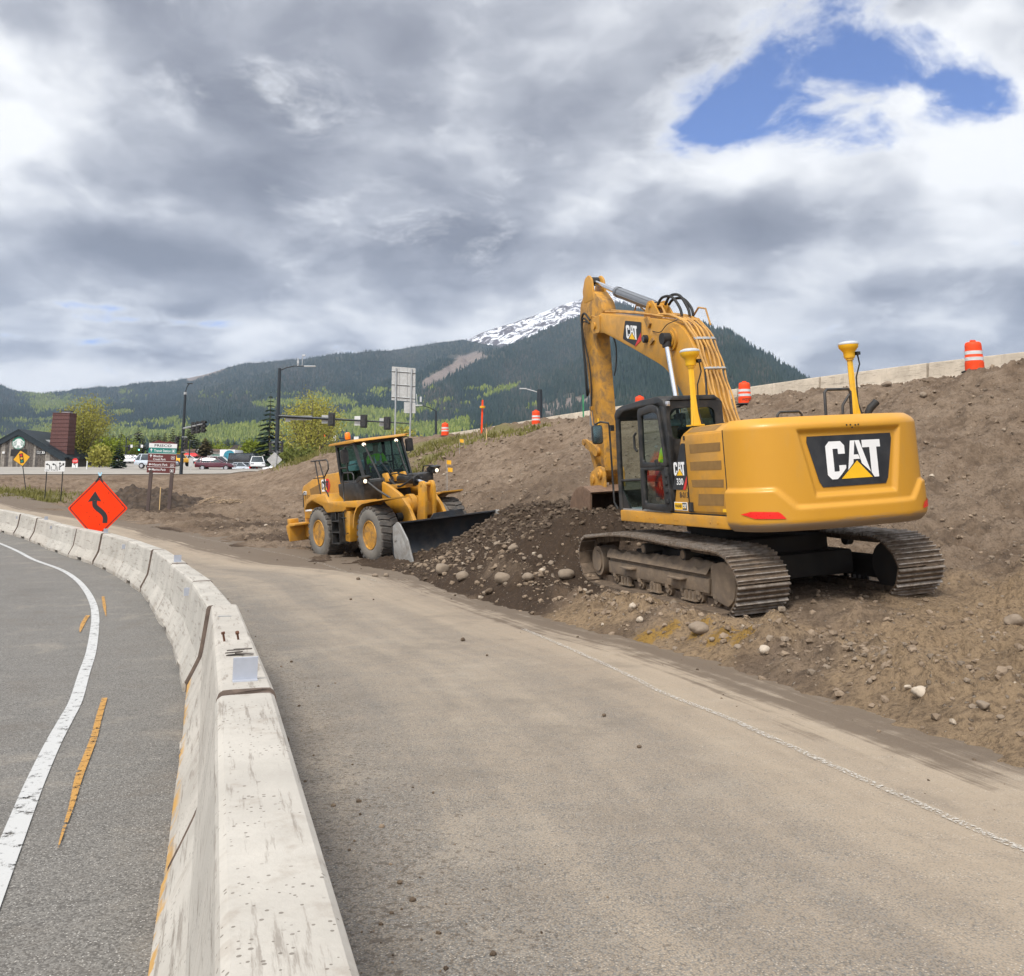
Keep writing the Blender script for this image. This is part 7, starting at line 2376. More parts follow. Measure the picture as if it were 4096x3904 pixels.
# concrete wall of the ramp, in cast lengths
wp = [(1230, 331, 26.2), (1024, 352, 33), (858, 372, 39.5), (744, 388, 46), (660, 400.5, 52), (588, 411, 58), (540, 418.5, 63), (500, 425.6, 68), (455, 432.5, 74.5), (425, 437.5, 80)]
wpts = smooth_path([W(*q) for q in wp], 8)
al = [0]
for i in range(1, len(wpts)): al.append(al[-1] + (wpts[i] - wpts[i - 1]).length)


def wall_at(s):
    s = max(0, min(al[-1] - 1e-6, s))
    for i in range(1, len(al)):
        if al[i] >= s: return wpts[i - 1].lerp(wpts[i], (s - al[i - 1]) / (al[i] - al[i - 1]))
nseg = 11
WL = ['pale ramp wall length at the right edge of the photo', 'ramp wall length behind the nearest orange drum', 'ramp wall length left of the nearest orange drum', 'ramp wall length behind the right antenna mast', 'ramp wall length right of the lettered orange drum', 'ramp wall length behind the lettered orange drum',
      'ramp wall length hidden mostly by the excavator boom', 'bright ramp wall length left of the excavator stick', 'ramp wall length right of the stub lamp post', 'low ramp wall length left of the stub lamp post', 'last sliver of ramp wall near the orange marker post']
for i in range(nseg):
    s0, s1 = al[-1] * i / nseg + .03, al[-1] * (i + 1) / nseg - .03
    a, b_ = wall_at(s0), wall_at(s1)
    hh = 1.02
    d = (b_ - a); L = d.length; d.normalize()
    Yv = Vector((0, 0, 1)).cross(d).normalized(); Zv = d.cross(Yv).normalized()
    org = a - Vector((0, 0, .81 * 1.26))
    mb = MB(); barrier_mesh(mb, L, 70 + i, 1.26, False)
    o = mb.build('ramp_wall', M['concrete_far'])
    o.matrix_world = Matrix(((d.x, Yv.x, Zv.x, org.x), (d.y, Yv.y, Zv.y, org.y), (d.z, Yv.z, Zv.z, org.z), (0, 0, 0, 1)))
    tag(o, WL[i], 'concrete wall', 'cast lengths of the ramp wall')


def signal_head(parent, loc, yaw, lens=(None, None, None), wide=.34, back=True, name='signal_head', bp=None):
    n_ = len(lens)
    hgt = .36 * n_
    E_ = Matrix.Translation(loc) @ Matrix.Rotation(yaw, 4, 'Z')
    mb = MB(); mb.M = E_
    mb.box((0, .08, 0), (wide, .22, hgt)); h = mb.build(name, BLK, parent)
    if back:
        mb = MB(); mb.M = E_; mb.box((0, 0.0, 0), (wide + .30, .015, hgt + .26)); mb.build('backplate', BLK, h)
    for k, l in enumerate(lens):
        z = hgt / 2 - .18 - .36 * k
        mb = MB(); mb.M = E_; mb.cyl((0, -.035, z), (0, -.05, z), .135, 14); mb.build('lens', M[l] if l else M['dim_lens'], h)
        mb = MB(); mb.M = E_
        arc = [Vector((.15 * math.cos(q), 0, z + .15 * math.sin(q))) for q in np.linspace(R(-20), R(200), 10)]
        mb.sheet([[(v.x, -.03, v.z) for v in arc], [(v.x, -.24, v.z - .02) for v in arc]]); mb.build('visor', BLK, h)
    return h


# signal pole with three heads on a short arm coming towards the road
PY = 90.0
b0 = G(181.2, PY)
t = thing('signal_pole', 'tall black signal pole with a small lamp on top, behind the town sign', 'traffic light', b0)
Hp = W(185, 391.5, PY).z - b0.z
mb = MB(); mb.tube([(0, 0, -.4), (0, 0, Hp * .5), (0, 0, Hp)], [.17, .145, .11], 12); mb.build('pole', M['pole'], t)
mb = MB(); mb.cyl((0, 0, Hp - .3), (0, 0, Hp - .05), .16, 12); mb.build('collar', M['galv'], t)
mb = MB(); mb.tube([(0, 0, Hp - .05), (.10, 0, Hp + .35), (.22, 0, Hp + .62), (.38, -.1, Hp + .74)], .045, 7); mb.box((.45, -.15, Hp + .76), (.45, .3, .08)); mb.build('luminaire', M['pole'], t)
q0, q1 = W(182.5, 428.5, PY) - b0, W(202, 424, 84) - b0
mb = MB(); mb.tube([(0, 0, q0.z), (q1.x, q1.y, q1.z)], [.10, .06], 8); arm = mb.build('mast_arm', M['galv'], t)
for px_, py_, f_ in ((193.0, 428, .50), (197.6, 427.3, .74), (202.8, 426.6, .97)):
    yv = PY + (84 - PY) * f_
    p_ = W(px_ + 1, py_, yv) - b0
    signal_head(arm, p_, R(62), back=False, wide=.36)
for s in (-.45, .35):
    signal_head(t, (s, -.25, W(180, 444, PY).z - b0.z), R(35 if s < 0 else -60), (None,) * (4 if s < 0 else 3), back=False)
for v_ in (452, 437):
    mb = MB(); mb.box((.2, -.1, W(180, v_, PY).z - b0.z), (.5, .1, .06)); mb.build('bracket', M['galv'], t)

# second signal pole: long mast arm to the right, cameras on a lamp arm
PY = 95.0
b0 = G(275.8, PY)
t = thing('signal_pole', 'tall black signal pole with a long horizontal mast arm and curved lamp arm', 'traffic light', b0)
Hp = W(281, 368.3, PY).z - b0.z
mb = MB(); mb.tube([(0, 0, -.4), (0, 0, Hp * .5), (0, 0, Hp)], [.24, .20, .155], 14); mb.build('pole', M['pole'], t)
q = [W(a, b, PY) - b0 for a, b in ((281, 370), (287, 367.4), (295, 366), (303, 366), (311, 366.3))]
mb = MB(); mb.tube([(v.x, 0, v.z) for v in q], [.07, .06, .055, .05, .05], 8); la = mb.build('lamp_arm', M['pole'], t)
mb = MB(); mb.box((q[4].x - .1, 0, q[4].z), (1.2, .32, .12)); mb.build('luminaire', M['light_grey'], la, .03)
mb = MB(); mb.tube([(q[3].x - .1, 0, q[3].z), (q[3].x - .05, 0, q[3].z + 1.25)], .03, 6); mb.box((q[3].x + .05, 0, q[3].z + 1.1), (.3, .16, .18)); mb.tube([(q[2].x + .3, 0, q[3].z), (q[2].x + .3, 0, q[3].z + .8)], .06, 6); mb.box((q[2].x + .3, 0, q[3].z + .4), (.18, .16, .3)); mb.build('camera_mount', M['light_grey'], la)
za = W(279, 416, PY).z - b0.z; ze = W(410, 423.5, PY); 
mb = MB(); mb.tube([(0, -.1, za), (ze.x - b0.x, -.1, ze.z - b0.z)], [.16, .06], 10); arm = mb.build('mast_arm', M['pole'], t)
mb = MB(); mb.cyl((0, 0, za - .25), (0, 0, za + .25), .27, 14); mb.build('flange', M['pole'], t)
S3x = lambda u: (1100 + u * .50813) / 4
S3y = lambda v: (1650 + v * .50813) / 4
for u, v in ((450, 55), (702, 70), (886, 86)):
    p_ = W(S3x(u), S3y(v), PY) - b0
    signal_head(arm, (p_.x, -.25, p_.z), R(180), wide=.42)
for u0, v0, u1, v1, mm in ((80, 22, 122, 72, 'sign_back'), (125, 25, 290, 60, 'sign_back'), (365, 20, 418, 86, 'sign_back'), (623, 28, 675, 102, 'sign_white'), (820, 44, 868, 108, 'sign_back')):
    a, b_ = W(S3x(u0), S3y(v1), PY) - b0, W(S3x(u1), S3y(v0), PY) - b0
    mb = MB(); mb.prism(rrect(a.x, a.z, b_.x, b_.z, .06), 1, .09, .11); mb.build('sign_plate', M[mm], arm)
zz = W(277, 447, PY).z - b0.z
signal_head(t, (-.55, -.1, zz), R(100), back=False); signal_head(t, (.50, -.1, zz), R(-75), back=False)
for dz in (-.5, .5):
    mb = MB(); mb.box((0, -.05, zz + dz), (1.3, .07, .07)); mb.build('bracket', M['galv'], t)
# diamond sign seen from behind at its foot
b0 = G(277, 92.5); c_ = W(274.4, 459.8, 92.5)
t = board('diamond_sign', 'back of a bare grey diamond road sign leaning at the long mast arm pole', 'road sign', (c_.x, 92.5, b0.z), R(5))
D = .76; hz = c_.z - b0.z
plate([(a, b + hz) for a, b in round_poly([(0, -D), (D, 0), (0, D), (-D, 0)], .1)], 0, .015, 'sign_face', M['sign_back'], t)
mb = MB(); mb.tube([(.15, -.04, -.3), (.25, -.04, hz + .9)], .04, 6); mb.build('post', M['galv'], t)

# red signal farther on
PY = 135.0
b0 = G(352, PY, -.5)
t = thing('signal_pole', 'far signal with a lit red light left of the loader beacon', 'traffic light', b0)
h0 = W(352, 441, PY).z - b0.z
mb = MB(); mb.tube([(0, 0, -.5), (0, 0, h0 + .6)], .14, 8); mb.build('pole', M['pole'], t)
e_ = W(S3x(322), S3y(193), PY) - b0; e1_ = W(S3x(600), S3y(208), PY) - b0
mb = MB(); mb.tube([(e1_.x, 0, e1_.z), (e_.x, 0, e_.z)], [.09, .06], 7); arm = mb.build('mast_arm', M['pole'], t)
p_ = W(S3x(396), S3y(200), PY) - b0
signal_head(arm, (p_.x, -.3, p_.z), 0, ('red_on', None, None), wide=.46)
a, b_ = W(S3x(445), S3y(222), PY) - b0, W(S3x(483), S3y(180), PY) - b0
mb = MB(); mb.prism([(a.x, a.z), (b_.x, a.z), (b_.x, b_.z), (a.x, b_.z)], 1, -.16, -.14); sp_ = mb.build('sign_plate', M['sign_white'], arm)
mb = MB(); curve_arrow(mb, (a.x + b_.x) / 2, (a.z + b_.z) / 2 + .1, .8, FR(-.165)); text_on(mb, 'ONLY', FR(-.165), a.x + .1, a.z + .05, b_.x - a.x - .2, .18); mb.build('arrow_panel', M['sign_black'], sp_)
a, b_ = W(S3x(622), S3y(215), PY) - b0, W(S3x(660), S3y(190), PY) - b0
mb = MB(); mb.prism([(a.x, a.z), (b_.x, a.z), (b_.x, b_.z), (a.x, b_.z)], 1, -.16, -.14); mb.build('sign_plate', M['sign_white'], arm)

# big sign seen from behind
PY = 84.0
b0 = G(403, PY)
t = board('road_sign', 'large grey road sign seen from behind on two galvanised posts', 'road sign', b0, R(-3))
def LZ(px_, py_): q_ = W(px_, py_, PY) - b0; return q_.x, q_.z
for a_, b_ in (((396.4, 368), (395, 437)), ((412, 369), (410, 437))):
    (x0, z0), (x1, z1) = LZ(*a_), LZ(*b_)
    mb = MB(); mb.tube([(x1, -.10, min(z1, 0) - .4), (x0, -.10, z0)], .075, 8); mb.build('post', M['galv'], t)
quad = [LZ(391.3, 400), LZ(415.3, 402), LZ(415.6, 368.3), LZ(391.8, 366.3)]
pn = plate(quad, 0, .02, 'panel', M['sign_back'], t)
mb = MB()
for k in (.1, .47, .86):
    a_ = [quad[0][i] + (quad[3][i] - quad[0][i]) * k for i in (0, 1)]; b_ = [quad[1][i] + (quad[2][i] - quad[1][i]) * k for i in (0, 1)]
    mb.tube([(a_[0], -.04, a_[1]), (b_[0], -.04, b_[1])], .05, 4)
for k in (.33, .66):
    a_ = [quad[0][i] + (quad[1][i] - quad[0][i]) * k for i in (0, 1)]; b_ = [quad[3][i] + (quad[2][i] - quad[3][i]) * k for i in (0, 1)]
    mb.tube([(a_[0], -.012, a_[1]), (b_[0], -.012, b_[1])], .018, 4)
mb.build('stiffener', M['galv'], pn)
plate([LZ(404, 413), LZ(415.6, 413.3), LZ(415.6, 402.6), LZ(404, 402)], 0, .02, 'lower_panel', M['sign_back'], t)

# lamp posts
PY = 105.0
b0 = G(436, PY)
t = thing('lamp_post', 'thin black lamp post with curved arm and camera, right of the big sign back', 'lamp post', b0)
x0, z0 = W(435.9, 411, PY).x - b0.x, W(436, 411, PY).z - b0.z
mb = MB(); mb.tube([(0, 0, -1), (x0, 0, z0)], [.17, .12], 10); mb.build('pole', M['pole'], t)
q = [W(a, b, PY) - b0 for a, b in ((435.9, 411), (430, 408), (424, 406), (418, 405.5))]
mb = MB(); mb.tube([(v.x, 0, v.z) for v in q], .05, 7); la = mb.build('lamp_arm', M['pole'], t)
mb = MB(); mb.box((q[3].x, 0, q[3].z + .02), (1.0, .3, .12)); mb.tube([(q[3].x - .1, 0, q[3].z), (q[3].x - .2, 0, q[3].z + 1.3)], .04, 6); mb.box((q[3].x + .3, 0, q[3].z + .7), (.2, .2, .6)); mb.build('luminaire', M['light_grey'], la)
PY = 66.0
b0 = G(540, PY)
t = thing('lamp_post', 'thick black stub lamp post with thin grey arm behind an orange drum', 'lamp post', b0)
z0 = W(540, 389.6, PY).z - b0.z
mb = MB(); mb.tube([(0, 0, -.6), (0, 0, z0)], [.2, .19], 14); mb.build('pole', M['pole'], t)
q = [W(a, b, PY) - b0 for a, b in ((539, 392.5), (533, 390.8), (527, 389.2), (521.7, 388.6))]
mb = MB(); mb.tube([(v.x, 0, v.z) for v in q], .035, 7); mb.box((q[3].x + .1, 0, q[3].z), (.5, .2, .07)); mb.build('lamp_arm', M['light_grey'], t)

# marker post, stakes, flags
PY = 64.0
b0 = G(481.2, PY); e_ = W(482.6, 400, PY)
t = thing('marker_post', 'tall orange marker post with a round yellow tag on the bank crest', 'marker post', b0)
mb = MB(); mb.prism([(-.06, -.3), (.06, -.3), (e_.x - b0.x + .06, e_.z - b0.z), (e_.x - b0.x - .06, e_.z - b0.z)], 1, -.02, .02); mb.build('post', M['orange_plastic'], t)
mb = MB(); mb.cyl((e_.x - b0.x, -.03, e_.z - b0.z - .55), (e_.x - b0.x, -.05, e_.z - b0.z - .42), .19, 20); mb.build('tag', M['sign_yellow'], t)
for px_, py0, py1, PY, lb_ in ((486.4, 429, 450, 57.0, 'thin pale wooden stake standing on the bank below the orange marker post'), (319, 446, 456, 83.0, 'thin pale wooden stake on the bank crest by the broad willow'), (161.6, 487, 496, 61.8, 'short pale stake in the dark soil between the town sign posts')):
    b0 = G(px_, PY); top_ = W(px_ + .4, py0, PY)
    mb = MB(); mb.box((0, 0, (top_.z - b0.z) / 2 - .1), (.05, .03, top_.z - b0.z + .2)); o = mb.build('stake', M['wood']); o.location = b0; tag(o, lb_, 'stake')
for px_, py_, PY, lb_ in ((459.6, 441, 56.0, 'yellow survey flag high on the bank left of the wooden stake'), (446.4, 462.5, 47.0, 'yellow survey flag on the bank right of the loader headlamp'), (447.6, 470, 45.5, 'tattered yellow survey flag just below another one on the bank')):
    c_ = W(px_, py_, PY); gz1 = zg(c_.x, PY)
    t = thing('survey_flag', lb_, 'flag', (c_.x, PY, gz1), group='yellow survey flags on the bank')
    hz = max(.35, c_.z - gz1)
    mb = MB(); mb.tube([(0, 0, -.1), (0, 0, hz + .12)], .008, 5); mb.build('wire', M['galv'], t)
    mb = MB(); mb.sheet([[(x, .03 * math.sin(x * 14), hz + .12 - .02 * x * 5 + dz) for x in np.linspace(0, .24, 5)] for dz in (0, -.20)]); mb.build('flag_sheet', M['sign_yellow'], t)
b0 = G(584, 56.0)
mb = MB(); mb.box((0, 0, .55), (.09, .02, 1.5)); o = mb.build('marker_post', pbr('green_marker_plastic', (.03, .22, .09), .5)); o.location = b0
tag(o, 'small green marker post by the ramp wall left of the excavator stick', 'marker post')
# ---------------------------------------------------------------- plank building with the chimney
YB = 130.0
b0 = G(20, YB)
t = thing('plank_building', 'dark plank gabled building with a round white and green logo and maroon chimney', 'building', b0, (0, 0, R(2)))
def LB(u, v): q_ = W(u * .09328, (1500 + v * .37313) / 4, YB) - b0; return q_.x, q_.z
ax_, az_ = LB(212, 600); ex, ez = LB(692, 880)
hw = ex - ax_
zb_ = -.6
mb = MB(); mb.prism([(ax_ - hw, zb_), (ax_ + hw, zb_), (ax_ + hw, ez - .1), (ax_, az_ - .2), (ax_ - hw, ez - .1)], 1, 0, 14)
wall = mb.build('wall', M['plank'], t)
rnd = random.Random(4)
mb = MB()
x = ax_ - hw
while x < ax_ + hw - .1:
    w_ = rnd.uniform(.22, .38); top_ = ez - .15 + (az_ - ez) * (1 - abs(x + w_ / 2 - ax_) / hw)
    mb.box((x + w_ / 2, -.02 - rnd.uniform(0, .03), (zb_ + top_) / 2), (w_ - .03, .05, top_ - zb_), mi=rnd.choice((0, 0, 1, 2))); x += w_
mb.build('plank_facing', [M['plank'], pbr('pale_aged_planks', (.24, .215, .185), .85, var=.3), pbr('dark_aged_planks', (.085, .075, .068), .85, var=.3)], wall)
mb = MB()
for s in (-1, 1):
    mb.prism([(ax_, az_ + .25), (ax_ + s * (hw + .1), ez + .05), (ax_ + s * (hw + .1), ez - .75), (ax_, az_ - .55)], 1, -.35, -.12)
    mb.prism([(ax_, az_ + .27), (ax_ + s * (hw + .3), ez + .0), (ax_ + s * (hw + .3), ez - .15), (ax_, az_ + .12)], 1, -.4, 14.3)
mb.box((ax_ + hw - .1, -.2, (ez + zb_) / 2 - .2), (.5, .2, ez - zb_ - .2))
mb.build('roof', M['roof_dark'], t)
cx0, cz0 = LB(512, 402); cx1, _ = LB(690, 402)
ccx = (cx0 + cx1) / 2; cw_ = (cx1 - cx0)
mb = MB(); y0, y1 = 1.5, 1.5 + cw_
bw = 1.16
mb.add([(ccx - cw_ / 2 * bw, y0 - .1, 0), (ccx + cw_ / 2 * 1.03, y0 - .1, 0), (ccx + cw_ / 2 * 1.03, y1 + .1, 0), (ccx - cw_ / 2 * bw, y1 + .1, 0), (ccx - cw_ / 2, y0, cz0), (ccx + cw_ / 2, y0, cz0), (ccx + cw_ / 2, y1, cz0), (ccx - cw_ / 2, y1, cz0)],
       [(4, 5, 6, 7), (0, 1, 5, 4), (1, 2, 6, 5), (2, 3, 7, 6), (3, 0, 4, 7)])
for k in range(14):
    z = cz0 * (k + .5) / 14; f_ = 1 - z / cz0
    mb.box((ccx - cw_ / 2 * (bw - 1.03) / 2 * f_, (y0 + y1) / 2, z), (cw_ * (1 + .10 * f_) + .10, y1 - y0 + .1 + .2 * f_, .05))
mb.box((ccx, (y0 + y1) / 2, cz0 + .04), (cw_ + .12, y1 - y0 + .12, .1))
ch = mb.build('chimney', M['chimney'], t)
qx0, qz0 = LB(582, 398); qx1, qz1 = LB(672, 374)
mb = MB(); mb.box(((qx0 + qx1) / 2, (y0 + y1) / 2, (qz0 + qz1) / 2), (qx1 - qx0, 1.0, qz1 - qz0), mi=1); mb.box(((qx0 + qx1) / 2, (y0 + y1) / 2, qz1), (qx1 - qx0 + .2, 1.2, .1)); mb.build('chimney_cap', [M['sign_black'], M['light_grey']], ch)
lx, lz = LB(206, 730); lr = LB(273, 730)[0] - lx
mb = MB(); mb.cyl((lx, -.10, lz), (lx, -.18, lz), lr, 36); lg = mb.build('round_logo', M['sign_white'], t)
mb = MB()
g_ = lambda a, b: (lx + a * lr, -.185, lz + b * lr)
def ringseg(r0, r1, a0, a1, n=10):
    mb.sheet([[g_(r0 * math.cos(R(a)), r0 * math.sin(R(a))) for a in np.linspace(a0, a1, n)], [g_(r1 * math.cos(R(a)), r1 * math.sin(R(a))) for a in np.linspace(a0, a1, n)]][::-1], smooth=False)
ringseg(.72, 1.0, 20, 160); ringseg(.9, 1.0, 160, 380)
for s in (-1, 1):
    for k in range(4):
        pts_ = [(s * (.28 + .13 * k), .42 - .08 * k), (s * (.40 + .13 * k), .20 - .1 * k), (s * (.34 + .13 * k), -.1 - .05 * k), (s * (.46 + .10 * k), -.45)]
        for i in range(3): mb.add([g_(*pts_[i]), g_(pts_[i][0] + .055, pts_[i][1]), g_(pts_[i + 1][0] + .055, pts_[i + 1][1]), g_(*pts_[i + 1])], [(0, 1, 2, 3)])
for k in range(5): mb.add([g_(-.22, -.42 - .1 * k), g_(.22, -.42 - .1 * k), g_(.2, -.47 - .1 * k), g_(-.2, -.47 - .1 * k)], [(0, 1, 2, 3)])
mb.build('logo_pattern', pbr('logo_green', (.01, .16, .10), .5), lg)
wx0, wz0 = LB(120, 868); wx1, wz1 = LB(290, 796)
mb = MB(); mb.box(((wx0 + wx1) / 2, -.08, (wz0 + wz1) / 2), (wx1 - wx0, .08, wz1 - wz0)); mb.build('window', M['sign_black'], t)
wx0, wz0 = LB(388, 852); wx1, wz1 = LB(490, 810)
mb = MB(); mb.box(((wx0 + wx1) / 2, -.10, (wz0 + wz1) / 2), (wx1 - wx0, .08, wz1 - wz0)); ds = mb.build('drive_sign', M['sign_black'], t)
mb = MB(); W_ = wx1 - wx0; H_ = wz1 - wz0
f_ = lambda a, b: (wx0 + a * W_, -.145, wz0 + b * H_)
for k in range(2):
    o_ = .58 + .17 * k; mb.add([f_(o_, .85), f_(o_ + .1, .85), f_(o_ + .2, .5), f_(o_ + .1, .5)], [(3, 2, 1, 0)]); mb.add([f_(o_, .15), f_(o_ + .1, .15), f_(o_ + .2, .5), f_(o_ + .1, .5)], [(0, 1, 2, 3)])
text_on(mb, 'DRIVE', f_, .06, .54, .44, .32); text_on(mb, 'THRU', f_, .06, .12, .44, .32); mb.build('lettering', M['sign_white'], ds)
mb = MB(); x_, z_ = LB(46, 832); mb.box((x_, -.1, z_), (.32, .15, .30)); mb.build('wall_lamp', M['sign_white'], t)
mb = MB(); x0_, z0_ = LB(385, 690); x1_, z1_ = LB(490, 690); mb.box(((x0_ + x1_) / 2 - .2, 4, z0_ - .7), (x1_ - x0_ + .4, 3, 1.5)); mb.build('roof_unit', M['galv'], t)
mb = MB(); x_, z_ = LB(130, 600); mb.tube([(x_, 3, z_ - 1), (x_, 3, z_ + .35)], .14, 8); x_, z_ = LB(72, 600); mb.tube([(x_, 3, z_ - 1), (x_, 3, z_ + .1), (x_ - .25, 3, z_ + .1)], .07, 6); mb.build('vent_pipe', M['galv'], t)
mb = MB(); x0_, z0_ = LB(697, 890); x1_, _ = LB(822, 890); mb.box(((x0_ + x1_) / 2, 1, z0_), (x1_ - x0_, .8, .30)); mb.box((x1_ - .2, 1, z0_ - .7), (.12, .12, 1.4)); mb.build('canopy', M['sign_black'], t)
# stop sign and arrow board beside it
b0 = G(75.5, 112)
t = thing('stop_sign', 'small red stop sign above a white arrow board at the road edge', 'road sign', b0)
c_ = W(75.2, (1500 + 923 * .37313) / 4, 112) - b0
mb = MB(); mb.tube([(c_.x, .03, -.3), (c_.x, .03, c_.z + .3)], .04, 6); mb.build('post', M['galv'], t)
r_ = .37
oct_ = [(c_.x + r_ * math.cos(R(22.5 + 45 * k)), c_.z + r_ * math.sin(R(22.5 + 45 * k))) for k in range(8)]
f1 = plate(oct_, -.02, .02, 'sign_face', M['sign_red'], t)
mb = MB(); text_on(mb, 'STOP', FR(-.023), c_.x - .27, c_.z - .10, .54, .20); mb.build('lettering', M['sign_white'], f1)
z2 = W(75, (1500 + 970 * .37313) / 4, 112).z - b0.z
f2 = plate([(c_.x - .34, z2 - .26), (c_.x + .34, z2 - .26), (c_.x + .34, z2 + .26), (c_.x - .34, z2 + .26)], -.02, .02, 'arrow_board', M['sign_white'], t)
mb = MB(); curve_arrow(mb, c_.x, z2, .42, FR(-.023)); mb.build('arrow', M['sign_black'], f2)
b0 = G(86.7, 112); mb = MB(); mb.tube([(0, 0, -.2), (0, 0, .95)], .07, 8); mb.lathe([(.07, .95), (.05, 1.02), (0, 1.03)], 8); o = mb.build('marker_post', M['sign_white']); o.location = b0; tag(o, 'short white marker post right of the stop sign', 'marker post')


# ---------------------------------------------------------------- buildings behind the car park
def U5(u): return (500 + u * .4573) / 4
def V5(v): return (1400 + v * .4573) / 4


YM = 195.0
b0 = G(290, YM)
t = thing('shop_building', 'long low white shop building with red awnings behind the car park', 'building', b0)
def LM(u, v): q_ = W(U5(u), V5(v), YM) - b0; return q_.x, q_.z
x0, z0 = LM(530, 880); x1, z1 = LM(1210, 884)
mb = MB(); mb.prism([(x0, -1), (x1, -1), (x1, z0 - .1), (x0, z0)], 1, 0, 12); wl = mb.build('wall', M['wall_pale'], t)
mb = MB(); mb.box(((x0 + x1) / 2, 5.7, z0 + .12), (x1 - x0 + .8, 12.6, .35)); mb.build('roof', M['wall_brown'], t)
for u0, u1 in ((535, 655), (660, 742)):
    a, za_ = LM(u0, 932); b_, zb2 = LM(u1, 900)
    mb = MB()
    xs_ = np.linspace(a, b_, 12)
    mb.sheet([[(x, -.0 - 2.2 * (1 - f), za_ + (zb2 - za_) * math.sin(f * math.pi / 2)) for x in xs_] for f in np.linspace(0, 1, 7)]); mb.build('awning', M['red_awning'], t)
for k in range(7):
    a = x0 + 1.5 + k * (x1 - x0) / 7.2
    mb = MB(); mb.box((a + 1, -.06, .9), (2.4, .12, 1.7)); mb.build('window', M['car_glass'], wl)
cx_, cz_ = LM(728, 890)
mb = MB(); mb.lathe([(1.0, 0), (1.0, .12)], 28, Matrix.Translation((cx_, -2.6, cz_)) @ Matrix.Scale(1.9, 4, (1, 0, 0)) @ Matrix.Scale(.85, 4, (0, 0, 1)) @ Matrix.Rotation(R(90), 4, 'X')); mb.tube([(cx_, -2.6, -1), (cx_, -2.6, cz_ - .8)], .15, 8); ov = mb.build('oval_sign', M['sign_black'], t)
mb = MB(); mb.tube([(cx_ + 1.45 * math.cos(q), -2.76, cz_ + .55 * math.sin(q)) for q in np.linspace(R(20), R(400), 30)], .07, 4)
mb.box((cx_ + .15, -2.76, cz_), (1.7, .04, .38)); mb.build('sign_stroke', M['sign_white'], ov)

YM = 165.0
b0 = G(215, YM)
t = thing('kiosk', 'small kiosk with a green sloping metal roof behind the maroon car', 'building', b0)
x0, z0 = LM(700, 960); 
def LK(u, v): q_ = W(U5(u), V5(v), YM) - b0; return q_.x, q_.z
x0, z0 = LK(705, 955); x1, z1 = LK(870, 957); xa, za_ = LK(738, 910); xb, _ = LK(850, 910)
mb = MB(); mb.box(((x0 + x1) / 2, 3, z0 / 2 - .3), (x1 - x0 - .5, 5, z0 + .6)); mb.build('wall', M['wall_brown'], t)
mb = MB(); mb.add([(x0, 0, z0), (x1, 0, z0), (x1, 6, z0), (x0, 6, z0), (xa, 2, za_), (xb, 2, za_), (xb, 4, za_), (xa, 4, za_)], [(0, 1, 5, 4), (1, 2, 6, 5), (2, 3, 7, 6), (3, 0, 4, 7), (4, 5, 6, 7), (3, 2, 1, 0)]); mb.build('roof', M['green_roof'], t)
YM = 260.0
b0 = G(244, YM)
t = thing('house', 'brown house with twin dark gables behind the round bright tree', 'building', b0)
x0, z0 = LM(925, 890)
def LH(u, v): q_ = W(U5(u), V5(v), YM) - b0; return q_.x, q_.z
x0, z0 = LH(930, 868); x1, _ = LH(1030, 868); _, zt2 = LH(930, 832)
mb = MB(); mb.box(((x0 + x1) / 2, 4, z0 / 2 - .5), (x1 - x0, 8, z0 + 1)); hw_ = mb.build('wall', M['wall_brown'], t)
mb = MB(); mb.prism([(x0 - .5, z0), ((x0 * 2 + x1) / 3, zt2), ((x0 + x1 * 2) / 3, zt2), (x1 + .5, z0)], 1, -.6, 8.6); mb.build('roof', pbr('dark_shingle_roof', (.07, .055, .048), .9), t)
for a in (.25, .7):
    mb = MB(); mb.box((x0 + (x1 - x0) * a, -.05, z0 * .72), (1.2, .12, 1.0)); mb.build('window', M['car_glass'], hw_)


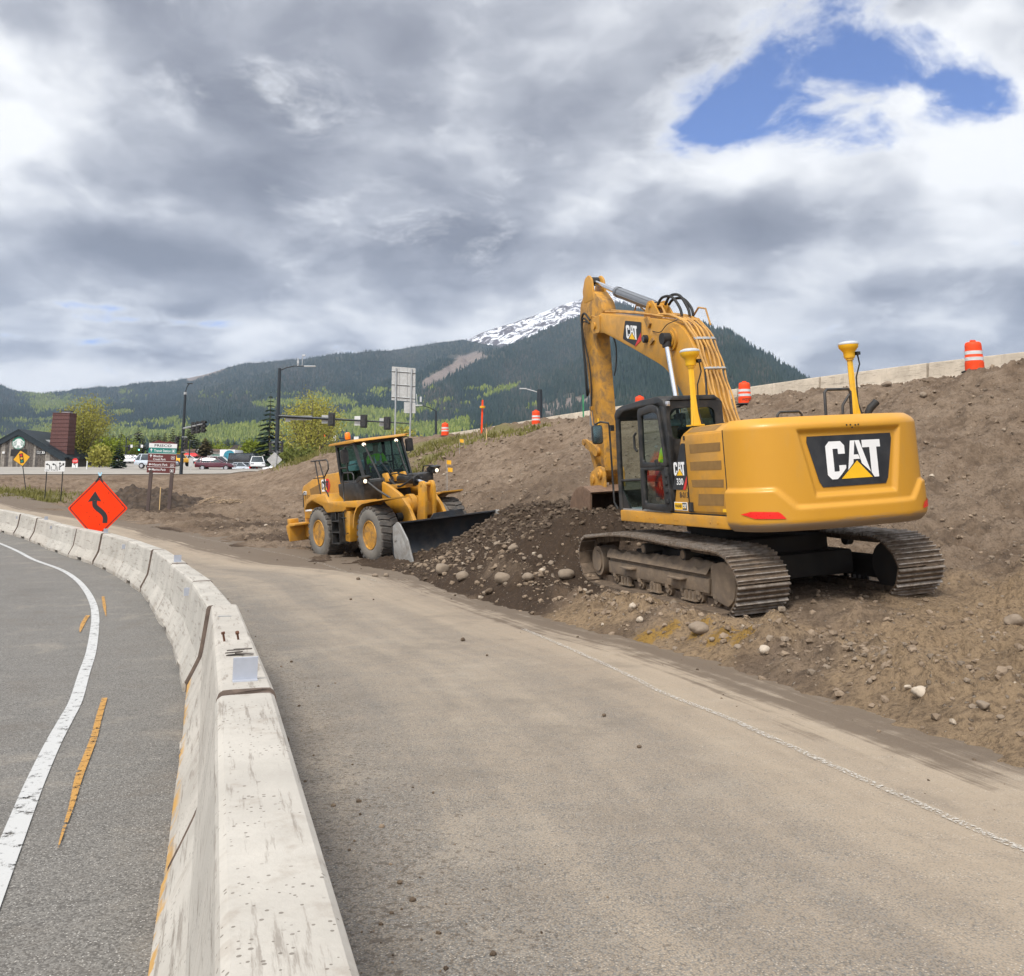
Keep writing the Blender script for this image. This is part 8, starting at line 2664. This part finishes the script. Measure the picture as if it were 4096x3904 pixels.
# ---------------------------------------------------------------- vehicles
def make_car(label, cat, paint, loc, yaw, kind='suv', L=4.7, H=1.7, group=None, lights=False, simple=False):
    t = thing({'suv': 'car', 'sedan': 'car', 'pickup': 'pickup_truck', 'van': 'van'}[kind], label, cat, loc, (0, 0, yaw), group)
    w = .92
    Wb = 1.0
    if kind == 'suv': low = [(-L / 2, .42), (-L / 2 - .02, .75), (-L / 2 + .06, 1.02), (L * .16, 1.0), (L * .40, .92), (L / 2 - .05, .72), (L / 2, .42)]; gl = [(-L / 2 + .05, 1.0), (-L / 2 + .45, H - .10), (-L * .2, H), (L * .02, H - .06), (L * .22, 1.0)]
    elif kind == 'sedan': low = [(-L / 2, .38), (-L / 2, .80), (-L * .36, .95), (L * .2, .95), (L / 2 - .15, .78), (L / 2, .40)]; gl = [(-L * .40, .93), (-L * .22, H - .06), (-L * .02, H), (L * .08, H - .05), (L * .26, .93)]
    elif kind == 'van': low = [(-L / 2, .4), (-L / 2, 1.05), (L * .36, 1.02), (L / 2, .85), (L / 2, .4)]; gl = [(-L / 2, 1.03), (-L / 2 + .05, H), (L * .22, H), (L * .38, 1.0)]
    else: low = [(-L / 2, .55), (-L / 2, 1.15), (-L * .05, 1.15), (L * .30, 1.12), (L / 2 - .05, 1.05), (L / 2, .55)]; gl = [(-L * .06, 1.12), (-L * .03, H), (L * .12, H), (L * .24, 1.1)]
    mb = MB(); mb.prism(low, 1, -w, w); bd = mb.build('body', paint, t, .07, 2)
    mb = MB()
    g2 = gl
    n = len(g2); cz = 1.0
    vs = [(a, s * (w - .04 - .26 * max(0, (b - 1.0)) / (H - 1.0)), b) for s in (-1, 1) for a, b in g2]
    mb.add(vs, [tuple(range(n)), tuple(range(2 * n - 1, n - 1, -1))] + [(i, n + i, n + (i + 1) % n, (i + 1) % n) for i in range(n)]); ca = mb.build('glasshouse', M['car_glass'], t, .02)
    mb = MB()
    top = [p for p in g2 if p[1] > H - .15]
    xs_ = [p[0] for p in top]
    mb.box(((min(xs_) + max(xs_)) / 2, 0, H - .0), (max(xs_) - min(xs_) + .1, (w - .28) * 2 + .06, .07))
    for s in (-1, 1):
        yy = lambda b: s * (w - .03 - .26 * max(0, (b - 1.0)) / (H - 1.0))
        for a, b in ((g2[0], top[0]), (top[-1], g2[-1])): mb.tube([(a[0], yy(a[1]), a[1]), (b[0], yy(b[1]), b[1])], .045, 5)
        xm = (g2[0][0] * .45 + g2[-1][0] * .55); mb.tube([(xm, yy(1.0), .98), (xm - .08, yy(H), H - .02)], .035, 5)
        if kind in ('suv', 'van'): xm = g2[0][0] * .8 + g2[-1][0] * .2; mb.tube([(xm, yy(1.0), .98), (xm + .05, yy(H), H - .02)], .07, 5)
    mb.build('roof', paint, t)
    if kind == 'van':
        mb = MB(); mb.box((-L * .15, 0, 1.45), (L * .66, w * 1.9, H - 1.05)); mb.build('cargo_side', paint, t, .05)
    wr = .35 if kind != 'pickup' else .40
    for xx in (-L * .30, L * .31):
        for s in (-1, 1):
            mb = MB(); mb.cyl((xx, s * (w - .20), wr), (xx, s * (w + .015), wr), wr, 20); wh_ = mb.build('wheel', M['rubber'], t)
            mb = MB(); mb.cyl((xx, s * (w + .0), wr), (xx, s * (w + .025), wr), wr * .66, 5 if not simple else 10); mb.build('rim', M['alloy'], wh_)
    for s in (-1, 1):
        mb = MB(); mb.box((-L / 2 + .03, s * (w - .2), .95 if kind != 'sedan' else .8), (.10, .34, .22)); mb.build('tail_lamp', M['red_reflector'], t)
        mb = MB(); mb.box((L / 2 - .08, s * (w - .25), .76 if kind != 'pickup' else .92), (.14, .40, .15)); mb.build('headlamp', M['alloy'], t)
    return t


c = G(155, 112); make_car('silver SUV half hidden behind the maroon town sign', 'car', M['car_silver'], (W(156.5, 470, 112).x, 112, cross_z(-43, 112) + .12), R(-8), 'suv', 4.8, 1.72)
c = W(215.5, 471, 116); make_car('maroon crossover car beyond the dirt bank', 'car', M['car_maroon'], (c.x, 116, c.z + .02), R(4), 'suv', 4.65, 1.68)
c = W(256.5, 471, 122); make_car('white pickup truck facing the camera left of the long mast arm pole', 'pickup', M['car_white'], (c.x, 122, c.z), R(-72), 'pickup', 5.4, 1.85)
c = W(247, 470.5, 132); make_car('dark tarpaulined truck behind the white pickup', 'pickup', M['car_dark'], (c.x, 132, c.z), R(-20), 'van', 5.4, 2.4)
c = W(240, 469.5, 138); make_car('white van left of the dark tarpaulined truck', 'van', M['car_white'], (c.x, 138, c.z), R(200), 'van', 4.8, 2.0)
c = W(239, 472, 121); make_car('pale blue car low behind the bank right of the maroon car', 'car', M['car_silver'], (c.x, 121, c.z - .25), R(160), 'sedan', 4.4, 1.45)
c = W(222, 469, 134); make_car('white SUV behind the maroon car', 'car', M['car_white'], (c.x, 134, c.z - .1), R(10), 'suv', 4.9, 1.9)
c = W(281, 471.5, 120); make_car('white car roof showing right of the long mast arm pole', 'car', M['car_white'], (c.x, 120, c.z - .3), R(170), 'sedan', 4.5, 1.5)
c = W(177, 466.5, 128); make_car('yellow utility truck between the town sign and the black pole', 'truck', M['car_yellow'], (c.x, 128, c.z), R(-30), 'pickup', 3.6, 1.7)
# box truck with the round teal emblem
c = W(231, 467, 146)
t = thing('box_truck', 'white box truck carrying a round teal emblem behind the bank', 'truck', (c.x, 146, c.z), (0, 0, R(0)))
mb = MB(); mb.box((0, 0, 1.5), (2.3, 4.5, 2.2)); mb.build('cargo_box', M['car_white'], t, .05)
mb = MB(); mb.cyl((.35, -2.26, 1.65), (.35, -2.34, 1.65), 1.0, 28); em = mb.build('emblem', M['sign_white'], t)
mb = MB(); mb.cyl((.35, -2.34, 1.65), (.35, -2.37, 1.65), .86, 28); mb.build('emblem_field', M['teal_logo'], em)
for xx in (-.9, .9):
    mb = MB(); mb.cyl((xx - .12, -1.5, .4), (xx + .12, -1.5, .4), .4, 16); mb.build('wheel', M['rubber'], t)
far = [(119, 205, 'car_dark'), (123.5, 190, 'car_white'), (127, 200, 'car_blue'), (131, 210, 'car_silver'), (135, 198, 'car_white'), (138.5, 215, 'car_maroon'), (121, 225, 'car_silver'), (146, 205, 'car_dark'), (168, 200, 'car_white'), (170, 215, 'car_red'), (189, 190, 'car_white'), (193, 205, 'car_red'), (198, 200, 'car_dark'), (201.5, 215, 'car_white'), (130, 172, 'car_white'), (262, 200, 'car_white')]
proto_ = {}
for i, (px_, Y_, mm) in enumerate(far):
    g_lab = {'car_dark': 'small dark parked car far back in the town car park', 'car_white': 'small white parked car far back in the town car park', 'car_blue': 'small blue parked car far back in the town car park', 'car_silver': 'small silver parked car far back in the town car park', 'car_maroon': 'small maroon parked car among white ones far back in the car park', 'car_red': 'small red parked car far back in the town car park'}[mm]
    p_ = G(px_, Y_)
    if mm not in proto_: o = proto_[mm] = make_car(g_lab, 'car', M[mm], (0, 0, 0), 0, 'suv' if i % 2 else 'sedan', 4.5, 1.62, 'cars parked in the town car park', simple=True)
    else: o = dup(proto_[mm])
    o.location = (p_.x, Y_, p_.z + .1); o.rotation_euler = (0, 0, R([20, 95, 160, -80, 5][i % 5]))
# far signal over the street
PYF = 175.0
b0 = G(124.5, PYF)
t = thing('signal_pole', 'far thin signal pole with a lit green light left of the town sign', 'traffic light', b0)
Hp = W(126, 437, PYF).z - b0.z
mb = MB(); mb.tube([(0, 0, -.3), (0, 0, Hp)], [.14, .10], 8); mb.build('pole', M['pole'], t)
mb = MB(); mb.tube([(0, 0, Hp), (1.2, 0, Hp + .45), (3.0, 0, Hp + .6)], .06, 6); mb.build('lamp_arm', M['pole'], t)
zm = W(126, 446.2, PYF).z - b0.z
xl, xr = W(99, 446, PYF).x - b0.x, W(146, 446, PYF).x - b0.x
mb = MB(); mb.tube([(xl, 0, zm), (xr, 0, zm)], .07, 6); arm = mb.build('mast_arm', M['pole'], t)
for px_, ln in ((122, (None, None, None)), (129.5, ('refl_white', None, None)), (139.8, (None, None, 'green_on'))):
    signal_head(arm, (W(px_, 446, PYF).x - b0.x, -.2, zm - .3), 0, ln, wide=.4, back=False)
for px_ in (101, 119.5, 131.5, 141.8):
    x_ = W(px_, 446, PYF).x - b0.x
    mb = MB(); mb.box((x_, -.12, zm), (.55 if px_ != 119.5 else 1.0, .02, .55 if px_ != 119.5 else .35)); mb.build('sign_plate', M['sign_white'], arm)
for px_, Y_, h_, lb_ in ((131.5, 130, 5.8, 'thin black lamp post between the far cars'), ):
    pass
b0 = G(190.5, 108); mb = MB(); mb.box((0, 0, 1.0), (.5, .06, 1.0)); mb.box((0, .03, .3), (.06, .05, 1.4)); o = mb.build('road_sign', M['sign_back']); o.location = (b0.x, 108, b0.z); tag(o, 'small bare grey sign back right of the black signal pole', 'road sign')
b0 = G(190, 200); t = thing('lamp_post', 'thin black lamp post right of the black signal pole, by the red awnings', 'lamp post', G(188.5, 160))
Hq = W(189, 441, 160).z - t.location.z
mb = MB(); mb.tube([(0, 0, -.3), (0, 0, Hq)], [.12, .09], 8); mb.build('pole', M['pole'], t)
mb = MB(); mb.tube([(0, 0, Hq), (0.5, 0, Hq + .1)], .06, 6); mb.box((.6, 0, Hq + .1), (.5, .25, .1)); mb.build('luminaire', M['pole'], t)
# ---------------------------------------------------------------- stones, clods, heaps
def stone_mat(name, a, b):
    m, t, out = new_mat(name)
    g = t.node('TexCoord').outputs['Object']
    oi = t.node('ObjectInfo')
    geo = t.node('NewGeometry')
    n = t.noise(g, 6, 6, .65); n2 = t.noise(g, 30, 4, .6)
    f = t.math('ADD', t.math('MULTIPLY', geo.outputs['Random Per Island'], .6), t.math('MULTIPLY', n, .5), clamp=True)
    c = t.mix(f, a, b)
    c = t.mix(t.math('MULTIPLY', t.step(n2, .5, .75), .4), c, (.17, .13, .09))
    finish(t, out, c, .9, 0, t.math('ADD', n, t.math('MULTIPLY', n2, .4)), .6, .02, .25)
    return m


M['stone'] = stone_mat('river_stone', (.105, .08, .058), (.25, .198, .148))
M['stone_pale'] = stone_mat('pale_river_stone', (.30, .245, .185), (.46, .39, .31))
M['clod'] = stone_mat('soil_clod', (.05, .035, .025), (.13, .095, .065))
M['crumb'] = stone_mat('earth_crumbs', (.12, .085, .057), (.27, .205, .145))


def stone_shape(seed, sub=3, rough=.22, ang=0):
    bm = bmesh.new(); bmesh.ops.create_icosphere(bm, subdivisions=sub, radius=1)
    v = np.array([p.co for p in bm.verts]); f = np.array([[q.index for q in p.verts] for p in bm.faces]); bm.free()
    rnd = np.random.default_rng(seed)
    o = rnd.uniform(-50, 50, 3)
    r = 1 + rough * (fbm(v[:, 0] * 1.1 + o[0] + v[:, 2] * .7, v[:, 1] * 1.1 + o[1] - v[:, 2] * .5, 3, seed) * 1.6)
    v = v * r[:, None]
    for _ in range(6 + ang * 5):        # flatten a few facets
        d = rnd.normal(0, 1, 3); d /= np.linalg.norm(d); k = rnd.uniform(.62, .9) if ang else rnd.uniform(.8, .98)
        ex = np.clip(v @ d - k, 0, None); v = v - ex[:, None] * d * (.85 if ang else .6)
    return v * np.array([1, rnd.uniform(.7, .95), rnd.uniform(.55, .8)]), f


def put_stone(name, label, cat, loc, size, seed, mat, group=None, rot=None, ang=0, sink=.25):
    v, f = stone_shape(seed, 3, .2, ang)
    o = np_mesh(name, v * size, f, mat, True)
    o.location = (loc[0], loc[1], loc[2] + size * (.6 - sink)); o.rotation_euler = rot or (0, 0, seed * 1.3)
    return tag(o, label, cat, group)


def site_pt(px, py, y0=3.0, y1=60.0):
    """where the photo's sight line meets the graded ground"""
    ys = np.geomspace(y0, y1, 260)
    pts = [W(px, py, float(y)) for y in ys]
    g = z_ground(np.array([p.x for p in pts]), np.array([p.y for p in pts]))
    for p, z in zip(pts, g):
        if p.z <= max(z, zr(p.x, p.y)): return Vector((p.x, p.y, max(z, zr(p.x, p.y))))
    return pts[-1]


big = [(442, 573, 15, 'large brown boulder at the road edge in front of the loader bucket', 'stone'), (463, 579, 13, 'rounded tan boulder right of the largest one at the road edge', 'stone'), (503, 583, 14, 'brown boulder half set in the dark heap above the road edge', 'stone'),
       (490, 596, 11, 'dark angular stone at the road edge below the heap', 'clod'), (528, 586, 12, 'pale tan boulder below the dark heap left of the excavator track', 'stone'), (567, 578, 17, 'wide grey boulder in front of the excavator track', 'stone'), (551, 569, 8, 'grey stone at the foot of the dark heap', 'stone'),
       (699, 636, 18, 'large rounded tan boulder beside the yellow stained rubble', 'stone'), (712, 641, 6, 'small round stone touching the large tan boulder in the rubble', 'stone'), (739, 649, 9, 'tan stone in the rubble right of the large rounded boulder', 'stone'), (765, 656, 12, 'flat pinkish stone in the rubble by the road edge', 'stone_pale'),
       (921, 700, 14, 'smooth pale oval boulder on the dirt at right', 'stone_pale'), (909, 696, 8, 'white angular stone touching the smooth pale boulder', 'stone_pale'), (983, 712, 13, 'grey slab of rock leaning in the dirt at far right', 'stone'), (1014, 628, 17, 'big grey boulder at the right edge of the photo', 'stone'),
       (633, 612, 9, 'white angular rock by the yellow stained rubble', 'stone_pale'), (640, 622, 7, 'pale rock below the yellow stain in the rubble', 'stone_pale'), (542, 573, 6, 'small pale stone between boulders at the road edge', 'stone_pale'), (487, 553, 7, 'pale stone low in the dark heap', 'stone'), (514, 551, 10, 'pale broad stone halfway down the dark heap', 'stone'), (497, 547, 7, 'pale stone beside the broad one in the dark heap', 'stone'),
       (576, 510, 13, 'brown boulder on the heap under the excavator bucket', 'clod'), (924, 404, 8, 'grey rock on the bank crest near the ramp wall', 'stone'), (887, 388, 9, 'grey boulder against the ramp wall beside the nearest drum', 'stone'), (548, 455, 5, 'grey stone on the bank above the heap', 'stone'), (540, 561, 6, 'tan stone at the foot of the heap beside the wide grey boulder', 'stone'),
       (375, 577, 6, 'small tan stone at the mud edge in front of the loader', 'stone'), (386, 577, 6, 'tan stone beside another at the mud edge in front of the loader', 'stone'), (358, 580, 4, 'lone dark stone on the road in front of the loader', 'clod'), (826, 668, 6, 'small round stone at the mud edge below the counterweight', 'stone'), (870, 690, 7, 'brown stone in the mud at right', 'stone'), (1001, 720, 7, 'small flat stone right of the leaning slab', 'stone')]
for i, (px_, py_, wd, lb_, mm) in enumerate(big):
    p_ = site_pt(px_, py_)
    size = wd / F_PX * p_.y * .56
    put_stone('boulder', lb_, 'rock', p_, size, 300 + i, M[mm], 'stones lying about the earthworks', ang=1 if i % 3 == 0 or 'angular' in lb_ or 'slab' in lb_ else 0)
cl = [(284, 743, 9, 'largest dark clod of earth on the road beside the barrier'), (463, 641, 5, 'small dark clod on the middle of the road, the farthest of the row'), (604, 716.5, 4, 'small dark clod near the middle of the road'), (639, 748, 4.5, 'flat dark clod on the road, nearest the camera'), (487, 656, 3, 'tiny flat clod of mud right of the farthest clod on the road'), (351, 600, 2.5, 'tiny dark clod on the road before the loader, left one'), (373.5, 600, 2, 'tiny dark clod on the road before the loader, right one'), (327, 900, 5, 'dark clod half hidden by the front barrier')]
for i, (px_, py_, wd, lb_) in enumerate(cl):
    p_ = road_pt(px_, py_)
    put_stone('dirt_clod', lb_, 'clod', p_, wd / F_PX * p_.y * .58, 500 + i, M['clod'], 'clods of earth on the road', ang=1, sink=.1)
# gravel, rubble and crumbs beyond counting
def scatter(name, label, xs, ys, zs, sizes, mats, mi, seed, kinds=5):
    rnd = np.random.default_rng(seed)
    shapes = []
    for k in range(kinds):
        bm = bmesh.new(); bmesh.ops.create_icosphere(bm, subdivisions=1, radius=1)
        v = np.array([p.co for p in bm.verts]); f = np.array([[q.index for q in p.verts] for p in bm.faces]); bm.free()
        v = v * rnd.uniform(.68, 1.2, (len(v), 1)) * np.array([1, .85, .7]); shapes.append((v, f))
    V, Fc, I, base = [], [], [], 0
    kk = rnd.integers(0, kinds, len(xs))
    for k in range(kinds):
        s = kk == k
        n = s.sum()
        if not n: continue
        v, f = shapes[k]
        a = rnd.uniform(0, 6.283, n); ca, sa = np.cos(a), np.sin(a)
        tl = rnd.normal(0, .4, n)
        x = v[None, :, 0] * sizes[s][:, None]; y = v[None, :, 1] * sizes[s][:, None]; z = v[None, :, 2] * sizes[s][:, None]
        y, z = y * np.cos(tl)[:, None] - z * np.sin(tl)[:, None], y * np.sin(tl)[:, None] + z * np.cos(tl)[:, None]
        P = np.stack([x * ca[:, None] - y * sa[:, None] + xs[s][:, None], x * sa[:, None] + y * ca[:, None] + ys[s][:, None], z + zs[s][:, None] + .25 * sizes[s][:, None]], -1)
        V.append(P.reshape(-1, 3)); Fc.append((f[None] + base + (np.arange(n) * len(v))[:, None, None]).reshape(-1, 3)); I.append(np.repeat(mi[s], len(f)))
        base += n * len(v)
    o = np_mesh(name, np.concatenate(V), np.concatenate(Fc), mats, False, None, np.concatenate(I))
    return tag(o, label, 'gravel', kind='stuff')


rnd = np.random.default_rng(77)
def strew(n, xr, yr, wfn):
    x = rnd.uniform(*xr, n); y = yr[0] * (yr[1] / yr[0]) ** rnd.random(n)
    k = rnd.random(n) < wfn(x, y)
    return x[k], y[k]


# along the windrow
x, y = strew(60000, (-4, 6), (5, 24), lambda x, y: np.exp(-((edge_dist(x, y) - .85) / .55) ** 2) * (.35 + .65 * sstep(7, 9, y)))
k_ = rnd.random(len(x)) < .75; x, y = x[k_], y[k_]
s = .008 + .055 * rnd.random(len(x)) ** 6; s *= .6 + y / 30
mi = rnd.choice([0] * 8 + [2] * 30 + [1], len(x))
keepm = np.hypot((x - 100), 0) > 0
scatter('rubble', 'mixed rubble and stones along the road edge', x, y, z_ground(x, y), s, [M['stone'], M['stone_pale'], M['crumb']], mi, 9)
# over the bed and bank
x, y = strew(90000, (-14, 24), (6, 62), lambda x, y: sstep(.6, 2, edge_dist(x, y)) * np.clip(.55 - .004 * y, .1, 1) * (np.abs(x) < y * .62) * (1 - .8 * np.clip(near_pts([(.6, 22.5, 2.8), (1.8, 20.6, 2.4), (-1.3, 24.3, 2), (2.2, 23.2, 2.4)], x, y, 1), 0, 1)))
s = .010 + .05 * rnd.random(len(x)) ** 6; s *= .55 + y / 30
mi = rnd.choice([0] * 8 + [2] * 30 + [1], len(x))
scatter('gravel', 'loose stones scattered over the bare earth', x, y, z_ground(x, y), s, [M['stone'], M['stone_pale'], M['crumb']], mi, 10)
# dark clods of the fresh heap
x, y = strew(26000, (-3, 5), (17, 27.5), lambda x, y: .8 * np.clip(1.2 * near_pts([(.6, 22.5, 2.4), (1.8, 20.6, 2.0), (-1.3, 24.3, 1.5), (2.2, 23.2, 2.0)], x, y, 1) - .2, 0, 1))
s = .014 + .065 * rnd.random(len(x)) ** 4.5
scatter('soil_clods', 'dark clods of the freshly dug heap', x, y, z_ground(x, y), s, [M['clod']], np.zeros(len(x), int), 11)
# crumbs on the carriageway next to the barrier and along the mud rim
bx = [(q.x, q.y) for q in FEET]
x, y = strew(40000, (-18, 5), (1.2, 36), lambda x, y: np.where((path_side(x, y, JOINTS) > .28) & (edge_dist(x, y) < -.1), .75 * np.exp(-((path_side(x, y, JOINTS) - .5) / .55) ** 2) * np.exp(-y / 9) + .12 * np.exp(-((edge_dist(x, y) + .2) / .5) ** 2), 0))
s = .004 + .013 * rnd.random(len(x)) ** 4; s *= .7 + y / 14
scatter('crumbs', 'crumbs of earth lying on the road', x, y, z_road(x, y), s, [M['clod'], M['crumb']], rnd.choice([0, 0, 1], len(x)), 12)

# heap of dark topsoil behind the town sign
def heap(name, label, cx, cy, rx, ry, h, mat, seed):
    n = 90
    u = np.linspace(-1, 1, n)
    U, V_ = np.meshgrid(u, u)
    r = np.hypot(U, V_)
    x, y = cx + U * rx, cy + V_ * ry
    prof_ = np.clip(1 - r ** 1.6, -.15, 1)
    z = z_ground(x, y) - .12 + h * prof_ * (.75 + .5 * fbm(x * .9, y * .9, 3, seed)) + .14 * fbm(x * 3, y * 3, 4, seed + 4) * (r < 1.05) + .06 * fbm(x * 9, y * 9, 3, seed + 9)
    ii_ = np.arange(n * n).reshape(n, n)
    q_ = np.stack([ii_[:-1, :-1], ii_[:-1, 1:], ii_[1:, 1:], ii_[1:, :-1]], -1).reshape(-1, 4)
    k_ = (r.ravel()[q_] < 1.08).all(1)
    o = np_mesh(name, np.stack([x.ravel(), y.ravel(), z.ravel()], 1), q_[k_], mat, True)
    return tag(o, label, 'soil heap')


M['topsoil'] = pbr('dark_topsoil', (.045, .031, .022), .95, var=.4, vscale=3, dirt=(.11, .08, .055), dirt_amt=.5, bump=.8, bscale=14)
q_ = G(148, 63.5)
heap('soil_heap', 'heap of dark topsoil around the feet of the town sign', q_.x, 64.0, 3.4, 2.6, 1.75, M['topsoil'], 3)
q_ = G(186, 66)
heap('soil_heap', 'low dark soil heap right of the town sign', q_.x - .3, 66, 2.0, 1.6, .55, M['topsoil'], 13)
# cut branches by the heap
q_ = G(222, 64.5)
mb = MB(); rr_ = random.Random(8)
for k in range(22):
    a = rr_.uniform(-.5, .5); x_ = rr_.uniform(-1.6, 1.6); y_ = rr_.uniform(-.6, .6); l = rr_.uniform(.4, 1.3)
    z_ = zg(q_.x + x_, 64.5 + y_) - q_.z
    mb.tube([(x_, y_, z_ + .03), (x_ + l * math.cos(a) * .5, y_ + l * math.sin(a) * .5, z_ + .12 + rr_.uniform(0, .2)), (x_ + l * math.cos(a), y_ + l * math.sin(a), z_ + rr_.uniform(.02, .35))], [.035, .028, .01], 5)
o = mb.build('brush_pile', pbr('cut_branch_wood', (.30, .22, .14), .9, var=.4, vscale=9)); o.location = q_; tag(o, 'pile of pale cut branches at the foot of the bank right of the town sign', 'branches')

# ---------------------------------------------------------------- thin mountain air
mh = bpy.data.materials.new('air'); mh.use_nodes = True; mh.node_tree.nodes.clear()
ht = NT(mh.node_tree); ho = ht.node('OutputMaterial')
pv = ht.node('VolumePrincipled', ins={'Color': (.58, .74, 1.0), 'Density': 8e-5, 'Anisotropy': .2})
ht.l.new(pv.outputs[0], ho.inputs['Volume'])
mb = MB(); mb.box((0, 3000, 647), (15500, 11000, 1310))
hz_o = mb.build('haze', mh); tag(hz_o, 'thin blue mountain haze', 'haze', kind='stuff')
